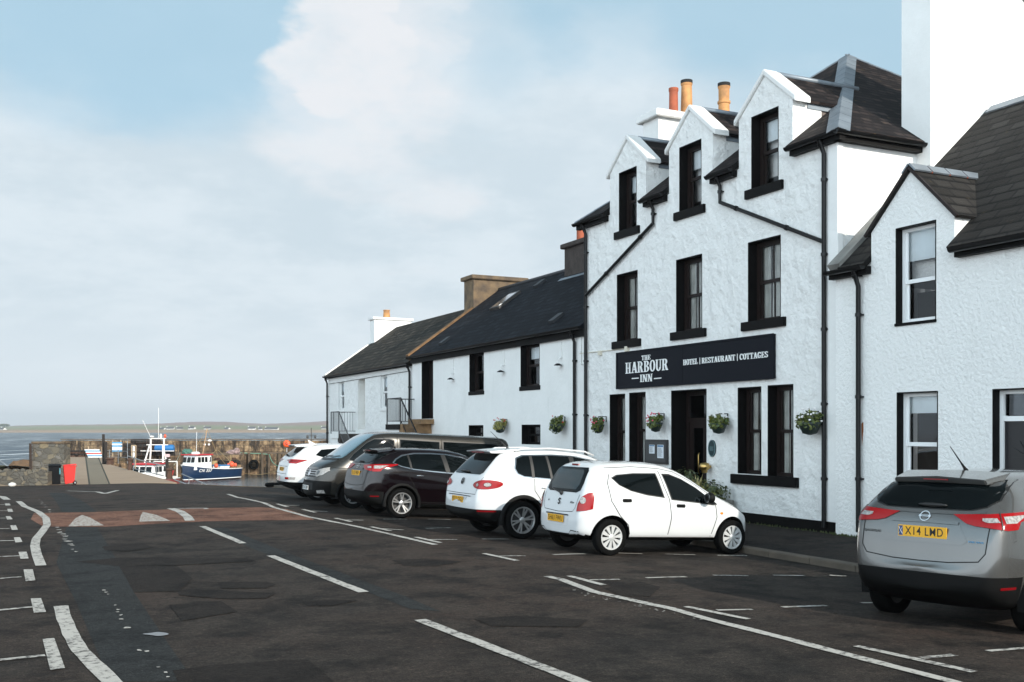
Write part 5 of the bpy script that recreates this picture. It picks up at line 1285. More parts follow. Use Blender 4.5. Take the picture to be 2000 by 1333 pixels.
def badge(body, hit, v2, view, r, kind, m=None):
    p, n = hit(v2, view); u = Vector((0, -1, 0)) if view == 'B' else Vector((0, 1, 0)); v = Vector((0, 0, 1)); v = (v-n*v.dot(n)).normalized(); u = v.cross(n)
    M4 = Matrix(((u.x, v.x, n.x, p.x+n.x*.008), (u.y, v.y, n.y, p.y+n.y*.008), (u.z, v.z, n.z, p.z+n.z*.008), (0, 0, 0, 1)))
    b = MB(); k = 28
    if kind in ('ring_bar', 'ring_vw'):
        for i in range(k):
            a, e = 2*pi*i/k, 2*pi*(i+1)/k
            q = [Vector((R_*cos(t_), R_*sin(t_), z_)) for z_ in (0, .008) for R_, t_ in ((r*.84, a), (r, a), (r, e), (r*.84, e))]
            b.add([M4 @ x for x in q], [(0, 3, 2, 1), (4, 5, 6, 7), (0, 1, 5, 4), (2, 3, 7, 6), (1, 2, 6, 5), (3, 0, 4, 7)])
    def seg(x0, y0, x1, y1, w=.13): b.bar(M4 @ Vector((x0*r, y0*r, .006)), M4 @ Vector((x1*r, y1*r, .006)), r*w, .008)
    if kind == 'ring_bar':
        b.box((-r*1.12, -r*.17, 0), (r*1.12, r*.17, .012), mtx=M4)
        o = b.build('badge', M_chrome, body)
        text_mb('NISSAN', r*.34, M4 @ Matrix.Translation((0, 0, .013)), .001, space=1.1).build('badge_lettering', M_plk, o)
    elif kind == 'ring_vw':
        seg(-.48, .72, -.0, -.02); seg(.48, .72, 0, -.02); seg(-.82, .3, -.38, -.78); seg(-.38, -.78, 0, .05); seg(0, .05, .38, -.78); seg(.38, -.78, .82, .3)
        o = b.build('badge', m or M_chrome, body)
    elif kind == 's':
        pts = [(.62, .62), (.1, 1.0), (-.62, .42), (.62, -.3), (0, -.78), (-.62, -.35)]
        seg(.62, .55, 0, 1., .3); seg(0, 1., -.62, .45, .3); seg(-.62, .45, .62, -.45, .34); seg(.62, -.45, 0, -1., .3); seg(0, -1., -.62, -.55, .3); o = b.build('badge', m or M_chrome, body)
    elif kind == 'oval':
        for i in range(k):
            a, e = 2*pi*i/k, 2*pi*(i+1)/k
            q = [Vector((R_*1.5*cos(t_), R_*.75*sin(t_), z_)) for z_ in (0, .006) for R_, t_ in ((r*.85, a), (r, a), (r, e), (r*.85, e))]
            b.add([M4 @ x for x in q], [(0, 3, 2, 1), (4, 5, 6, 7), (0, 1, 5, 4), (2, 3, 7, 6), (1, 2, 6, 5), (3, 0, 4, 7)])
        text_mb('KIA', r*.8, M4 @ Matrix.Translation((0, 0, .006)), .002).build('badge_lettering', M_chrome, body)
        o = b.build('badge', M_chrome, body)
    return o
def script_badge(body, hit, v2, view, txt, h, m=None):
    p, n = hit(v2, view); u = Vector((0, -1, 0)); v = Vector((0, 0, 1)); v = (v-n*v.dot(n)).normalized(); u = v.cross(n)
    M4 = Matrix(((u.x, v.x, n.x, p.x+n.x*.006), (u.y, v.y, n.y, p.y+n.y*.006), (u.z, v.z, n.z, p.z+n.z*.006), (0, 0, 0, 1)))
    return text_mb(txt, h, M4, .004, space=1.25).build('badge_lettering', m or M_chrome, body)
def rear_view(pts, mir=False): return [(-y, z) for y, z in pts][::-1] if mir else pts
def arch_trim(body, S, w=.07, ya=None):
    for ax in (S['ra'], S['fa']):
        for s in (1, -1):
            R = S.get('arch', S['r']+.075); m = MB(); k = 26; yo = s*(S['W']/2-.02); vs = []; fs = []
            a0, a1 = radians(-12), radians(192)
            for i in range(k+1):
                a = a0+(a1-a0)*i/k
                for rr_, yy in ((R-.012, yo-s*.05), (R-.01, yo+s*.022), (R+w*.5, yo+s*.026), (R+w, yo+s*.008), (R+w, yo-s*.08)):
                    vs.append((ax-S['X0']+rr_*cos(a), yy, S['r']+rr_*sin(a)))
            for i in range(k):
                for j in range(4): fs.append((i*5+j, i*5+j+1, (i+1)*5+j+1, (i+1)*5+j))
            m.add(vs, fs); m.build('arch_trim', M_clad, body, ang=50)
def seats(root, xs, X0, ybase=.36, z=.75, h=.62, head=True):
    for x in xs:
        for s in (1, -1):
            b = MB(); y = s*ybase; b.ell((x-X0, y, z), (.10, .23, h*.55), 12, 8)
            b.ell((x-X0-.03, y, z+h*.62), (.06, .13, .10), 10, 8); b.build('seat', M_seat, root, smooth=True)
def qash(name, label, pos, head, pt, silver):
    S = dict(L=4.38, W=1.81, ra=.87, fa=3.515, r=.34, rim=.235, rimkind='double', spokes=5, tw=.215, arch=.40, paint=pt,
      st=[0, .03, .08, .15, .24, .34, .46, .6, .8, 1.1, 1.5, 1.9, 2.3, 2.65, 2.95, 3.2, 3.4, 3.65, 3.9, 4.1, 4.25, 4.34, 4.38],
      top=[(0, .62), (.03, .80), (.08, 1.02), (.15, 1.17), (.24, 1.27), (.34, 1.37), (.46, 1.475), (.6, 1.53), (.8, 1.555), (1.5, 1.585), (2.0, 1.585), (2.4, 1.55), (2.75, 1.43), (3.1, 1.22), (3.3, 1.10), (3.6, 1.04), (3.95, .97), (4.2, .87), (4.34, .74), (4.38, .62)],
      bot=[(0, .40), (.1, .32), (.3, .24), (.6, .2), (3.8, .2), (4.1, .22), (4.3, .28), (4.38, .34)],
      belt=[(0, .60), (.03, .78), (.08, .98), (.15, 1.08), (.3, 1.13), (.6, 1.14), (1., 1.09), (1.5, 1.04), (2.4, 1.01), (3.1, 1.0), (3.6, .93), (4.0, .84), (4.3, .68), (4.38, .58)],
      w=[(0, .60), (.03, .69), (.08, .755), (.15, .80), (.24, .835), (.4, .87), (.7, .895), (1.2, .9), (3.4, .9), (3.7, .885), (3.95, .85), (4.15, .78), (4.28, .66), (4.38, .45)],
      wr=[(0, .45), (.08, .62), (.15, .66), (.3, .64), (.5, .6), (.8, .60), (1.5, .62), (2.2, .60), (2.6, .62), (3.1, .72), (3.4, .70), (3.9, .62), (4.2, .5), (4.38, .3)],
      cuts=[(0, (0, 0, .58), (0, 0, 1)), (0, (0, 0, .34), (0, 0, 1))],
      scale=(1, 1, 1.035 if silver else 1), clad=lambda x, y, z: (z < .58 and x < .42) or z < .34 or (z < .58 and x > 4.15 and False))
    root, body, proj, line, hit = car(name, label, pos, head, S)
    # smooth silver-to-black line along bumper
    rw = [(-.44, 1.20), (.44, 1.20), (.58, 1.235), (.655, 1.30), (.635, 1.39), (.565, 1.49), (-.565, 1.49), (-.635, 1.39), (-.655, 1.30), (-.58, 1.235)]
    proj([(a*1.025, 1.36+(b-1.36)*1.06) for a, b in rw], 'B', .004, .08, 'window_seal', M_plk)
    proj(rw, 'B', .008, .08, 'rear_window', M_cg)
    # roof spoiler
    sp = MB(); y_ = .57
    sp.add([(.37-S['X0'], -y_*.86, 1.49), (.37-S['X0'], y_*.86, 1.49), (.80-S['X0'], y_, 1.565), (.80-S['X0'], -y_, 1.565), (.40-S['X0'], -y_*.88, 1.44), (.40-S['X0'], y_*.88, 1.44), (.66-S['X0'], y_, 1.49), (.66-S['X0'], -y_, 1.49), (.33-S['X0'], 0, 1.515), (.80-S['X0'], 0, 1.578), (.37-S['X0'], 0, 1.45)],
           [(0, 3, 9, 8), (8, 9, 2, 1), (4, 10, 5, 6, 7), (0, 8, 10, 4), (8, 1, 5, 10), (0, 4, 7, 3), (1, 2, 6, 5), (2, 3, 7, 6)])
    sp.build('roof_spoiler', pt, body, bev=.012, ang=50)
    MB().box((.31-S['X0'], -.13, 1.477), (.325-S['X0'], .13, 1.49)).build('brake_light', M_redd, body)
    a = MB(); a.tube([(.98-S['X0'], 0, 1.57), (.95-S['X0'], 0, 1.60), (.86-S['X0'], 0, 1.66), (.62-S['X0'], 0, 1.82)], [.03, .016, .008, .004], 8); a.build('aerial', M_blackg, body, smooth=True)
    # side glass with bright surround
    dl = [(.66, 1.235), (.74, 1.31), (.90, 1.39), (1.2, 1.445), (1.6, 1.462), (2.0, 1.455), (2.4, 1.405), (2.75, 1.29), (3.08, 1.115), (3.16, 1.045), (3.05, 1.03), (2.3, 1.055), (1.6, 1.085), (1.15, 1.115), (.85, 1.165)]
    cx = sum(p[0] for p in dl)/len(dl); cz = sum(p[1] for p in dl)/len(dl)
    big = [(cx+(a-cx)*1.03, cz+(b-cz)*1.14) for a, b in dl]
    for v in 'LR':
        proj(big, v, .004, .09, 'chrome_trim', M_chrome if not silver else M_chrome)
        proj(dl, v, .008, .09, 'side_window', M_cg)
        line([(1.07, 1.12), (1.03, 1.42)], v, .05, .0095, 'pillar', M_plk); line([(1.98, 1.07), (1.9, 1.455)], v, .11, .0095, 'pillar', M_plk)
        line([(2.03, 1.07), (2.04, .75), (2.0, .36)], v); line([(1.02, 1.10), (1.02, .92), (1.22, .62), (1.26, .37)], v); line([(3.12, 1.04), (3.13, .7), (3.08, .37)], v); line([(1.26, .37), (3.08, .37)], v)
        line([(.42, .585), (.42, .36)], v)
        for hx in (1.28, 2.22):
            p, n = hit((hx, .965), v); k = MB(); k.ell(p+n*.025, (.10, .02, .017), 12, 8); k.build('door_handle', M_chrome if not silver else pt, body, smooth=True)
        proj([(.62, .98), (.62, .86), (.76, .86), (.76, .98)], v, .003, .1, 'fuel_flap', pt) if v == 'R' else None
    arch_trim(body, S, .05)
    # lights wrapping round the corners
    for s, az in ((-1, 225), (1, 135)):
        vw = ('C', radians(az), .25, s*.8)
        def cv(pts): return pts if s < 0 else [(-a, b) for a, b in pts][::-1]
        out = cv([(-.44, 1.15), (-.20, 1.165), (.05, 1.185), (.36, 1.205), (.37, 1.185), (.25, 1.13), (.13, 1.10), (.09, 1.03), (-.03, 1.02), (-.30, 1.05), (-.36, 1.07)])
        lp = proj(out, vw, .010, .05, 'tail_light', M_redl)
        proj(cv([(-.06, 1.145), (.06, 1.155), (.22, 1.165), (.12, 1.115), (.07, 1.09), (-.05, 1.085)]), vw, .014, .05, 'clear_lens', M_clear, lp)
        proj(cv([(-.23, 1.125), (-.12, 1.13), (-.10, 1.09), (-.20, 1.085), (-.235, 1.10)]), vw, .014, .05, 'clear_lens', M_clear, lp)
        line(cv([(-.085, 1.18), (-.09, 1.02)]), vw, .008, .016, 'lens_gap', M_plk, lp)
        proj(cv([(-.10, .485), (.08, .49), (.08, .465), (-.10, .46)]), vw, .006, .05, 'reflector', M_redd)
    # tailgate
    line([(-.70, 1.16), (-.67, 1.03), (-.66, .80), (-.60, .72), (-.3, .69), (0, .685), (.3, .69), (.60, .72), (.66, .80), (.67, 1.03), (.70, 1.16)], 'B', .010)
    line([(-.60, 1.185), (-.3, 1.165), (0, 1.16), (.3, 1.165), (.60, 1.185)], 'B', .03, .006, 'tailgate_crease', pt)
    fr = [(-.40, 1.04), (.40, 1.04), (.36, 1.06), (-.36, 1.06)]
    rec = MB(); p, n = hit((0, .96), 'B')
    proj([(-.37, 1.06), (.37, 1.06), (.47, .90), (.42, .86), (-.42, .86), (-.47, .90)], 'B', .003, .08, 'plate_recess', pt)
    line([(-.36, 1.065), (0, 1.07), (.36, 1.065)], 'B', .03, .012, 'tailgate_trim', pt)
    plate(body, hit, (0, .965), 'B', 'X14 LMD' if silver else 'SL15 WKF', M_yel, flag=silver, out=.014)
    badge(body, hit, (0, 1.115), 'B', .056, 'ring_bar')
    if silver:
        script_badge(body, hit, (-.56, .94), 'B', 'QASHQAI', .036, M_alloyd); script_badge(body, hit, (.56, .90), 'B', 'PURE DRIVE', .022, mat('blue_badge', (.02, .2, .4), .3))
    # bumper shelf and wiper
    wb = MB(); p, n = hit((.05, 1.22), 'B'); wb.ell(p+n*.02, (.02, .16, .022), 12, 6); wb.build('rear_wiper', M_plk, body, smooth=True)
    # screen, lamps, mirrors
    proj([(-.60, 1.12), (.60, 1.12), (.52, 1.46), (-.52, 1.46)], 'F', .005, .08, 'windscreen', M_cg)
    for s in (1, -1): proj([(s*.42, .86), (s*.74, .92), (s*.76, .84), (s*.46, .78)][::s], 'F', .008, .06, 'headlight', M_clear); mirror(root, body, 3.0-S['X0'], s*.90, 1.08, pt, s)
    return root
M_silver = paint('silver_grey_paint', (.11, .108, .104), .55, .25, .9); M_plum = paint('black_plum_paint', (.0035, .0015, .0022), 0, .1, .2)
M_carw = paint('white_car_paint', (.61, .615, .615), 0, .25); M_vang = paint('grey_brown_van_paint', (.04, .037, .032), .5, .2, .4)
TH = radians(15)
def at_plate(px, D): d = ray(px, HOR); return d.x*D, d.y*D
def from_rear(cx, cy, head, ra): return (cx+cos(head)*ra, cy+sin(head)*ra)
rx_, ry_ = at_plate(1793, 10.7)
qash('parked_car', 'silver grey crossover at right edge of frame showing its tailgate and yellow number plate', from_rear(rx_, ry_, TH, .87), TH, M_silver, True)
qash('parked_car', 'very dark plum crossover with bright window trim between the grey van and the white SUV', (7.95, 22.3+.78), radians(2), M_plum, False)
def tiguan(pos, head):
    pt = M_carw
    S = dict(L=4.43, W=1.81, ra=.93, fa=3.53, r=.35, rim=.245, rimkind='double', spokes=6, tw=.225, arch=.415, paint=pt,
      st=[0, .03, .08, .15, .25, .38, .52, .66, .85, 1.1, 1.5, 1.9, 2.3, 2.65, 2.95, 3.2, 3.4, 3.65, 3.95, 4.15, 4.3, 4.38, 4.43],
      top=[(0, .66), (.03, .84), (.08, 1.04), (.15, 1.15), (.25, 1.28), (.38, 1.43), (.52, 1.56), (.66, 1.62), (.85, 1.65), (1.5, 1.69), (2.1, 1.68), (2.5, 1.63), (2.85, 1.47), (3.2, 1.24), (3.4, 1.14), (3.7, 1.09), (4.05, 1.03), (4.3, .93), (4.4, .8), (4.43, .66)],
      bot=[(0, .40), (.1, .34), (.3, .26), (.6, .22), (3.8, .22), (4.1, .26), (4.3, .32), (4.43, .38)],
      belt=[(0, .64), (.03, .82), (.08, 1.0), (.15, 1.08), (.4, 1.12), (1., 1.10), (2.4, 1.07), (3.1, 1.04), (3.6, .98), (4.1, .9), (4.35, .76), (4.43, .62)],
      w=[(0, .64), (.03, .74), (.08, .795), (.15, .83), (.24, .855), (.4, .88), (.8, .9), (3.4, .9), (3.8, .88), (4.1, .83), (4.28, .72), (4.43, .5)],
      wr=[(0, .5), (.08, .66), (.15, .70), (.3, .68), (.5, .65), (.8, .63), (1.5, .64), (2.2, .62), (2.6, .64), (3.1, .72), (3.4, .70), (3.9, .62), (4.2, .5), (4.43, .3)],
      cuts=[(0, (0, 0, .53), (0, 0, 1)), (0, (0, 0, .35), (0, 0, 1))], clad=lambda x, y, z: (z < .53 and (x < .5 or x > 4.1)) or z < .35)
    root, body, proj, line, hit = car('parked_car', 'white SUV with roof rails and black lower bumper, second white car from the small hatchback', pos, head, S); X0 = S['X0']
    root['label'] = 'tall white SUV with roof rails and black lower bumper behind the small white hatchback'
    rw = [(-.58, 1.16), (.58, 1.16), (.64, 1.20), (.60, 1.40), (.54, 1.55), (-.54, 1.55), (-.60, 1.40), (-.64, 1.20)]
    proj(rw, 'B', .006, .07, 'rear_window', M_cg)
    sp = MB(); y_ = .60
    sp.add([(.34-X0, -y_*.92, 1.595), (.34-X0, y_*.92, 1.595), (.9-X0, y_, 1.66), (.9-X0, -y_, 1.66), (.38-X0, -y_*.92, 1.56), (.38-X0, y_*.92, 1.56), (.75-X0, y_, 1.58), (.75-X0, -y_, 1.58), (.30-X0, 0, 1.62), (.9-X0, 0, 1.672), (.35-X0, 0, 1.575)],
           [(0, 3, 9, 8), (8, 9, 2, 1), (4, 10, 5, 6, 7), (0, 8, 10, 4), (8, 1, 5, 10), (0, 4, 7, 3), (1, 2, 6, 5), (2, 3, 7, 6)])
    sp.build('roof_spoiler', pt, body, bev=.012, ang=50)
    MB().box((.345-X0, -.28, 1.565), (.36-X0, .28, 1.59)).build('brake_light', M_redd, body)
    a = MB(); a.tube([(1.0-X0, 0, 1.66), (.95-X0, 0, 1.69), (.6-X0, 0, 1.98)], [.025, .01, .004], 8); a.build('aerial', M_blackg, body, smooth=True)
    dl = [(.82, 1.21), (.78, 1.30), (.84, 1.48), (.98, 1.53), (1.6, 1.56), (2.1, 1.55), (2.5, 1.49), (2.85, 1.33), (3.15, 1.15), (3.18, 1.08), (2.4, 1.10), (1.5, 1.13), (.95, 1.16)]
    cx = sum(p[0] for p in dl)/len(dl); cz = sum(p[1] for p in dl)/len(dl)
    for v in 'LR':
        proj([(cx+(a-cx)*1.025, cz+(b-cz)*1.10) for a, b in dl], v, .004, .09, 'chrome_trim', M_chrome); proj(dl, v, .008, .09, 'side_window', M_cg)
        line([(1.13, 1.14), (1.13, 1.54)], v, .06, .0095, 'pillar', M_plk); line([(1.52, 1.12), (1.47, 1.55)], v, .05, .0095, 'pillar', M_plk); line([(2.03, 1.1), (2.0, 1.55)], v, .10, .0095, 'pillar', M_plk)
        line([(2.08, 1.09), (2.08, .75), (2.05, .38)], v); line([(1.15, 1.12), (1.15, .9), (1.32, .68), (1.36, .38)], v); line([(3.15, 1.06), (3.16, .7), (3.12, .38)], v)
        for hx in (1.38, 2.3):
            p, n = hit((hx, .96), v); k = MB(); k.ell(p+n*.02, (.10, .02, .018), 12, 8); k.build('door_handle', pt, body, smooth=True)
        s = 1 if v == 'L' else -1; r = MB(); r.tube([(.86-X0, s*.585, 1.62), (.98-X0, s*.585, 1.665), (1.6-X0, s*.59, 1.70), (2.35-X0, s*.585, 1.665), (2.55-X0, s*.585, 1.60)], .018, 8); r.build('roof_rail', M_alloy if False else pt, body, smooth=True)
    arch_trim(body, S, .06)
    for s, az in ((-1, 225), (1, 135)):
        vw = ('C', radians(az), .25, s*.82)
        def cv(pts): return pts if s < 0 else [(-a, b) for a, b in pts][::-1]
        e = [(-.05+.26*cos(t_)*(1 if cos(t_) > 0 else 1.15), .985+.085*sin(t_)+.018*cos(t_)) for t_ in [i*2*pi/22 for i in range(22)]]
        lp = proj(cv(e), vw, .012, .05, 'tail_light', M_redl)
        proj(cv([(-.03+.075*cos(t_), .985+.045*sin(t_)) for t_ in [i*2*pi/16 for i in range(16)]]), vw, .017, .05, 'lens_ring', M_redd, lp)
        proj(cv([(-.03+.058*cos(t_), .985+.033*sin(t_)) for t_ in [i*2*pi/16 for i in range(16)]]), vw, .021, .05, 'clear_lens', M_clear, lp)
        proj(cv([(-.21+.03*cos(t_), .97+.028*sin(t_)) for t_ in [i*2*pi/16 for i in range(16)]]), vw, .019, .05, 'clear_lens', M_clear, lp)
        proj(cv([(-.20, .515), (.12, .52), (.12, .49), (-.20, .485)]), vw, .006, .05, 'reflector', M_redd)
    line([(-.74, 1.12), (-.72, .95), (-.68, .80), (0, .795), (.68, .80), (.72, .95), (.74, 1.12)], 'B', .010)
    line([(-.52, .755), (0, .76), (.52, .755)], 'B', .016, .012, 'bumper_lip', M_plk)
    proj([(-.34, .74), (.34, .74), (.31, .60), (-.31, .60)], 'B', .006, .08, 'plate_recess', mat('grey_white_recess', (.5, .5, .5), .5))
    plate(body, hit, (0, .68), 'B', 'PX12 OGU', M_yel, out=.014); badge(body, hit, (0, 1.02), 'B', .065, 'ring_vw', M_plk)
    wb = MB(); p0, n0 = hit((-.34, 1.20), 'B'); p1, n1 = hit((.06, 1.19), 'B'); wb.tube([p1+n1*.03, p0+n0*.02], [.022, .008], 8); wb.build('rear_wiper', M_plk, body, smooth=True)
    proj([(-.60, 1.16), (.60, 1.16), (.54, 1.56), (-.54, 1.56)], 'F', .005, .08, 'windscreen', M_cg)
    for s in (1, -1): proj([(s*.40, .94), (s*.74, .98), (s*.76, .88), (s*.44, .84)][::s], 'F', .008, .06, 'headlight', M_clear); mirror(root, body, 3.0-X0, s*.90, 1.14, pt, s)
tiguan((8.62, 17.5+.78), radians(0))
def alto(pos, head):
    pt = M_carw
    S = dict(L=3.5, W=1.6, ra=.56, fa=2.92, r=.285, rim=.19, rimkind='cap', spokes=10, tw=.17, arch=.345, paint=pt, tuck=.10, bow0=.03,
      st=[0, .03, .08, .14, .2, .27, .36, .48, .7, 1.0, 1.3, 1.6, 1.85, 2.1, 2.35, 2.6, 2.8, 3.0, 3.2, 3.35, 3.45, 3.5],
      top=[(0, .58), (.03, .78), (.08, .95), (.14, 1.10), (.2, 1.23), (.27, 1.35), (.36, 1.41), (.5, 1.435), (.8, 1.46), (1.3, 1.465), (1.6, 1.45), (1.85, 1.40), (2.1, 1.29), (2.35, 1.15), (2.6, 1.01), (2.8, .93), (3.0, .875), (3.2, .79), (3.35, .69), (3.45, .57), (3.5, .48)],
      bot=[(0, .30), (.1, .25), (.3, .21), (3.1, .2), (3.3, .21), (3.5, .24)],
      belt=[(0, .56), (.03, .76), (.08, .89), (.14, .93), (.5, .94), (1.0, .91), (1.8, .87), (2.4, .85), (2.8, .82), (3.1, .74), (3.35, .60), (3.5, .44)],
      w=[(0, .55), (.03, .65), (.08, .70), (.14, .73), (.25, .76), (.5, .785), (.9, .795), (2.7, .795), (2.95, .78), (3.15, .73), (3.3, .65), (3.42, .52), (3.5, .34)],
      wr=[(0, .4), (.08, .6), (.14, .6), (.3, .56), (.6, .555), (1.0, .58), (1.5, .57), (1.9, .58), (2.2, .62), (2.6, .64), (2.9, .58), (3.2, .45), (3.5, .2)],
      scale=(1.035, 1, 1.04), sill=[(0, .95)], cuts=[], clad=lambda x, y, z: False)
    root, body, proj, line, hit = car('parked_car', 'small white hatchback with silver wheel trims, nose to the kerb in front of the inn', pos, head, S); X0 = S['X0']
    rw = [(-.44, .955), (.44, .955), (.54, .99), (.55, 1.1), (.50, 1.30), (.44, 1.35), (-.44, 1.35), (-.50, 1.30), (-.55, 1.1), (-.54, .99)]
    proj(rw, 'B', .005, .07, 'rear_window', M_cg)
    proj([(-.40, 1.0), (.40, 1.0), (.46, 1.08), (.43, 1.26), (.38, 1.31), (-.38, 1.31), (-.43, 1.26), (-.46, 1.08)], 'B', .009, .07, 'rear_glass', M_cgs)
    p, n = hit((0, 1.395), 'B'); MB().box((p.x-.03, -.10, 1.375), (p.x+.03, .10, 1.405)).build('brake_light', M_redd, body)
    r1 = [(.60, 1.20), (.70, 1.245), (1.0, 1.275), (1.42, 1.285), (1.53, .93), (1.2, .965), (.92, 1.02), (.72, 1.10)]
    f1 = [(1.58, 1.27), (1.72, 1.27), (1.95, 1.20), (2.2, 1.08), (2.42, .94), (2.58, .84), (2.50, .825), (2.2, .855), (1.70, .895)]
    for v in 'LR':
        for q, nm in ((r1, 'side_window'), (f1, 'side_window')):
            cx = sum(p[0] for p in q)/len(q); cz = sum(p[1] for p in q)/len(q)
            a = proj([(cx+(a-cx)*1.05, cz+(b-cz)*1.10) for a, b in q], v, .004, .08, 'window_seal', M_plk); proj(q, v, .007, .08, nm, M_cg)
        line([(1.50, 1.34), (1.56, 1.1), (1.64, .9), (1.67, .6), (1.62, .27)], v); line([(.55, 1.26), (.50, 1.12), (.54, .85), (.70, .62), (.86, .48), (.92, .27)], v)
        line([(2.56, .82), (2.58, .62), (2.48, .30), (2.42, .25)], v); line([(.92, .262), (2.42, .262)], v); line([(.5, 1.355), (1.0, 1.39), (1.52, 1.375), (1.8, 1.33), (2.1, 1.2), (2.45, 1.0)], v, .008)
        for hx, hz in ((.83, .86), (1.86, .79)):
            p, n = hit((hx, hz), v); k = MB(); k.box((hx-X0-.085, p.y-.015, hz-.028), (hx-X0+.085, p.y+.015, hz+.028)); k.build('door_handle', M_clad, body, bev=.01)
        p, n = hit((2.68, .68), v); k = MB(); k.ell(p, (.035, .012, .022), 12, 6); k.build('indicator', mat('amber_lens', (.8, .2, .01), .2), body, smooth=True)
    for s, az in ((-1, 225), (1, 135)):
        vw = ('C', radians(az), .12, s*.70)
        def cv(pts): return pts if s < 0 else [(-a, b) for a, b in pts][::-1]
        lp = proj(cv([(.115, .985), (.10, .72), (.0, .69), (-.15, .67), (-.135, .78), (-.08, .89), (.01, .955)]), vw, .014, .05, 'tail_light', M_redl)
        proj(cv([(-.05+.045*cos(t_), .845+.05*sin(t_)) for t_ in [i*2*pi/16 for i in range(16)]]), vw, .019, .05, 'clear_lens', M_clear, lp)
    line([(-.56, .93), (-.52, .72), (-.46, .66), (0, .64), (.46, .66), (.52, .72), (.56, .93)], 'B', .009)
    proj([(-.37, .585), (.37, .585), (.33, .44), (-.33, .44)], 'B', .003, .08, 'plate_recess', mat('grey_white_recess2', (.55, .55, .55), .5)); line([(-.37, .6), (.37, .6)], 'B', .02, .012, 'bumper_lip', M_plk)
    plate(body, hit, (0, .535), 'B', 'SH63 FWU', M_yel, out=.018); badge(body, hit, (0, .80), 'B', .05, 's', M_plk)
    line([(-.62, .36), (-.45, .37), (-.38, .31), (.38, .31), (.45, .37), (.62, .36)], 'B', .014)
    script_badge(body, hit, (.40, .80), 'B', 'Alto', .05, M_plk); script_badge(body, hit, (-.38, .80), 'B', 'SZ', .035, M_plk)
    p, n = hit((0, .93), 'B'); p1, n1 = hit((-.36, .99), 'B'); k = MB(); k.tube([p+n*.03, p1+n1*.02], [.018, .007], 8); k.ell(p+n*.015, (.03, .04, .04), 10, 6); k.build('rear_wiper', M_plk, body, smooth=True)
    proj([(-.58, .96), (.58, .96), (.50, 1.38), (-.50, 1.38)], 'F', .005, .08, 'windscreen', M_cg)
    for s in (1, -1): proj([(s*.30, .66), (s*.58, .76), (s*.62, .66), (s*.40, .56)][::s], 'F', .008, .06, 'headlight', M_clear); mirror(root, body, 2.36-X0, s*.80, .93, M_clad, s, (.11, .15, .15))
alto((8.8, 14.64+.70), radians(1))
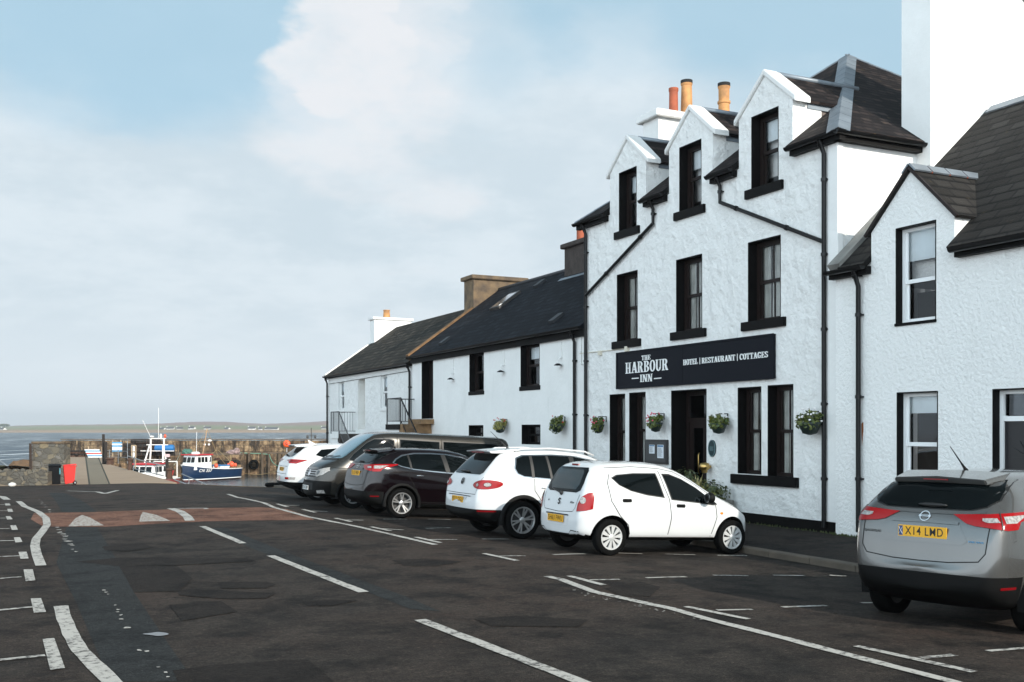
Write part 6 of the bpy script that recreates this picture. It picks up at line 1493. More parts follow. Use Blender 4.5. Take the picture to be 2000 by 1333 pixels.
def sportage(pos, head):
    pt = M_carw
    S = dict(L=4.48, W=1.85, ra=.90, fa=3.57, r=.345, rim=.235, rimkind='double', spokes=5, tw=.225, arch=.41, paint=pt,
      st=[0, .03, .08, .15, .25, .38, .52, .66, .85, 1.1, 1.5, 1.9, 2.3, 2.65, 2.95, 3.2, 3.4, 3.65, 3.95, 4.15, 4.3, 4.42, 4.48],
      top=[(0, .66), (.03, .84), (.08, 1.04), (.15, 1.17), (.25, 1.27), (.38, 1.38), (.52, 1.49), (.66, 1.55), (.9, 1.59), (1.5, 1.635), (2.1, 1.63), (2.5, 1.57), (2.85, 1.42), (3.2, 1.22), (3.4, 1.13), (3.7, 1.08), (4.05, 1.0), (4.3, .9), (4.42, .76), (4.48, .62)],
      bot=[(0, .42), (.1, .36), (.3, .28), (.6, .22), (3.8, .22), (4.1, .24), (4.3, .28), (4.48, .34)],
      belt=[(0, .64), (.03, .82), (.08, 1.0), (.15, 1.10), (.4, 1.15), (1., 1.12), (2.4, 1.05), (3.1, 1.03), (3.6, .97), (4.1, .88), (4.35, .74), (4.48, .58)],
      w=[(0, .62), (.03, .72), (.08, .79), (.15, .83), (.24, .86), (.4, .89), (.8, .92), (3.4, .92), (3.8, .9), (4.1, .84), (4.28, .72), (4.48, .5)],
      wr=[(0, .5), (.08, .66), (.15, .68), (.3, .66), (.5, .62), (.8, .61), (1.5, .62), (2.2, .60), (2.6, .62), (3.1, .72), (3.4, .70), (3.9, .62), (4.2, .5), (4.48, .3)],
      cuts=[(0, (0, 0, .50), (0, 0, 1)), (0, (0, 0, .34), (0, 0, 1))], clad=lambda x, y, z: (z < .50 and x < .5) or z < .34)
    root, body, proj, line, hit = car('parked_car', 'white SUV with slim red tail lamps, farthest car, half hidden behind the grey van', pos, head, S); X0 = S['X0']
    rw = [(-.56, 1.20), (.56, 1.20), (.62, 1.25), (.58, 1.38), (.52, 1.47), (-.52, 1.47), (-.58, 1.38), (-.62, 1.25)]; proj(rw, 'B', .006, .07, 'rear_window', M_cg)
    sp = MB(); y_ = .58
    sp.add([(.24-X0, -y_*.88, 1.53), (.24-X0, y_*.88, 1.53), (.9-X0, y_, 1.60), (.9-X0, -y_, 1.60), (.3-X0, -y_*.88, 1.485), (.3-X0, y_*.88, 1.485), (.7-X0, y_, 1.51), (.7-X0, -y_, 1.51)], [(0, 3, 2, 1), (4, 5, 6, 7), (0, 1, 5, 4), (0, 4, 7, 3), (1, 2, 6, 5), (2, 3, 7, 6)])
    sp.build('roof_spoiler', pt, body, bev=.012, ang=50)
    MB().add([(.95-X0, 0, 1.60), (.72-X0, 0, 1.71), (.78-X0, .03, 1.59), (.78-X0, -.03, 1.59), (1.1-X0, 0, 1.6)], [(0, 1, 2), (0, 3, 1), (1, 3, 2), (0, 2, 3)]).build('fin_aerial', pt, body)
    dl = [(.80, 1.28), (.98, 1.44), (1.4, 1.495), (2.0, 1.50), (2.5, 1.43), (2.85, 1.29), (3.15, 1.10), (3.05, 1.06), (2.2, 1.09), (1.4, 1.14)]
    for v in 'LR': proj(dl, v, .007, .09, 'side_window', M_cg); line([(2.05, 1.06), (2.03, .4)], v); line([(1.95, 1.1), (1.9, 1.49)], v, .1, .009, 'pillar', M_plk)
    arch_trim(body, S, .05)
    for s, az in ((-1, 225), (1, 135)):
        vw = ('C', radians(az), .25, s*.83)
        def cv(pts): return pts if s < 0 else [(-a, b) for a, b in pts][::-1]
        lp = proj(cv([(-.52, 1.10), (-.2, 1.13), (.26, 1.14), (.22, 1.11), (.02, 1.02), (-.20, 1.02), (-.30, 1.07)]), vw, .012, .05, 'tail_light', M_redl)
        proj(cv([(-.16, 1.105), (.10, 1.11), (.0, 1.055), (-.14, 1.055)]), vw, .016, .05, 'lens_core', M_redd, lp)
        fp = proj(cv([(-.32, .635), (.02, .64), (.0, .57), (-.30, .565)]), vw, .008, .05, 'fog_light', M_clear); proj(cv([(-.30, .625), (-.16, .63), (-.16, .578), (-.29, .575)]), vw, .013, .05, 'red_lens', M_redl, fp)
    plate(body, hit, (0, .84), 'B', 'SN17 KXO', M_yel, out=.014); badge(body, hit, (0, 1.07), 'B', .045, 'oval'); line([(-.66, .93), (0, .92), (.66, .93)], 'B', .01); line([(-.70, .72), (0, .71), (.70, .72)], 'B', .01)
    wb = MB(); p0, n0 = hit((-.3, 1.23), 'B'); p1, n1 = hit((.02, 1.22), 'B'); wb.tube([p1+n1*.04, p0+n0*.02], [.03, .01], 8); wb.build('rear_wiper', M_plk, body, smooth=True)
    proj([(-.60, 1.14), (.60, 1.14), (.54, 1.50), (-.54, 1.50)], 'F', .005, .08, 'windscreen', M_cg)
    for s in (1, -1): mirror(root, body, 3.0-X0, s*.92, 1.12, pt, s)
sportage((7.95, 29.0+.8), radians(-3))
def van(pos, head):
    pt = M_vang
    S = dict(L=5.30, W=1.90, ra=.99, fa=4.39, r=.345, rim=.22, rimkind='double', spokes=5, tw=.215, arch=.415, paint=pt, bow0=.02, cat='van',
      st=[0, .03, .08, .16, .3, .6, 1., 1.5, 2.0, 2.5, 3.0, 3.4, 3.7, 3.9, 4.1, 4.3, 4.5, 4.7, 4.85, 5.0, 5.13, 5.22, 5.28, 5.30],
      top=[(0, 1.5), (.03, 1.8), (.08, 1.90), (.16, 1.95), (.3, 1.965), (2.5, 1.975), (3.4, 1.965), (3.7, 1.935), (3.9, 1.87), (4.1, 1.74), (4.3, 1.58), (4.5, 1.42), (4.7, 1.27), (4.85, 1.19), (5.0, 1.12), (5.13, 1.05), (5.22, .96), (5.28, .82), (5.30, .68)],
      bot=[(0, .35), (.3, .26), (4.8, .24), (5.1, .24), (5.3, .28)],
      belt=[(0, 1.12), (3.5, 1.12), (4.2, 1.10), (4.6, 1.08), (4.85, 1.02), (5.05, .94), (5.2, .84), (5.3, .62)],
      w=[(0, .86), (.08, .92), (.3, .945), (4.2, .945), (4.6, .935), (4.85, .91), (5.0, .87), (5.13, .80), (5.22, .71), (5.3, .52)],
      wr=[(0, .72), (.1, .78), (.3, .80), (3.4, .80), (3.9, .78), (4.2, .78), (4.6, .80), (4.8, .76), (5.0, .68), (5.2, .5), (5.3, .3)],
      cuts=[(0, (0, 0, .66), (0, 0, 1)), (0, (0, 0, .33), (0, 0, 1)), (0, (4.95-.99, 0, 0), (1, 0, 0))], clad=lambda x, y, z: (z < .66 and x > 4.95) or z < .33)
    root, body, proj, line, hit = car('parked_van', 'long grey-brown passenger van with dark bonnet, reversed in so its nose faces the road', pos, head, S); X0 = S['X0']
    # windscreen and bonnet wrap
    proj([(-.70, 1.24), (.70, 1.24), (.76, 1.27), (.70, 1.80), (.60, 1.885), (-.60, 1.885), (-.70, 1.80), (-.76, 1.27)], 'F', .005, .08, 'windscreen', mat('blue_tinted_screen', (.05, .11, .14), .04, spec=1.0, coat=1))
    proj([(4.86, -.70), (4.86, .70), (5.0, .68), (5.13, .62), (5.17, .5), (5.19, 0), (5.17, -.5), (5.13, -.62), (5.0, -.68)], 'T', .005, .08, 'bonnet', mat('dark_bonnet_paint', (.01, .011, .012), .15, spec=.4))
    for v in 'LR':
        f1 = [(3.35, 1.20), (3.35, 1.74), (3.48, 1.78), (3.86, 1.76), (4.05, 1.66), (4.40, 1.36), (4.52, 1.22), (4.30, 1.18)]
        m1 = [(2.10, 1.20), (2.10, 1.76), (3.18, 1.78), (3.18, 1.20)]; b1 = [(.35, 1.22), (.38, 1.72), (.5, 1.77), (1.98, 1.77), (1.98, 1.20)]
        for q in (f1, m1, b1):
            cx = sum(p[0] for p in q)/len(q); cz = sum(p[1] for p in q)/len(q)
            proj([(cx+(a-cx)*1.04, cz+(b-cz)*1.08) for a, b in q], v, .003, .1, 'window_seal', M_plk); proj(q, v, .007, .1, 'side_window', M_cg)
        line([(3.26, 1.85), (3.27, .4)], v, .014); line([(2.04, 1.85), (2.04, .4)], v, .014); line([(4.50, 1.16), (4.42, .9), (4.0, .75), (3.92, .4)], v, .012); line([(.2, 1.0), (4.9, 1.0)], v, .012); line([(.3, .62), (3.95, .62)], v, .06, .008, 'side_moulding', pt)
    # grille, lamps, bumper
    g = proj([(-.56, .93), (.56, .93), (.52, .79), (.40, .74), (-.40, .74), (-.52, .79)], 'F', .008, .07, 'grille', M_plk)
    for z in (.90, .845, .79): line([(-.50, z), (.50, z)], 'F', .012, .02, 'chrome_bar', M_chrome, g)
    badge(body, hit, (0, .845), 'F', .085, 'ring_vw')
    for s in (1, -1):
        hl = [(s*.44, .90), (s*.60, .955), (s*.80, 1.01), (s*.84, .93), (s*.76, .82), (s*.60, .76), (s*.48, .775)]
        lp = proj(hl[::s], 'F', .010, .06, 'headlight', M_clear); proj([(s*.58+.065*cos(t_), .86+.055*sin(t_)) for t_ in [i*2*pi/14 for i in range(14)]], 'F', .016, .05, 'projector_lens', mat('lamp_dark', (.05, .05, .05), .15, coat=1), lp)
        proj([(s*.62, .42), (s*.78, .44), (s*.78, .36), (s*.62, .35)][::s], 'F', .008, .06, 'fog_light', M_clear)
        mirror(root, body, 4.25-X0, s*.98, 1.20, M_clad, s, (.12, .22, .22))
    proj([(-.44, .60), (.44, .60), (.44, .42), (-.44, .42)], 'F', .004, .08, 'lower_grille', mat('mesh_black', (.005, .005, .005), .7, bump=.01, bscale=40))
    plate(body, hit, (0, .47), 'F', 'SD16 UWP', M_whp, out=.02); line([(-.7, 1.22), (0, 1.20), (.7, 1.22)], 'F', .05, .01, 'scuttle', M_plk)
    k = MB(); p0, _ = hit((-.5, 1.26), 'F'); p1, _ = hit((.1, 1.3), 'F'); k.tube([p0+Vector((.02, 0, .01)), p1+Vector((.03, 0, .01))], .01, 6); p0, _ = hit((.1, 1.26), 'F'); p1, _ = hit((.6, 1.3), 'F'); k.tube([p0+Vector((.03, 0, .01)), p1+Vector((.03, 0, .01))], .01, 6); k.build('wipers', M_plk, body)
    arch_trim(body, S, .03)
    proj([(-.62, 1.2), (.62, 1.2), (.58, 1.8), (-.58, 1.8)], 'B', .005, .1, 'rear_window', M_cg)
van((11.25, 25.4+.95), radians(180))
# ================================================================ HARBOUR, SEA AND FAR SHORE
SEA = -3.2; QZ = -.86
def K(px, f, z=0.):                 # point seen in pixel column px at depth f from the camera, height z
    r = (px-1000)/FP*f; return Vector((f*sin(YAW)+r*cos(YAW), f*cos(YAW)-r*sin(YAW), z))
def KZ(px, py, z): return K(px, (CZ-z)*FP/(py-HOR), z)
KR = Vector((cos(YAW), -sin(YAW), 0)); KF = Vector((sin(YAW), cos(YAW), 0)); KU = Vector((0, 0, 1))
def kbox(mb, p, w, d, h, mi=0):     # box with front-left-bottom corner p, width to the right, depth away
    m = Matrix(((KR.x, KF.x, 0, p.x), (KR.y, KF.y, 0, p.y), (0, 0, 1, p.z), (0, 0, 0, 1)))
    return mb.box((0, 0, 0), (w, d, h), mi, mtx=m)
def seam():
    m, nt, b, N, L = nmat('sea_water'); tc = N('ShaderNodeTexCoord').outputs['Object']
    mp = N('ShaderNodeMapping'); mp.inputs['Rotation'].default_value = (0, 0, YAW); L(tc, mp.inputs[0]); q = mp.outputs[0]
    w1 = nz(N, L, q, .09, 6, .6, (.5, 1, 1)); w2 = nz(N, L, q, .5, 6, .65, (.5, 1, 1))
    c = mixc(N, L, rampc(N, L, w1, [(.35, (0, 0, 0)), (.7, (1, 1, 1))]), (.010, .021, .034), (.032, .055, .078))
    n3 = nz(N, L, q, .35, 5, .62, (1, .055, 1))
    wc = rampc(N, L, n3, [(.575, (0, 0, 0)), (.61, (1, 1, 1))])
    c = mixc(N, L, wc, c, (.75, .78, .8)); L(c, b.inputs['Base Color']); b.inputs['Roughness'].default_value = .35; b.inputs['Specular IOR Level'].default_value = .3
    bumpn(N, L, b, [(w1, 1.6), (w2, .5)]); return m
def calm():
    m, nt, b, N, L = nmat('harbour_water_surface'); tc = N('ShaderNodeTexCoord').outputs['Object']
    w = nz(N, L, tc, 1.4, 5, .6, (.6, 1.4, 1)); b.inputs['Base Color'].default_value = (.02, .032, .042, 1); b.inputs['Roughness'].default_value = .08; b.inputs['Specular IOR Level'].default_value = .6
    bumpn(N, L, b, [(w, .09)]); return m
# open sea beyond the pier, calm water inside
mb = MB(); mb.add([K(-1900, 40, SEA-.05), K(-60, 58, SEA-.05), K(130, 129, SEA-.05), K(900, 129, SEA-.05), K(2400, 300, SEA-.05), K(2600, 4200, SEA-.05), K(-2600, 4200, SEA-.05)], [(0, 1, 2, 3, 4, 5, 6)])
struct(up(mb), 'sea', seam(), recalc=False)
mb = MB(); mb.add([(4, 42, SEA), (50, 42, SEA), K(900, 131, SEA), K(120, 131, SEA), K(120, 70, SEA)], [(0, 1, 2, 3, 4)])
struct(up(mb), 'harbour_water', calm(), recalc=False)
# concrete way down to the pier, with a drain channel down its middle
zc = lambda px, py: KZ(px, py, QZ)
E = [zc(-40, 950), zc(115, 947.5), zc(345, 943), zc(205, 905), zc(203, 893), zc(185, 886.5), zc(100, 886.5), zc(60, 905)]
E[0].z = E[1].z = E[2].z = QZ-.0
mb = MB(); lo = [Vector((p.x, p.y, SEA-2)) for p in E]; n = len(E); mb.add(E+lo, [tuple(range(n))]+[(i, n+i, n+(i+1) % n, (i+1) % n) for i in range(n)])
struct(mb, 'slipway', M_conc)
mb = MB()
for a, b, w in (((166, 893), (173, 946.5), .09), ((190, 893), (212, 946), .09)):
    p, q = zc(*a)+Vector((0, 0, .005)), zc(*b)+Vector((0, 0, .005)); mb.add([p, p+KR*w*1.6, q+KR*w, q], [(0, 1, 2, 3)])
struct(up(mb), 'drain_channel', mat('mossy_channel', (.035, .035, .018), .9, var=.4), recalc=False)
mb = MB(); mb.add([zc(167, 893)+Vector((0, 0, .004)), zc(189.5, 893)+Vector((0, 0, .004)), zc(211, 946)+Vector((0, 0, .004)), zc(174, 946.5)+Vector((0, 0, .004))], [(0, 1, 2, 3)])
struct(up(mb), 'slipway_strip', conc('greenish_concrete', (.22, .18, .125), (.15, .125, .085)), recalc=False)
# apron under the street edge so no gap shows, and quay walls to the basin
mb = MB()
pts = [Vector((-62, 62.4)), Vector((2.2, 59.2)), A, B, C, Vector((20, 49.4))]
for a, b in zip(pts, pts[1:]):
    za = zr(a.x, a.y-.02)+.0 if -60 < a.x < 11.5 else zg(a.x, a.y); zb = zr(b.x, b.y-.02) if b.x < 11.5 else zg(b.x, b.y)
    mb.add([(a.x, a.y, za-.0), (b.x, b.y, zb-.0), (b.x, b.y, SEA-2), (a.x, a.y, SEA-2)], [(0, 1, 2, 3)])
mb.add([(11.5, B.y, zg(11.5, B.y)), (11.5, 48.9, zg(11.5, 48.9)), (20, 48.9, zg(11.5, 48.9)), (20, 49.4, zg(11.5, 49.4)), (C.x, C.y, zg(11.5, C.y))], [(0, 1, 2, 3, 4)])
struct(mb, 'quay_edge', M_ston)
# rough bank on the left behind the low wall
mb = MB(); rnd = random.Random(11); g = {}
for i in range(31):
    for j in range(9):
        px = -700+i*27; f = 56+j*3.2
        z = -.75-.12*j+rnd.uniform(-.1, .1) if j < 6 else SEA+.4-(j-6)*.5
        if px <= 62 and j < 3: z = -.02-.1*j+rnd.uniform(-.06, .06)
        if px > 95: z = -1.05-.2*j
        g[i, j] = len(mb.v); mb.v.append(K(px, f, z))
for i in range(30):
    for j in range(8): mb.f.append((g[i, j], g[i+1, j], g[i+1, j+1], g[i, j+1])); mb.m.append(0)
def bankm():
    m, nt, b, N, L = nmat('grass_and_rock'); tc = N('ShaderNodeTexCoord').outputs['Object']
    L(mixc(N, L, rampc(N, L, nz(N, L, tc, .7, 7, .65), [(.42, (0, 0, 0)), (.55, (1, 1, 1))]), (.05, .075, .015), (.10, .07, .04)), b.inputs['Base Color']); b.inputs['Roughness'].default_value = .95
    bumpn(N, L, b, [(nz(N, L, tc, 4, 7, .7), .15)]); return m
struct(up(mb), 'bank', bankm(), recalc=False)
mb = MB(); rnd = random.Random(4)
for i in range(5):
    c = K(48+rnd.uniform(-6, 8), 61+i*1.2, -.7); mb.ell(c, (1.0, .8, .9-.12*i), 10, 7, jit=.16)
tag(mb.build('rock_outcrop', mat('brown_rock', (.17, .10, .055), .95, var=.5, vscale=2, bump=.08, bscale=3)), 'rough brown rock outcrop beside the stone gate pier', 'rock')
M_rub = rubble('dark_rubble', [(.05, .045, .04), (.13, .11, .08), (.075, .07, .065), (.18, .14, .09), (.06, .05, .042), (.11, .10, .09)], (.12, .105, .085), 3.0, .06)
M_rub2 = rubble('gate_pier_rubble', [(.07, .065, .06), (.2, .165, .11), (.10, .095, .09), (.24, .18, .10), (.16, .15, .14), (.085, .08, .075), (.12, .1, .07), (.06, .055, .05), (.2, .075, .04)], (.17, .15, .12), 2.6, .07)
def wallbox(name, label, pxa, pxb, f, dep, zb, zt, m, copem=None, cat='wall', cope=.12):
    a = K(pxa, f, zb); w = (K(pxb, f)-K(pxa, f)).length; t = thing(name, label, cat, tuple(a))
    b = MB(); kbox(b, a, w, dep, zt-zb); b.build('masonry', m, t)
    if copem:
        b = MB(); p = a-KR*.05-KF*.05; p.z = zt; kbox(b, p, w+.1, dep+.1, cope); b.build('coping', copem, t, bev=.02)
    return t
t = wallbox('low_stone_wall', 'low rubble stone wall at far left behind the bay markings', -700, 93, 52.5, .5, -1.3, -.17, M_rub)
mb = MB(); rnd = random.Random(8); w = (K(93, 52.5)-K(-700, 52.5)).length; x = 0
while x < w-.3:
    l = rnd.uniform(.25, .5); p = K(-700, 52.5, -.17)+KR*(x+l/2)+KF*.25; mb.ell(p, (l*.5, l*.45, rnd.uniform(.10, .17)), 8, 6, jit=.12); x += l*.9
mb.build('cope_stones', M_rub, t)
t = wallbox('stone_gate_pier', 'tall rubble stone gate pier with flat coping above the wheelie bins', 63, 125, 56, .8, -1.4, 1.18, M_rub2, M_ston, 'gate pier')
b = MB(); b.bar(K(60, 55.9, -.95), K(59.5, 55.9, 1.2), .14); b.build('timber_post', mat('dark_timber', (.035, .022, .016), .9, var=.3), t)
rl = thing('handrail', 'short grey tubular handrail sloping down at far left edge', 'handrail', tuple(K(0, 58, -.9)))
MB().tube([K(-30, 60, .8), K(13, 58, -.05), K(17, 58, -.1), K(17, 58, -.8)], .05, 8).build('rail', M_metal, rl, smooth=True)
# ---- wheelie bins
def bin_(label, px, f, m, lidm, rz):
    p = K(px, f); z = zr(p.x, p.y) if zr(p.x, p.y) else zg(p.x, p.y); p.z = z
    t = thing('wheelie_bin', label, 'wheelie bin', tuple(p), rz)
    b = MB(); w0, w1, d0, d1, h = .24, .29, .26, .35, .96
    b.add([(-w0, -d0, .04), (w0, -d0, .04), (w0, d0, .12), (-w0, d0, .12), (-w1, -d1, h), (w1, -d1, h), (w1, d1, h), (-w1, d1, h)], [(0, 3, 2, 1), (4, 5, 6, 7), (0, 1, 5, 4), (1, 2, 6, 5), (2, 3, 7, 6), (3, 0, 4, 7)])
    b.box((-w1-.02, -d1-.02, h-.05), (w1+.02, d1+.02, h)); bd = b.build('bin_body', m, t, bev=.025, ang=40)
    b = MB(); b.add([(-.32, -.40, h+.002), (.32, -.40, h+.002), (.32, .40, h+.03), (-.32, .40, h+.03), (-.27, -.33, h+.05), (.27, -.33, h+.05), (.27, .36, h+.10), (-.27, .36, h+.10)], [(0, 3, 2, 1), (4, 5, 6, 7), (0, 1, 5, 4), (1, 2, 6, 5), (2, 3, 7, 6), (3, 0, 4, 7)]); b.build('lid', lidm, t, bev=.015)
    MB().tube([(-.24, .41, h-.02), (.24, .41, h-.02)], .018, 8).build('handle', m, t, smooth=True)
    for s in (1, -1):
        b = MB(); b.lathe([(.001, s*.27), (.06, s*.275), (.10, s*.27), (.105, s*.25), (.105, s*.23), (.001, s*.22)], 20, 'x', (0, .30, .105)); w = b.build('wheel', M_tyre, t, ang=40)
        b = MB(); b.lathe([(.001, s*.282), (.05, s*.28), (.055, s*.274)], 14, 'x', (0, .30, .105)); b.build('hub', M_metal, w)
    return t
t = bin_('black wheelie bin beside the red one, against the stone gate pier', 107, 53.4, mat('black_bin_plastic', (.004, .0045, .006), .6, spec=.15), mat('black_bin_lid', (.006, .0065, .008), .6, spec=.2), -YAW+radians(25))
b = MB(); b.box((.20, -.352, .55), (.265, -.30, .86)); b.build('sticker', mat('blue_green_sticker', (.06, .25, .3), .5, var=.5, vscale=8), t)
rbin = bin_('bright red wheelie bin, right one of the pair by the slipway', 135.5, 53.3, mat('red_bin_plastic', (.62, .018, .012), .45), mat('red_bin_lid', (.55, .03, .025), .4), -YAW-radians(62)); rbin.scale = (.82, .82, 1)
# ---- pier
def pierm(name, a, b_, c_):
    m, nt, b, N, L = nmat(name); tc = N('ShaderNodeTexCoord').outputs['Object']
    mp = N('ShaderNodeMapping'); mp.inputs['Rotation'].default_value = (0, 0, YAW); L(tc, mp.inputs[0]); q = mp.outputs[0]
    c = mixc(N, L, rampc(N, L, nz(N, L, q, .8, 8, .75), [(.42, (0, 0, 0)), (.56, (1, 1, 1))]), a, b_)
    c = mixc(N, L, rampc(N, L, nz(N, L, q, .9, 7, .75, (1.6, 1, .3)), [(.47, (0, 0, 0)), (.60, (.95, .95, .95))]), c, c_)
    br = N('ShaderNodeTexBrick'); sx = N('ShaderNodeSeparateXYZ'); L(q, sx.inputs[0]); cb = N('ShaderNodeCombineXYZ'); L(sx.outputs[0], cb.inputs[0]); L(sx.outputs[2], cb.inputs[1]); L(cb.outputs[0], br.inputs[0])
    br.inputs['Scale'].default_value = 1; br.inputs['Brick Width'].default_value = 1.6; br.inputs['Row Height'].default_value = .62; br.inputs['Mortar Size'].default_value = .03; br.inputs['Brick Width'].default_value = 2.7; br.inputs['Row Height'].default_value = .8
    hf = N('ShaderNodeMath'); hf.operation = 'MULTIPLY'; hf.inputs[1].default_value = .7; L(br.outputs[1], hf.inputs[0])
    c = mixc(N, L, hf.outputs[0], c, (.03, .022, .016)); L(c, b.inputs['Base Color']); b.inputs['Roughness'].default_value = .9
    bumpn(N, L, b, [(br.outputs[1], -.05), (nz(N, L, q, 2.5, 8, .7), .25)]); return m
M_par = pierm('parapet_stone', (.32, .22, .125), (.10, .062, .036), (.02, .014, .010)); M_quay = pierm('quay_stone', (.34, .22, .12), (.10, .065, .04), (.015, .011, .008))
pr = thing('harbour_pier', 'long brown stone pier with high parapet across the harbour', 'pier', tuple(K(400, 122, SEA)))
b = MB(); n = 34; px0, px1 = 120, 760
for i in range(n):
    a_ = px0+(px1-px0)*i/n; e = px0+(px1-px0)*(i+1)/n; p = K(a_, 129, QZ-.1); kbox(b, p, (K(e, 129)-K(a_, 129)).length-.03, 1.1, 1.52+.0*random.uniform(-.03, .03)+.02*(i % 2))
b.build('parapet', M_par, pr)
b = MB(); p = K(px0, 129, .66); kbox(b, p-KR*.1-KF*.08, (K(px1, 129)-K(px0, 129)).length+.2, 1.26, .1); b.build('parapet_coping', M_ston, pr)
b = MB()
for (a_, e, f0) in ((100, 352, 113), (352, 470, 117), (470, 760, 119.5)):
    kbox(b, K(a_, f0, SEA-2), (K(e, f0)-K(a_, f0)).length, 129.2-f0+(.01 if a_ == 352 else 0), QZ-SEA+2-(0 if a_ != 352 else .04))
b.build('quay', M_quay, pr)
b = MB(); kbox(b, K(352, 115.5, SEA-2), (K(470, 115.5)-K(352, 115.5)).length, 1.5, 1.25+2); b.build('lower_ledge', M_quay, pr)
b = MB()
for px in (474, 486, 512, 525, 545, 570, 592): b.bar(K(px, 119.3, SEA-1), K(px, 119.3, QZ+.15), .28, .25)
b.build('fender_timber', mat('weathered_timber', (.10, .07, .045), .9, var=.5, vscale=2), pr)
# mooring rings, lifebuoy, tyre fender
lb = thing('lifebuoy_housing', 'round orange lifebuoy housing on the pier parapet', 'lifebuoy', tuple(K(560, 128.8, 0)))
b = MB(); M4 = Matrix(((KR.x, KU.x, -KF.x, 0), (KR.y, KU.y, -KF.y, 0), (KR.z, KU.z, -KF.z, 0), (0, 0, 0, 1))); c = K(560, 128.7, .18)
bb = MB(); bb.lathe([(.001, .20), (.3, .2), (.36, .17), (.43, .08), (.45, .0), (.001, 0)], 24, 'z'); b.add([Matrix.Translation(c) @ M4 @ v for v in bb.v], bb.f); ob = b.build('shell', mat('orange_plastic', (.75, .09, .02), .4), lb, ang=40)
bb = MB(); bb.lathe([(.09, .205), (.13, .225), (.17, .205)], 20, 'z'); b = MB(); b.add([Matrix.Translation(c) @ M4 @ v for v in bb.v], bb.f); b.build('boss', M_redd, lb)
b = MB(); b.bar(K(560, 128.85, QZ), K(560, 128.85, -.1), .1); b.build('post', M_metal, lb)
def ring(px, f, z, R, r, m, name, label, cat):
    t = thing(name, label, cat, tuple(K(px, f, z))); bb = MB(); k = 12
    bb.lathe([(R+r*cos(2*pi*i/k), r*1.4*sin(2*pi*i/k)) for i in range(k)], 24, 'z', closed=True); b = MB(); b.add([Matrix.Translation(K(px, f, z)) @ M4 @ v for v in bb.v], bb.f); b.build('tyre_ring', m, t, smooth=True)
    b = MB(); b.tube([K(px, f, z+R), K(px, f+.1, QZ)], .03, 5); b.build('rope', mat('old_rope', (.2, .15, .08), .9), t); return t
ring(496, 119.0, -2.05, .42, .16, M_tyre, 'tyre_fender', 'worn black tyre hung on the quay wall right of the blue boat', 'tyre')
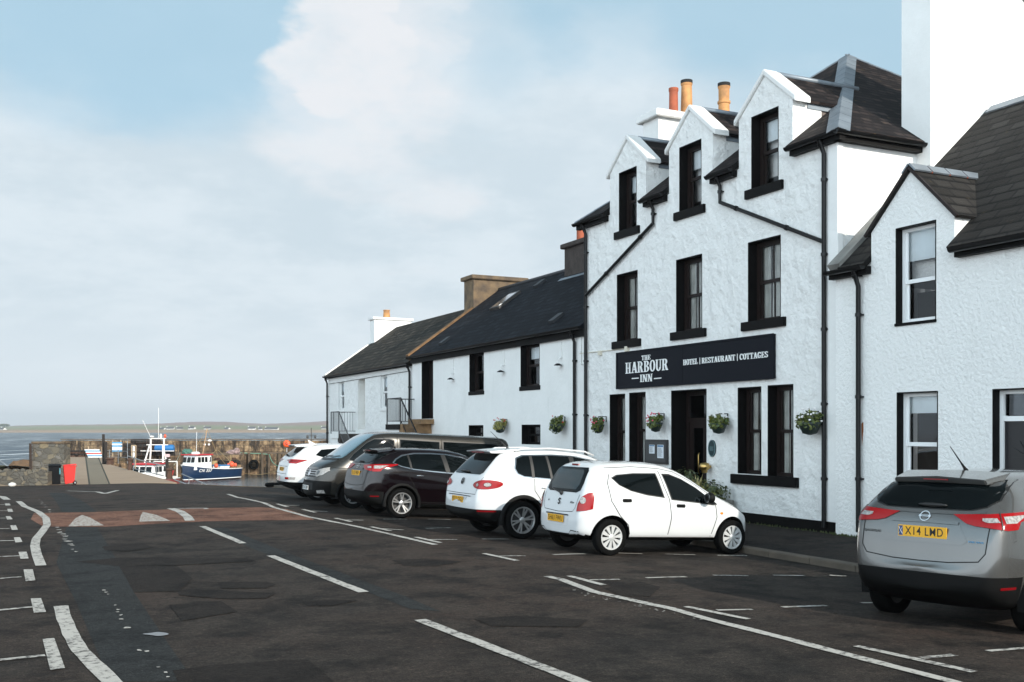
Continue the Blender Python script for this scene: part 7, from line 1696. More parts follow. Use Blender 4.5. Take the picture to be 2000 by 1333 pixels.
# ---- boats
M_timb_ = mat('dark_tarred_timber', (.022, .016, .013), .85, var=.4, vscale=3, bump=.01); M_rust_ = mat('rusty_iron', (.09, .045, .028), .9, var=.5, vscale=5, bump=.01); M_net_ = mat('creel_netting', (.018, .017, .015), .9, var=.5, vscale=5, bump=.03, bscale=12)
def boat(name, label, bow, stern, beam, fb, hullm, bootm, extra):
    d = Vector((bow[0]-stern[0], bow[1]-stern[1])); L_ = d.length; az = math.atan2(d.y, d.x)
    t = thing(name, label, 'fishing boat', (stern[0], stern[1], SEA), az)
    st = [0, .02, .2, .4, .6, .75, .86, .94, 1.0]; wd = [.80, .86, .95, 1.0, .97, .84, .62, .36, .05]; sh = [.72, .72, .72, .74, .80, .88, .96, 1.02, 1.08]; kl = [-.25, -.3, -.35, -.4, -.4, -.38, -.3, -.15, .25]
    b = MB(); rows = []
    for s_, w_, h_, k_ in zip(st, wd, sh, kl):
        x = s_*L_; w = w_*beam/2; H = fb*h_; xx = x+.0
        fl = .55 if s_ > .8 else .8
        rows.append([(x-(.0), 0, k_), (x, w*.55*fl, k_*.5), (x-.02*L_*(s_ > .85), w*.86*fl/.8, .12), (x, w*.95, .55*H), (x, w, H)])
    vs = []; fs = []; m = 5
    for r in rows: vs += [Vector(p) for p in r]+[Vector((p[0], -p[1], p[2])) for p in r[1:]]
    k = 9
    mats_ = []
    for i in range(len(rows)-1):
        o, q = i*k, (i+1)*k
        for (a_, c_) in ((0, 1), (1, 2), (2, 3), (3, 4)):
            fs.append((o+a_, o+c_, q+c_, q+a_)); mats_.append(1 if c_ <= 2 else 0)
            a2 = 0 if a_ == 0 else a_+4; c2 = c_+4; fs.append((o+c2, o+a2, q+a2, q+c2)); mats_.append(1 if c_ <= 2 else 0)
    fs.append((0, 5, 6, 7, 8, 4, 3, 2, 1)); mats_.append(0)
    b.v = vs; b.f = fs; b.m = mats_; hull = b.build('hull', [hullm, bootm], t, ang=30)
    b = MB(); dz = .16; P0 = [(r[4][0], r[4][1]*.96, r[4][2]-dz) for r in rows]; vs = P0+[(x, -y, z) for x, y, z in P0]; n_ = len(P0); b.add(vs, [(i, i+1, n_+i+1, n_+i) for i in range(n_-1)]); b.build('deck', mat('boat_deck', (.25, .24, .22), .8), t)
    b = MB()
    for s in (1, -1): b.tube([(r[4][0], s*r[4][1], r[4][2]) for r in rows], .045, 6); b.tube([(r[2][0], s*(r[2][1]*1.0+.01), .16) for r in rows], .05, 6)
    b.build('rubbing_strake', extra.get('strake', M_upvc), hull, smooth=True)
    c0, c1, cw, ch, z0 = extra['cabin']
    b = MB(); b.add([(c0, -cw, z0), (c1+.15, -cw*.9, z0), (c1+.15, cw*.9, z0), (c0, cw, z0), (c0, -cw*.95, z0+ch), (c1-.12, -cw*.85, z0+ch), (c1-.12, cw*.85, z0+ch), (c0, cw*.95, z0+ch)], [(0, 1, 5, 4), (1, 2, 6, 5), (2, 3, 7, 6), (3, 0, 4, 7), (4, 5, 6, 7), (0, 3, 2, 1)])
    cab = b.build('wheelhouse', M_upvc, t, bev=.03)
    b = MB(); b.box((c0-.15, -cw-.1, z0+ch+.002), (c1+.08, cw+.1, z0+ch+.12)); b.build('cabin_roof', extra['roofm'], cab, bev=.03)
    nW = extra.get('nw', 4); zw0, zw1 = z0+ch*.52, z0+ch*.88
    for s in (1, -1):
        for i in range(nW):
            xa = c0+.1+(c1-c0-.25)*i/nW; xb = xa+(c1-c0-.25)/nW*.7; b = MB()
            t0, t1 = .985, .965
            b.add([(xa, s*(cw*.975+.012), zw0), (xb, s*(cw*.93+.016), zw0), (xb, s*(cw*.90+.016), zw1), (xa, s*(cw*.955+.012), zw1)], [(0, 1, 2, 3)]); b.build('window', M_paned if False else M_cg, cab)
    for i in range(3):
        ya_ = -cw*.8+i*cw*.55; b = MB(); b.add([(c1+.065, ya_, zw0), (c1+.065, ya_+cw*.44, zw0), (c1-.055, ya_+cw*.44, zw1), (c1-.055, ya_, zw1)], [(0, 1, 2, 3)]); b.build('window', M_cg, cab)
    return t, L_, rows, cab
def K2(px, f): p = K(px, f); return (p.x, p.y)
M_blueh = mat('navy_hull_paint', (.005, .024, .07), .35, var=.3, vscale=1.5); M_boot = mat('red_antifouling', (.12, .02, .015), .8); M_redroof = mat('red_boat_paint', (.45, .015, .02), .45)
t, L_, rows, cab = boat('fishing_boat', 'navy blue fishing boat with white wheelhouse, red roof and white registration letters on its bow', K2(355, 103.5), K2(457, 110.5), 2.7, 1.52, M_blueh, M_boot, dict(cabin=(4.5, 6.7, .95, 1.45, 1.1), roofm=M_redroof))
# registration on the port bow side that faces the viewer
ln = (Vector(K2(355, 103.5))-Vector(K2(457, 110.5))).length
def hullpt(x, z, s):
    for a_, b_ in zip(rows, rows[1:]):
        if a_[0][0] <= x <= b_[0][0]+1e-6:
            k = (x-a_[0][0])/max(1e-6, b_[0][0]-a_[0][0]); w3 = a_[3][1]+(b_[3][1]-a_[3][1])*k; w4 = a_[4][1]+(b_[4][1]-a_[4][1])*k; z3 = a_[3][2]+(b_[3][2]-a_[3][2])*k; z4 = a_[4][2]+(b_[4][2]-a_[4][2])*k
            q = (z-z3)/(z4-z3); return Vector((x, s*(w3+(w4-w3)*q), z))
side = 1 if (Matrix.Rotation(math.atan2(Vector(K2(355, 103.5)).y-Vector(K2(457, 110.5)).y, Vector(K2(355, 103.5)).x-Vector(K2(457, 110.5)).x), 3, 'Z') @ Vector((0, 1, 0))).dot(KF) < 0 else -1
pa, pb = hullpt(ln*.62, 1.02, side), hullpt(ln*.85, 1.04, side); pu = hullpt(ln*.72, 1.25, side)-hullpt(ln*.72, 1.0, side)
u = (pa-pb) if side > 0 else (pb-pa); u = (pb-pa)*(1 if side < 0 else -1)
u = u.normalized(); v = (pu-u*pu.dot(u)).normalized(); cc = (pa+pb)/2+u.cross(v)*.13
tm = text_mb('CN 357', .42, frame_m(cc, u, v), .01, shear=.3, space=1.05); o = tm.build('registration_lettering', M_let, t)
b = MB(); b.tube([(4.8, 0, 2.5), (4.1, 0, 5.2)], .05, 6); b.bar((4.15, -.5, 4.2), (4.15, .5, 4.2), .04); b.build('mast', mat('mast_tan', (.35, .22, .12), .6), t)
b = MB(); b.lathe([(.01, 2.62), (.42, 2.62), (.42, 2.82), (.3, 2.9), (.01, 2.9)], 16, 'z', (5.8, 0, 0)); b.build('radar', M_upvc, t, ang=40)
b = MB(); b.tube([(6.0, .3, 2.6), (5.95, .3, 4.9)], .02, 5); b.ell((4.12, .35, 4.0), (.2, .2, .12)); b.ell((4.12, -.3, 3.6), (.12, .12, .12)); b.ell((4.12, .25, 3.6), (.11, .11, .11)); b.build('lights_and_aerials', M_upvc, t)
b = MB(); b.tube([(4.1, 0, 5.1), (2.6, 0, 2.6), (1., 0, 1.2)], .018, 5); b.tube([(4.1, 0, 5.1), (6.6, 0, 2.5)], .015, 5); b.tube([(.6, 0, 1.1), (.5, 0, 2.5), (.1, 0, 1.0)], .03, 5); b.build('rigging', mat('tan_rope', (.35, .25, .12), .9), t)
rnd = random.Random(2)
def clutter(t, boxes):
    for nm, m, shape, c, r in boxes:
        b = MB()
        if shape == 'ball': b.ell(c, (r, r, r*1.15), 12, 8); b.tube([(c[0], c[1], c[2]+r), (c[0], c[1], c[2]+r*1.4)], r*.2, 6)
        else: b.box((c[0]-r, c[1]-r*.8, c[2]), (c[0]+r, c[1]+r*.8, c[2]+r*.8)); b.box((c[0]-r-.03, c[1]-r*.8-.03, c[2]+r*.8), (c[0]+r+.03, c[1]+r*.8+.03, c[2]+r*.9))
        b.build(nm, m, t, bev=0 if shape == 'ball' else .02, smooth=shape == 'ball')
M_orb = mat('orange_buoy', (.75, .10, .04), .45); M_bluec = mat('blue_crate', (.04, .16, .35), .5); M_greenc = mat('green_crate', (.1, .3, .06), .5)
for i, (cx_, cy_, rr_) in enumerate(((3.7, .8*side, .2), (3.4, .6*side, .17), (1.2, .7*side, .27), (.4, .5*side, .18), (.5, -.3*side, .17))):
    pp = thing('buoy', ('orange buoy hanging behind the wheelhouse of the navy boat', 'smaller orange buoy low beside the wheelhouse of the navy boat', 'largest orange buoy near the stern of the navy boat', 'orange buoy at the stern corner of the navy boat', 'far orange buoy on the stern of the navy boat')[i], 'buoy', tuple(t.matrix_basis @ Vector((cx_, cy_, 1.2))), group='buoys on the navy boat')
    b = MB(); b.ell(t.matrix_basis @ Vector((cx_, cy_, 1.25+rr_)), (rr_, rr_, rr_*1.15), 14, 9); b.build('float', M_orb, pp, smooth=True); q = t.matrix_basis @ Vector((cx_, cy_, 1.25+2.1*rr_)); b = MB(); b.tube([q, q+Vector((0, 0, rr_*.35))], rr_*.2, 6); b.build('eye', M_blackg, pp)
for i, (cx_, cy_) in enumerate(((2.6, .45*side), (1.9, .5*side), (2.2, -.4*side))):
    o = t.matrix_basis @ Vector((cx_, cy_, .98)); pp = thing('fish_box', ('white and blue fish box nearest the navy wheelhouse', 'white and blue fish box amidships on the navy boat', 'white and blue fish box on the far side of the navy deck')[i], 'fish box', tuple(o), t.rotation_euler.z, group='fish boxes on the navy boat')
    b = MB(); b.add([(-.28, -.2, 0), (.28, -.2, 0), (.28, .2, 0), (-.28, .2, 0), (-.34, -.25, .42), (.34, -.25, .42), (.34, .25, .42), (-.34, .25, .42)], [(0, 3, 2, 1), (0, 1, 5, 4), (1, 2, 6, 5), (2, 3, 7, 6), (3, 0, 4, 7)]); b.build('box', M_upvc, pp); b = MB(); b.box((-.36, -.27, .38), (.36, .27, .52)); b.build('lid', M_bluec, pp, bev=.02)
# red boat behind the slipway edge
rb0, rb1 = K2(252, 80), K2(326, 87)
t, L2, rows, cab = boat('fishing_boat', 'red and white fishing boat with tall white gantry mast beside the slipway', rb0, rb1, 2.7, 1.6, mat('faded_red_hull', (.32, .06, .05), .6, var=.4), M_boot, dict(cabin=(L2*.30 if False else 2.4, 4.6, .95, 1.2, 1.15), roofm=M_redroof, nw=3))
M_gal = mat('white_gantry_paint', (.7, .68, .64), .5)
b = MB()
for s in (1, -1):
    b.tube([(1.5, s*.9, 1.2), (1.9, s*.55, 3.4), (1.9, s*.55, 4.4)], .07, 7); b.tube([(3.0, s*.95, 1.2), (2.1, s*.55, 3.9)], .06, 7)
b.bar((1.9, -.9, 3.9), (1.9, .9, 3.9), .07); b.bar((1.9, -1.4, 3.4), (1.9, 1.4, 3.4), .06); b.bar((1.9, -1.1, 2.7), (1.9, 1.1, 2.7), .05); b.bar((1.9, -.7, 4.4), (1.9, .7, 4.4), .08)
b.build('gantry', M_gal, t, ang=40)
b = MB(); b.tube([(1.9, .1, 4.4), (1.9, .1, 6.9)], .02, 5); b.tube([(1.9, -.5, 4.4), (2.2, -1.1, 5.9)], .018, 5); b.ell((1.9, -.45, 4.55), (.3, .15, .09)); b.ell((1.9, .3, 4.6), (.1, .1, .2)); b.build('aerials', M_gal, t)
b = MB(); b.ell((1.9, .65, 4.6), (.11, .11, .16), 10, 7); b.build('lamp', M_orb, t, smooth=True)
b = MB(); b.box((.2, -1.0, 1.1), (1.2, 1.0, 1.3)); b.bar((.3, -1., 1.1), (.3, -1., 2.5), .08); b.bar((.3, 1., 1.1), (.3, 1., 2.5), .08); b.bar((.3, -1., 2.5), (.3, 1., 2.5), .08); b.build('stern_frame', M_gal, t)
for i, (cx_, cy_, cz_, m, nm, lb_) in enumerate(((.7, .5, 1.35, M_redroof, 'crate', 'red crate on the stern of the red and white boat'), (.7, -.2, 1.35, M_greenc, 'crate', 'green crate on the stern of the red and white boat'), (.75, -.8, 1.35, M_upvc, 'crate', 'white crate on the stern of the red and white boat'))):
    o = t.matrix_basis @ Vector((cx_, cy_, cz_)); pp = thing(nm, lb_, 'crate', tuple(o), t.rotation_euler.z); b = MB()
    b.add([(-.24, -.2, 0), (.24, -.2, 0), (.24, .2, 0), (-.24, .2, 0), (-.3, -.26, .38), (.3, -.26, .38), (.3, .26, .38), (-.3, .26, .38)], [(0, 3, 2, 1), (0, 1, 5, 4), (1, 2, 6, 5), (2, 3, 7, 6), (3, 0, 4, 7)]); b.build('box', m, pp); b = MB(); b.box((-.32, -.28, .33), (.32, .28, .40)); b.build('rim', m, pp)
# boat moored far right of the pier behind the white SUV
t, L3, rows, cab = boat('fishing_boat', 'partly hidden boat with dark mast at the pier behind the farthest white SUV', K2(572, 112), K2(628, 117), 2.6, 1.5, mat('teal_hull', (.05, .18, .2), .5), M_boot, dict(cabin=(2.0, 3.9, .85, 1.5, 1.1), roofm=M_upvc, nw=3))
b = MB(); b.tube([(2.0, 0, 2.6), (2.0, 0, 5.3)], .06, 6); b.bar((2., -.7, 4.5), (2., .7, 4.5), .05); b.ell((2, -.5, 4.3), (.14, .14, .16)); b.ell((2, .5, 4.3), (.14, .14, .16)); b.tube([(3.4, .4, 2.7), (3.4, .4, 4.6)], .02, 5); b.build('mast', mat('dark_mast', (.05, .045, .04), .6), t)
# working gear heaped on the lower ledge behind the navy boat
rg = random.Random(21)
for i in range(16):
    px = 356+i*7.0+rg.uniform(-2, 2); p = K(px, 116+rg.uniform(-.3, .6), -1.95+.0); k_ = i % 4
    nm, lb_, m_ = (('fish_crate', 'dark fish crate', M_timb_), ('rope_coil', 'coil of old rope', MATS['tan_rope']), ('gas_drum', 'small rusty drum', M_rust_), ('net_bundle', 'bundle of dark net', M_net_))[k_]
    t = thing(nm, lb_+' on the lower ledge behind the navy boat, %s along the row' % ('first', 'second', 'third', 'fourth', 'fifth', 'sixth', 'seventh', 'eighth', 'ninth', 'tenth', 'eleventh', 'twelfth', 'thirteenth', 'fourteenth', 'fifteenth', 'last')[i], nm.split('_')[1], tuple(p), rg.uniform(0, 3), group='gear on the lower quay ledge')
    b = MB()
    if k_ == 0: b.add([(-.35, -.25, 0), (.35, -.25, 0), (.35, .25, 0), (-.35, .25, 0), (-.42, -.3, .4), (.42, -.3, .4), (.42, .3, .4), (-.42, .3, .4)], [(0, 3, 2, 1), (4, 5, 6, 7), (0, 1, 5, 4), (1, 2, 6, 5), (2, 3, 7, 6), (3, 0, 4, 7)]); b.box((-.45, -.33, .36), (.45, .33, .44))
    elif k_ == 1:
        for q in range(4): b.lathe([(.3+.07*cos(a), .07+.1*q+.07*sin(a)) for a in [j*pi/4 for j in range(8)]], 18, 'z', closed=True)
    elif k_ == 2: b.lathe([(.01, 0), (.28, 0), (.3, .03), (.28, .25), (.3, .28), (.28, .5), (.3, .72), (.28, .75), (.01, .75)], 16, 'z')
    else: b.ell((0, 0, .2), (.5, .35, .32), 12, 8, jit=.25); b.ell((.3, .1, .35), (.25, .25, .2), 9, 6, jit=.25)
    b.build('body', m_, t)
# mooring ropes
def rope(label, pts, m, r=.03):
    t = thing('mooring_rope', label, 'rope', tuple(pts[0]), group='mooring ropes in the harbour'); P_ = [Vector(p) for p in pts]; Q = []
    for i in range(13):
        k = i/12; a_, c_, e = P_; Q.append(a_*(1-k)**2+c_*2*k*(1-k)+e*k*k)
    MB().tube(Q, r, 5).build('rope', m, t, smooth=True)
M_grope = mat('green_rope', (.12, .35, .25), .8); M_trope = MATS['tan_rope']
rope('pale rope sagging to the water between the quay wall and the hidden boat', (K(470, 119, -2.9), K(512, 117, -3.6), K(556, 114, -2.1)), MATS['tan_rope'])
rope('green rope along the quay top above the black tyre', (K(468, 119.4, -.72), K(505, 119.2, -.78), K(526, 119.2, -.9)), M_grope)
rope('green rope drooping from the timber post to the hidden boat', (K(526, 119.2, -.9), K(533, 118, -2.4), K(552, 114, -2.0)), M_grope)
rope('tan rope from the navy boat mast up to the quay behind', (K(400, 108, -.9), K(418, 112, -.6), K(424, 118, -.3)), M_trope)
rope('tan rope running down from the quay to the navy boat stern', (K(424, 118, -.3), K(440, 114, -1.0), K(455, 110, -1.7)), M_trope)
rope('pale rope from the pier down to the navy boat bow', (K(352, 118, -.6), K(350, 112, -1.0), K(340, 104, -1.6)), mat('pale_rope', (.3, .32, .24), .9))
# ---- things along the slipway edge
M_timb = mat('dark_tarred_timber', (.022, .016, .013), .85, var=.4, vscale=3, bump=.01); M_rust = mat('rusty_iron', (.09, .045, .028), .9, var=.5, vscale=5, bump=.01)
tp = thing('gate_post', 'tall pair of dark timber posts at the head of the slipway', 'post', tuple(K(204, 85, QZ)))
b = MB(); b.bar(K(202, 85, QZ), K(202, 85, 1.55), .2, .2); b.build('post', M_timb, tp); b = MB(); b.bar(K(206.5, 84.8, QZ), K(206.5, 84.8, .95), .2, .22); b.build('side_post', M_timb, tp)
fn = thing('railing', 'thin grey metal barrier right of the tall timber posts', 'railing', tuple(K(220, 86, QZ)))
b = MB()
for px in (214, 231, 249): b.tube([K(px, 86, QZ), K(px, 86, 1.0 if px == 249 else .3)], .03, 6)
for z in (.2, -.3): b.tube([K(208, 86, z), K(249, 86, z-.05)], .02, 6)
b.tube([K(205, 85, 1.2), K(300, 88, .95)], .012, 5)
b.build('rails', M_metal, fn)
def bollard(px, f, h, r, label):
    t = thing('bollard', label, 'bollard', tuple(K(px, f, QZ)), group='rusty bollards along the slipway edge'); p = K(px, f); z = QZ
    b = MB(); b.lathe([(r*1.15, z), (r, z+.08), (r*.92, z+h*.7), (r*.95, z+h*.75)], 16, 'z', (p.x, p.y, 0)); o = b.build('shaft', M_rust, t, ang=40)
    b = MB(); b.lathe([(r*.95, z+h*.75), (r*1.25, z+h*.8), (r*1.25, z+h*.93), (r*.9, z+h), (.01, z+h)], 16, 'z', (p.x, p.y, 0)); b.build('cap', M_rust, t, ang=40)
bollard(215, 84, .55, .28, 'short rusty bollard at the foot of the tall timber posts')
bollard(254, 72.5, .82, .16, 'narrow rusty bollard left of the red and white boat'); bollard(331, 59.5, .62, .17, 'rusty bollard nearest the street at the slipway corner')
sp = thing('sign_post', 'dark timber post with small pale pink sign box between the two boats', 'post', tuple(K(326, 62, QZ)))
b = MB(); b.bar(K(326, 62, QZ), K(326, 62, .2), .16, .16); b.build('post', M_timb, sp); b = MB(); kbox(b, K(322.3, 61.8, .32), .26, .12, .17); b.build('sign_box', mat('pale_pink_panel', (.6, .42, .42), .6), sp); b = MB(); b.bar(K(326, 62, .2), K(326, 62, .33), .04); b.build('bracket', M_metal, sp)
ld = thing('wooden_frame', 'upright pale timber frame standing by the slipway rail left of the red boat', 'frame', tuple(K(261, 75, QZ)))
b = MB()
for a_, e in (((257.5, -.9), (257, .8)), ((264.5, -.9), (265.5, .8)), ((257, .8), (265.5, .8)), ((258, -.1), (264.8, -.1)), ((258, .35), (265, .35))): b.bar(K(a_[0], 75, a_[1]), K(e[0], 75, e[1]), .09, .07)
b.build('frame', mat('pale_timber', (.4, .3, .2), .85, var=.4), ld); b = MB(); kbox(b, K(259.3, 75, -.05), .13, .05, .8); b.build('panel', M_upvc, ld)
hr_ = thing('railing', 'grey tubular handrail stepping down along the slipway edge', 'railing', tuple(K(300, 66, QZ)))
b = MB(); b.tube([K(250, 76, .02), K(275, 71, -.15), K(320, 62, -.2)], .035, 6); b.tube([K(258, 73, -.75), K(320, 61, -.75)], .03, 6)
for px, f, h in ((262, 74, .9), (285, 68.5, .75), (306, 64.5, .7)): b.tube([K(px, f, QZ), K(px, f, QZ+h)], .03, 6)
b.build('rails', M_metal, hr_)
r2 = thing('railing', 'low silver ramp rails beside the bow of the navy boat', 'railing', tuple(K(370, 57, QZ)))
b = MB(); b.tube([K(355, 58, -.52), K(393, 55.5, -.85), K(404, 55, -.95), K(405, 55, -1.3)], .03, 6); b.tube([K(340, 56.5, -.75), K(385, 54.6, -1.12), K(398, 54.4, -1.2)], .03, 6)
for px, z0, z1 in ((368, -1.3, -.66), (366, -1.35, -.9), (393, -1.5, -.86), (391, -1.5, -1.0), (400, -1.5, -.95)): b.tube([K(px, 56, z0), K(px+1.5, 56, z1)], .025, 5)
b.build('rails', M_metal, r2)
# striped boards, timber stack, creels, tank
def stripes(name, label, px0, px1, f, z0, z1, cols, skew=0):
    t = thing(name, label, 'boards', tuple(K(px0, f, z0))); w = (K(px1, f)-K(px0, f)).length; h = (z1-z0)/len(cols)
    for i, c in enumerate(cols):
        b = MB(); kbox(b, K(px0, f, z0+i*h)+KR*skew*(i/len(cols)), w*(1-.0*i), .25, h-.02); b.build('board', c, t)
    b = MB(); b.bar(K(px0+1, f+.3, QZ), K(px0+1, f+.3, z1+.2), .1); b.bar(K(px1-1, f+.3, QZ), K(px1-1, f+.3, z1+.2), .1); b.build('support', MATS['pale_timber'], t)
M_bst = mat('sky_blue_board', (.08, .28, .5), .6); M_rst = mat('red_board', (.5, .05, .05), .6); M_yst = mat('yellow_board', (.6, .38, .08), .6)
stripes('striped_board_stack', 'low stack of blue, white and red striped boards left of the tall posts', 172, 200, 104, QZ+.02, QZ+.85, [M_upvc, M_bst, M_upvc, M_rst, M_upvc, M_bst, M_upvc], -.4)
stripes('striped_board_stack', 'upright blue and white striped boards on a timber frame right of the tall posts', 219, 237, 108, -.35, .66, [M_bst, M_upvc, M_upvc, M_bst, M_upvc, M_bst], 0)
ts = thing('timber_stack', 'low dark stack of timber against the pier wall', 'timber stack', tuple(K(128, 108, QZ)))
rnd = random.Random(9)
for j in range(4):
    b = MB()
    for i in range(7): x = 128+i*6.2; kbox(b, K(x, 107+rnd.uniform(-.2, .2), QZ+.17*j), .28, 1.2, .15)
    b.build('timber_layer', M_timb if j % 2 else M_rust, ts)
# creel stacks: each creel is a thing, one built then copied
M_net = mat('creel_netting', (.018, .017, .015), .9, var=.5, vscale=5, bump=.03, bscale=12)
def creel(label):
    t = thing('lobster_creel', label, 'creel', (0, 0, 0), group='stacked black creels on the pier'); 
    b = MB(); pr_ = [(-.3, 0), (.3, 0), (.3, .2), (.2, .36), (0, .42), (-.2, .36), (-.3, .2)]; b.prism(pr_, 'x', -.38, .38); b.build('netting', M_net, t)
    b = MB()
    for x in (-.39, 0, .39): b.tube([(x, p[0]*1.04, p[1]*1.04) for p in pr_+pr_[:1]], .018, 4, cap=False)
    for y, z in ((-.31, .02), (.31, .02), (0, .44)): b.bar((-.39, y, z), (.39, y, z), .025)
    b.build('hoops', M_rust, t); return t
c0_ = creel('black creel in the big stack against the pier parapet left of the blue tank'); first = True; ORG.clear() if False else None
for i in range(13):
    for j in range(4 if 2 < i < 12 else 3):
        c = c0_ if first else copy_tree(c0_); first = False
        c.location = K(249+i*5.1+rnd.uniform(-.6, .6), 112.5+rnd.uniform(-.3, .5), QZ+.44*j); c.rotation_euler = (0, 0, -YAW+rnd.uniform(-.25, .25))
tk = thing('blue_tank', 'blue cylindrical tank lying on the pier beside the creels', 'tank', tuple(K(320, 111, -.3)))
b = MB(); bb = MB(); bb.lathe([(.01, -1.05), (.3, -1.02), (.38, -.9), (.38, .8), (.33, .95), (.01, 1.0)], 20, 'x'); m3 = Matrix(((KR.x, KF.x, 0, 0), (KR.y, KF.y, 0, 0), (0, 0, 1, 0), (0, 0, 0, 1))); b.add([K(322, 111, -.05)+(m3 @ v) for v in bb.v], bb.f); b.build('drum', mat('bright_blue_drum', (.02, .14, .36), .4), tk, ang=40)
b = MB(); kbox(b, K(308, 111.5, QZ), 1.7, .5, .5); b.build('cradle', M_timb, tk)
gn = thing('net_heap', 'small heap of green net on the pier edge above the navy boat', 'net', tuple(K(366, 117, QZ)))
b = MB(); b.ell(K(366, 117.5, QZ+.2), (.65, .5, .42), 14, 8, jit=.15); b.build('net', mat('green_net', (.08, .2, .16), .9, var=.6, vscale=6, bump=.05, bscale=8), gn)
cl = thing('net_heap', 'low heap of pale pink and grey nets on the pier right of the navy boat', 'net', tuple(K(455, 121, QZ)))
b = MB(); b.ell(K(456, 121, QZ+.15), (.8, .5, .3), 14, 8, jit=.2); b.ell(K(462, 121, QZ+.3), (.4, .3, .35), 10, 7, jit=.2); b.build('net', mat('pink_grey_net', (.35, .25, .24), .9, var=.6, vscale=6), cl)
tf = thing('tyre_fender', 'old tyre and weed lying on the quay edge beside the farthest white SUV', 'tyre', tuple(K(533, 50, -.85)))
b = MB(); k = 10; q = K(533, 50.6, -.72); b.lathe([(.28+.1*cos(2*pi*i/k), .1*sin(2*pi*i/k)) for i in range(k)], 20, 'z', tuple(q), closed=True); b.build('tyre_ring', M_tyre, tf, smooth=True)
st_ = K(24, 50.5); b = MB(); b.ell((st_.x, st_.y, zr(st_.x, st_.y)+.09), (.17, .14, .11), 12, 8, jit=.08); tag(b.build('white_stone', mat('white_painted_stone', (.6, .58, .54), .8), smooth=True), 'small white painted stone at the foot of the low wall', 'stone')
# ---- far shore
HP = [(-2600, 831), (-400, 831), (0, 832.5), (60, 831.5), (110, 830), (200, 829.5), (300, 828), (350, 825.5), (390, 823.8), (440, 824.3), (480, 826.8), (520, 828.5), (560, 826.8), (600, 825), (640, 822.8), (720, 819), (900, 815), (2600, 818)]
mb = MB(); cols_ = list(range(-1200, 1300, 12)); fr_ = [1640, 1660, 1720, 1850, 2050, 2300, 2600, 2900, 3200]; g = {}; rnd = random.Random(6)
for i, px in enumerate(cols_):
    top = 1.95+(HOR-lin(HP, px))*3200/FP
    for j, f in enumerate(fr_):
        k = j/(len(fr_)-1); z = SEA-1 if j == 0 else SEA+1.2+(top-SEA-1.2)*(k**1.15)+rnd.uniform(-.5, .5)*(k > .2)
        g[i, j] = len(mb.v); mb.v.append(K(px, f, z))
for i in range(len(cols_)-1):
    for j in range(len(fr_)-1): mb.f.append((g[i, j], g[i+1, j], g[i+1, j+1], g[i, j+1])); mb.m.append(0)
def hillm():
    m, nt, b, N, L = nmat('heath_and_fields'); tc = N('ShaderNodeTexCoord').outputs['Object']; sx = N('ShaderNodeSeparateXYZ'); L(tc, sx.inputs[0])
    mr = N('ShaderNodeMapRange'); mr.inputs[1].default_value = SEA; mr.inputs[2].default_value = 24; L(sx.outputs[2], mr.inputs[0])
    ad = N('ShaderNodeMath'); ad.operation = 'ADD'; L(mr.outputs[0], ad.inputs[0]); sc = N('ShaderNodeMath'); sc.operation = 'MULTIPLY_ADD'; sc.inputs[1].default_value = .35; sc.inputs[2].default_value = -.17; L(nz(N, L, tc, .004, 6, .6), sc.inputs[0]); L(sc.outputs[0], ad.inputs[1])
    c = rampc(N, L, ad.outputs[0], [(.0, (.30, .20, .13)), (.17, (.26, .19, .12)), (.24, (.17, .19, .09)), (.45, (.20, .20, .11)), (.58, (.24, .14, .11)), (1., (.22, .12, .10))])
    L(c, b.inputs['Base Color']); b.inputs['Roughness'].default_value = 1; return m
struct(up(mb), 'hills', hillm(), recalc=False)
M_rf = mat('far_slate_roof', (.06, .06, .065), .8)
houses = [(318, 2, 9, 0), (333, 6, 12, 1), (351, 5, 10, 2), (375, 8, 10, 3), (405, 7, 11, 4), (444, 3, 8, 5), (492, 6, 12, 6), (508, 3, 6, 7), (531, 3, 22, 8), (633, 7, 9, 9), (6, 2, 8, 10)]
where = ('low white cottage leftmost on the far shore above the red boat', 'long white farmhouse above the mast of the red boat', 'white house right of the long farmhouse on the far shore', 'white house on the far shore left of the navy boat mast', 'bright white gabled house on the far shore right of the navy boat mast', 'tiny isolated cottage on the far shore above the tan ropes', 'white twin gabled house on the far shore above the black tyre', 'tiny pale cottage next to the twin gabled house across the water', 'long low pale shed on the far shore left of the lifebuoy', 'white house on the far shore touching the corner of the far cottage', 'small pale house on the far shore at the left edge of the picture')
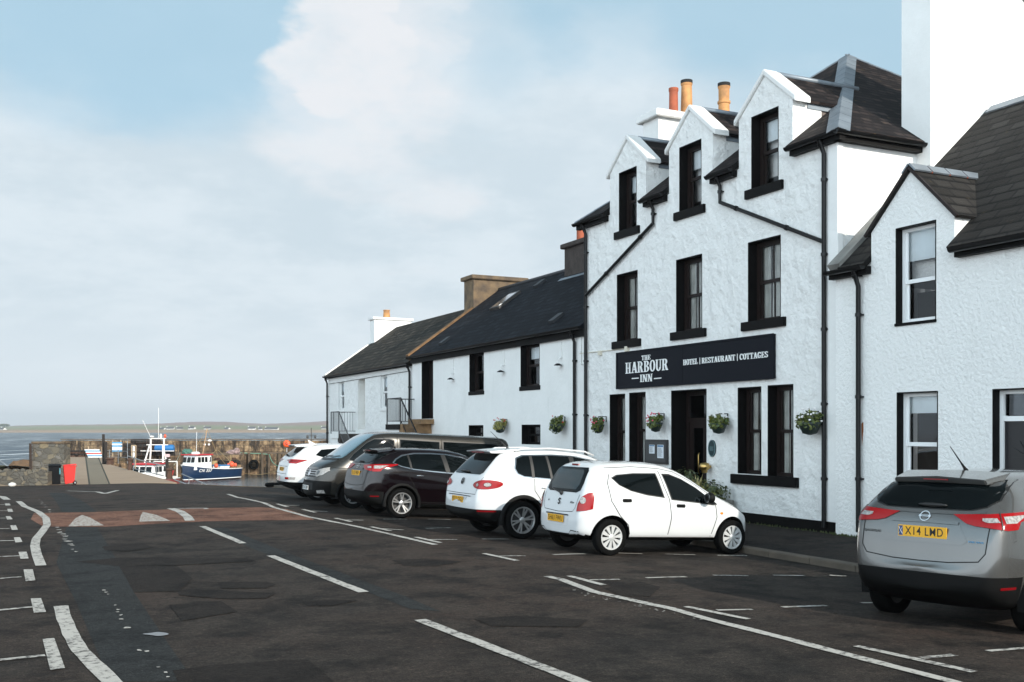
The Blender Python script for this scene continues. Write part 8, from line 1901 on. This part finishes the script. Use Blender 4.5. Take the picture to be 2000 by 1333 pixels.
for (px, hh, ww, i) in houses:
    f = 1700 if i != 10 else 1750; p = K(px, f); z = SEA+1.6; t = thing('far_house', where[i], 'house', (p.x, p.y, z), -YAW+.2*((i*7) % 5-2), group='white houses on the far shore')
    h = 3.2+hh*.25; b = MB(); b.prism([(-4, -1), (4, -1), (4, h), (0, h+3), (-4, h)], 'x', -ww/2, ww/2); b.build('walls', M_smooth, t)
    b = MB()
    for s in (1, -1):
        q = [(-ww/2-.2, s*4.3, h-.1), (ww/2+.2, s*4.3, h-.1), (ww/2+.2, 0, h+3.15), (-ww/2-.2, 0, h+3.15)]; b.slab(q if s < 0 else q[::-1], .3)
    b.build('roof', M_rf, t); b = MB(); b.box((-ww/2, -.6, h+2), (-ww/2+1, .6, h+4.2)); b.build('chimney', M_smooth, t)
# a few dark trees on the skyline at far left
for i, (px, r) in enumerate(((2, 5), (9, 7), (15, 4.5))):
    t = thing('far_tree', ('dark tree at the very left edge of the far skyline', 'largest dark tree of the far left skyline clump', 'rightmost small tree of the far left skyline clump')[i], 'tree', tuple(K(px, 2300, 4)), group='trees on the far left skyline')
    b = MB(); c = K(px, 2300, 10); b.tube([c-Vector((0, 0, 9)), c], [.5, .3], 6); b.build('trunk', M_timb, t)
    b = MB(); leaves(b, c+Vector((0, 0, 1)), (r, r, r*.55), 260, 1.0, random.Random(i), .2); b.build('crown', M_leafd, t, recalc=False)

# ---- sea air: one even box of haze round everything below the clouds
mb = MB(); mb.box((-3600, -400, -8), (4600, 4600, 60)); hz = mb.build('haze', []); tag(hz, 'thin sea haze that pales the far shore', 'haze', kind='stuff')
m = bpy.data.materials.new('sea_haze'); m.use_nodes = True; nt = m.node_tree; nt.nodes.remove(nt.nodes['Principled BSDF'])
pv = nt.nodes.new('ShaderNodeVolumePrincipled'); pv.inputs['Color'].default_value = (.86, .92, .97, 1); pv.inputs['Density'].default_value = .0002; pv.inputs['Anisotropy'].default_value = .3
nt.links.new(pv.outputs[0], nt.nodes['Material Output'].inputs['Volume']); hz.data.materials.append(m)
SC.render.engine = 'CYCLES'
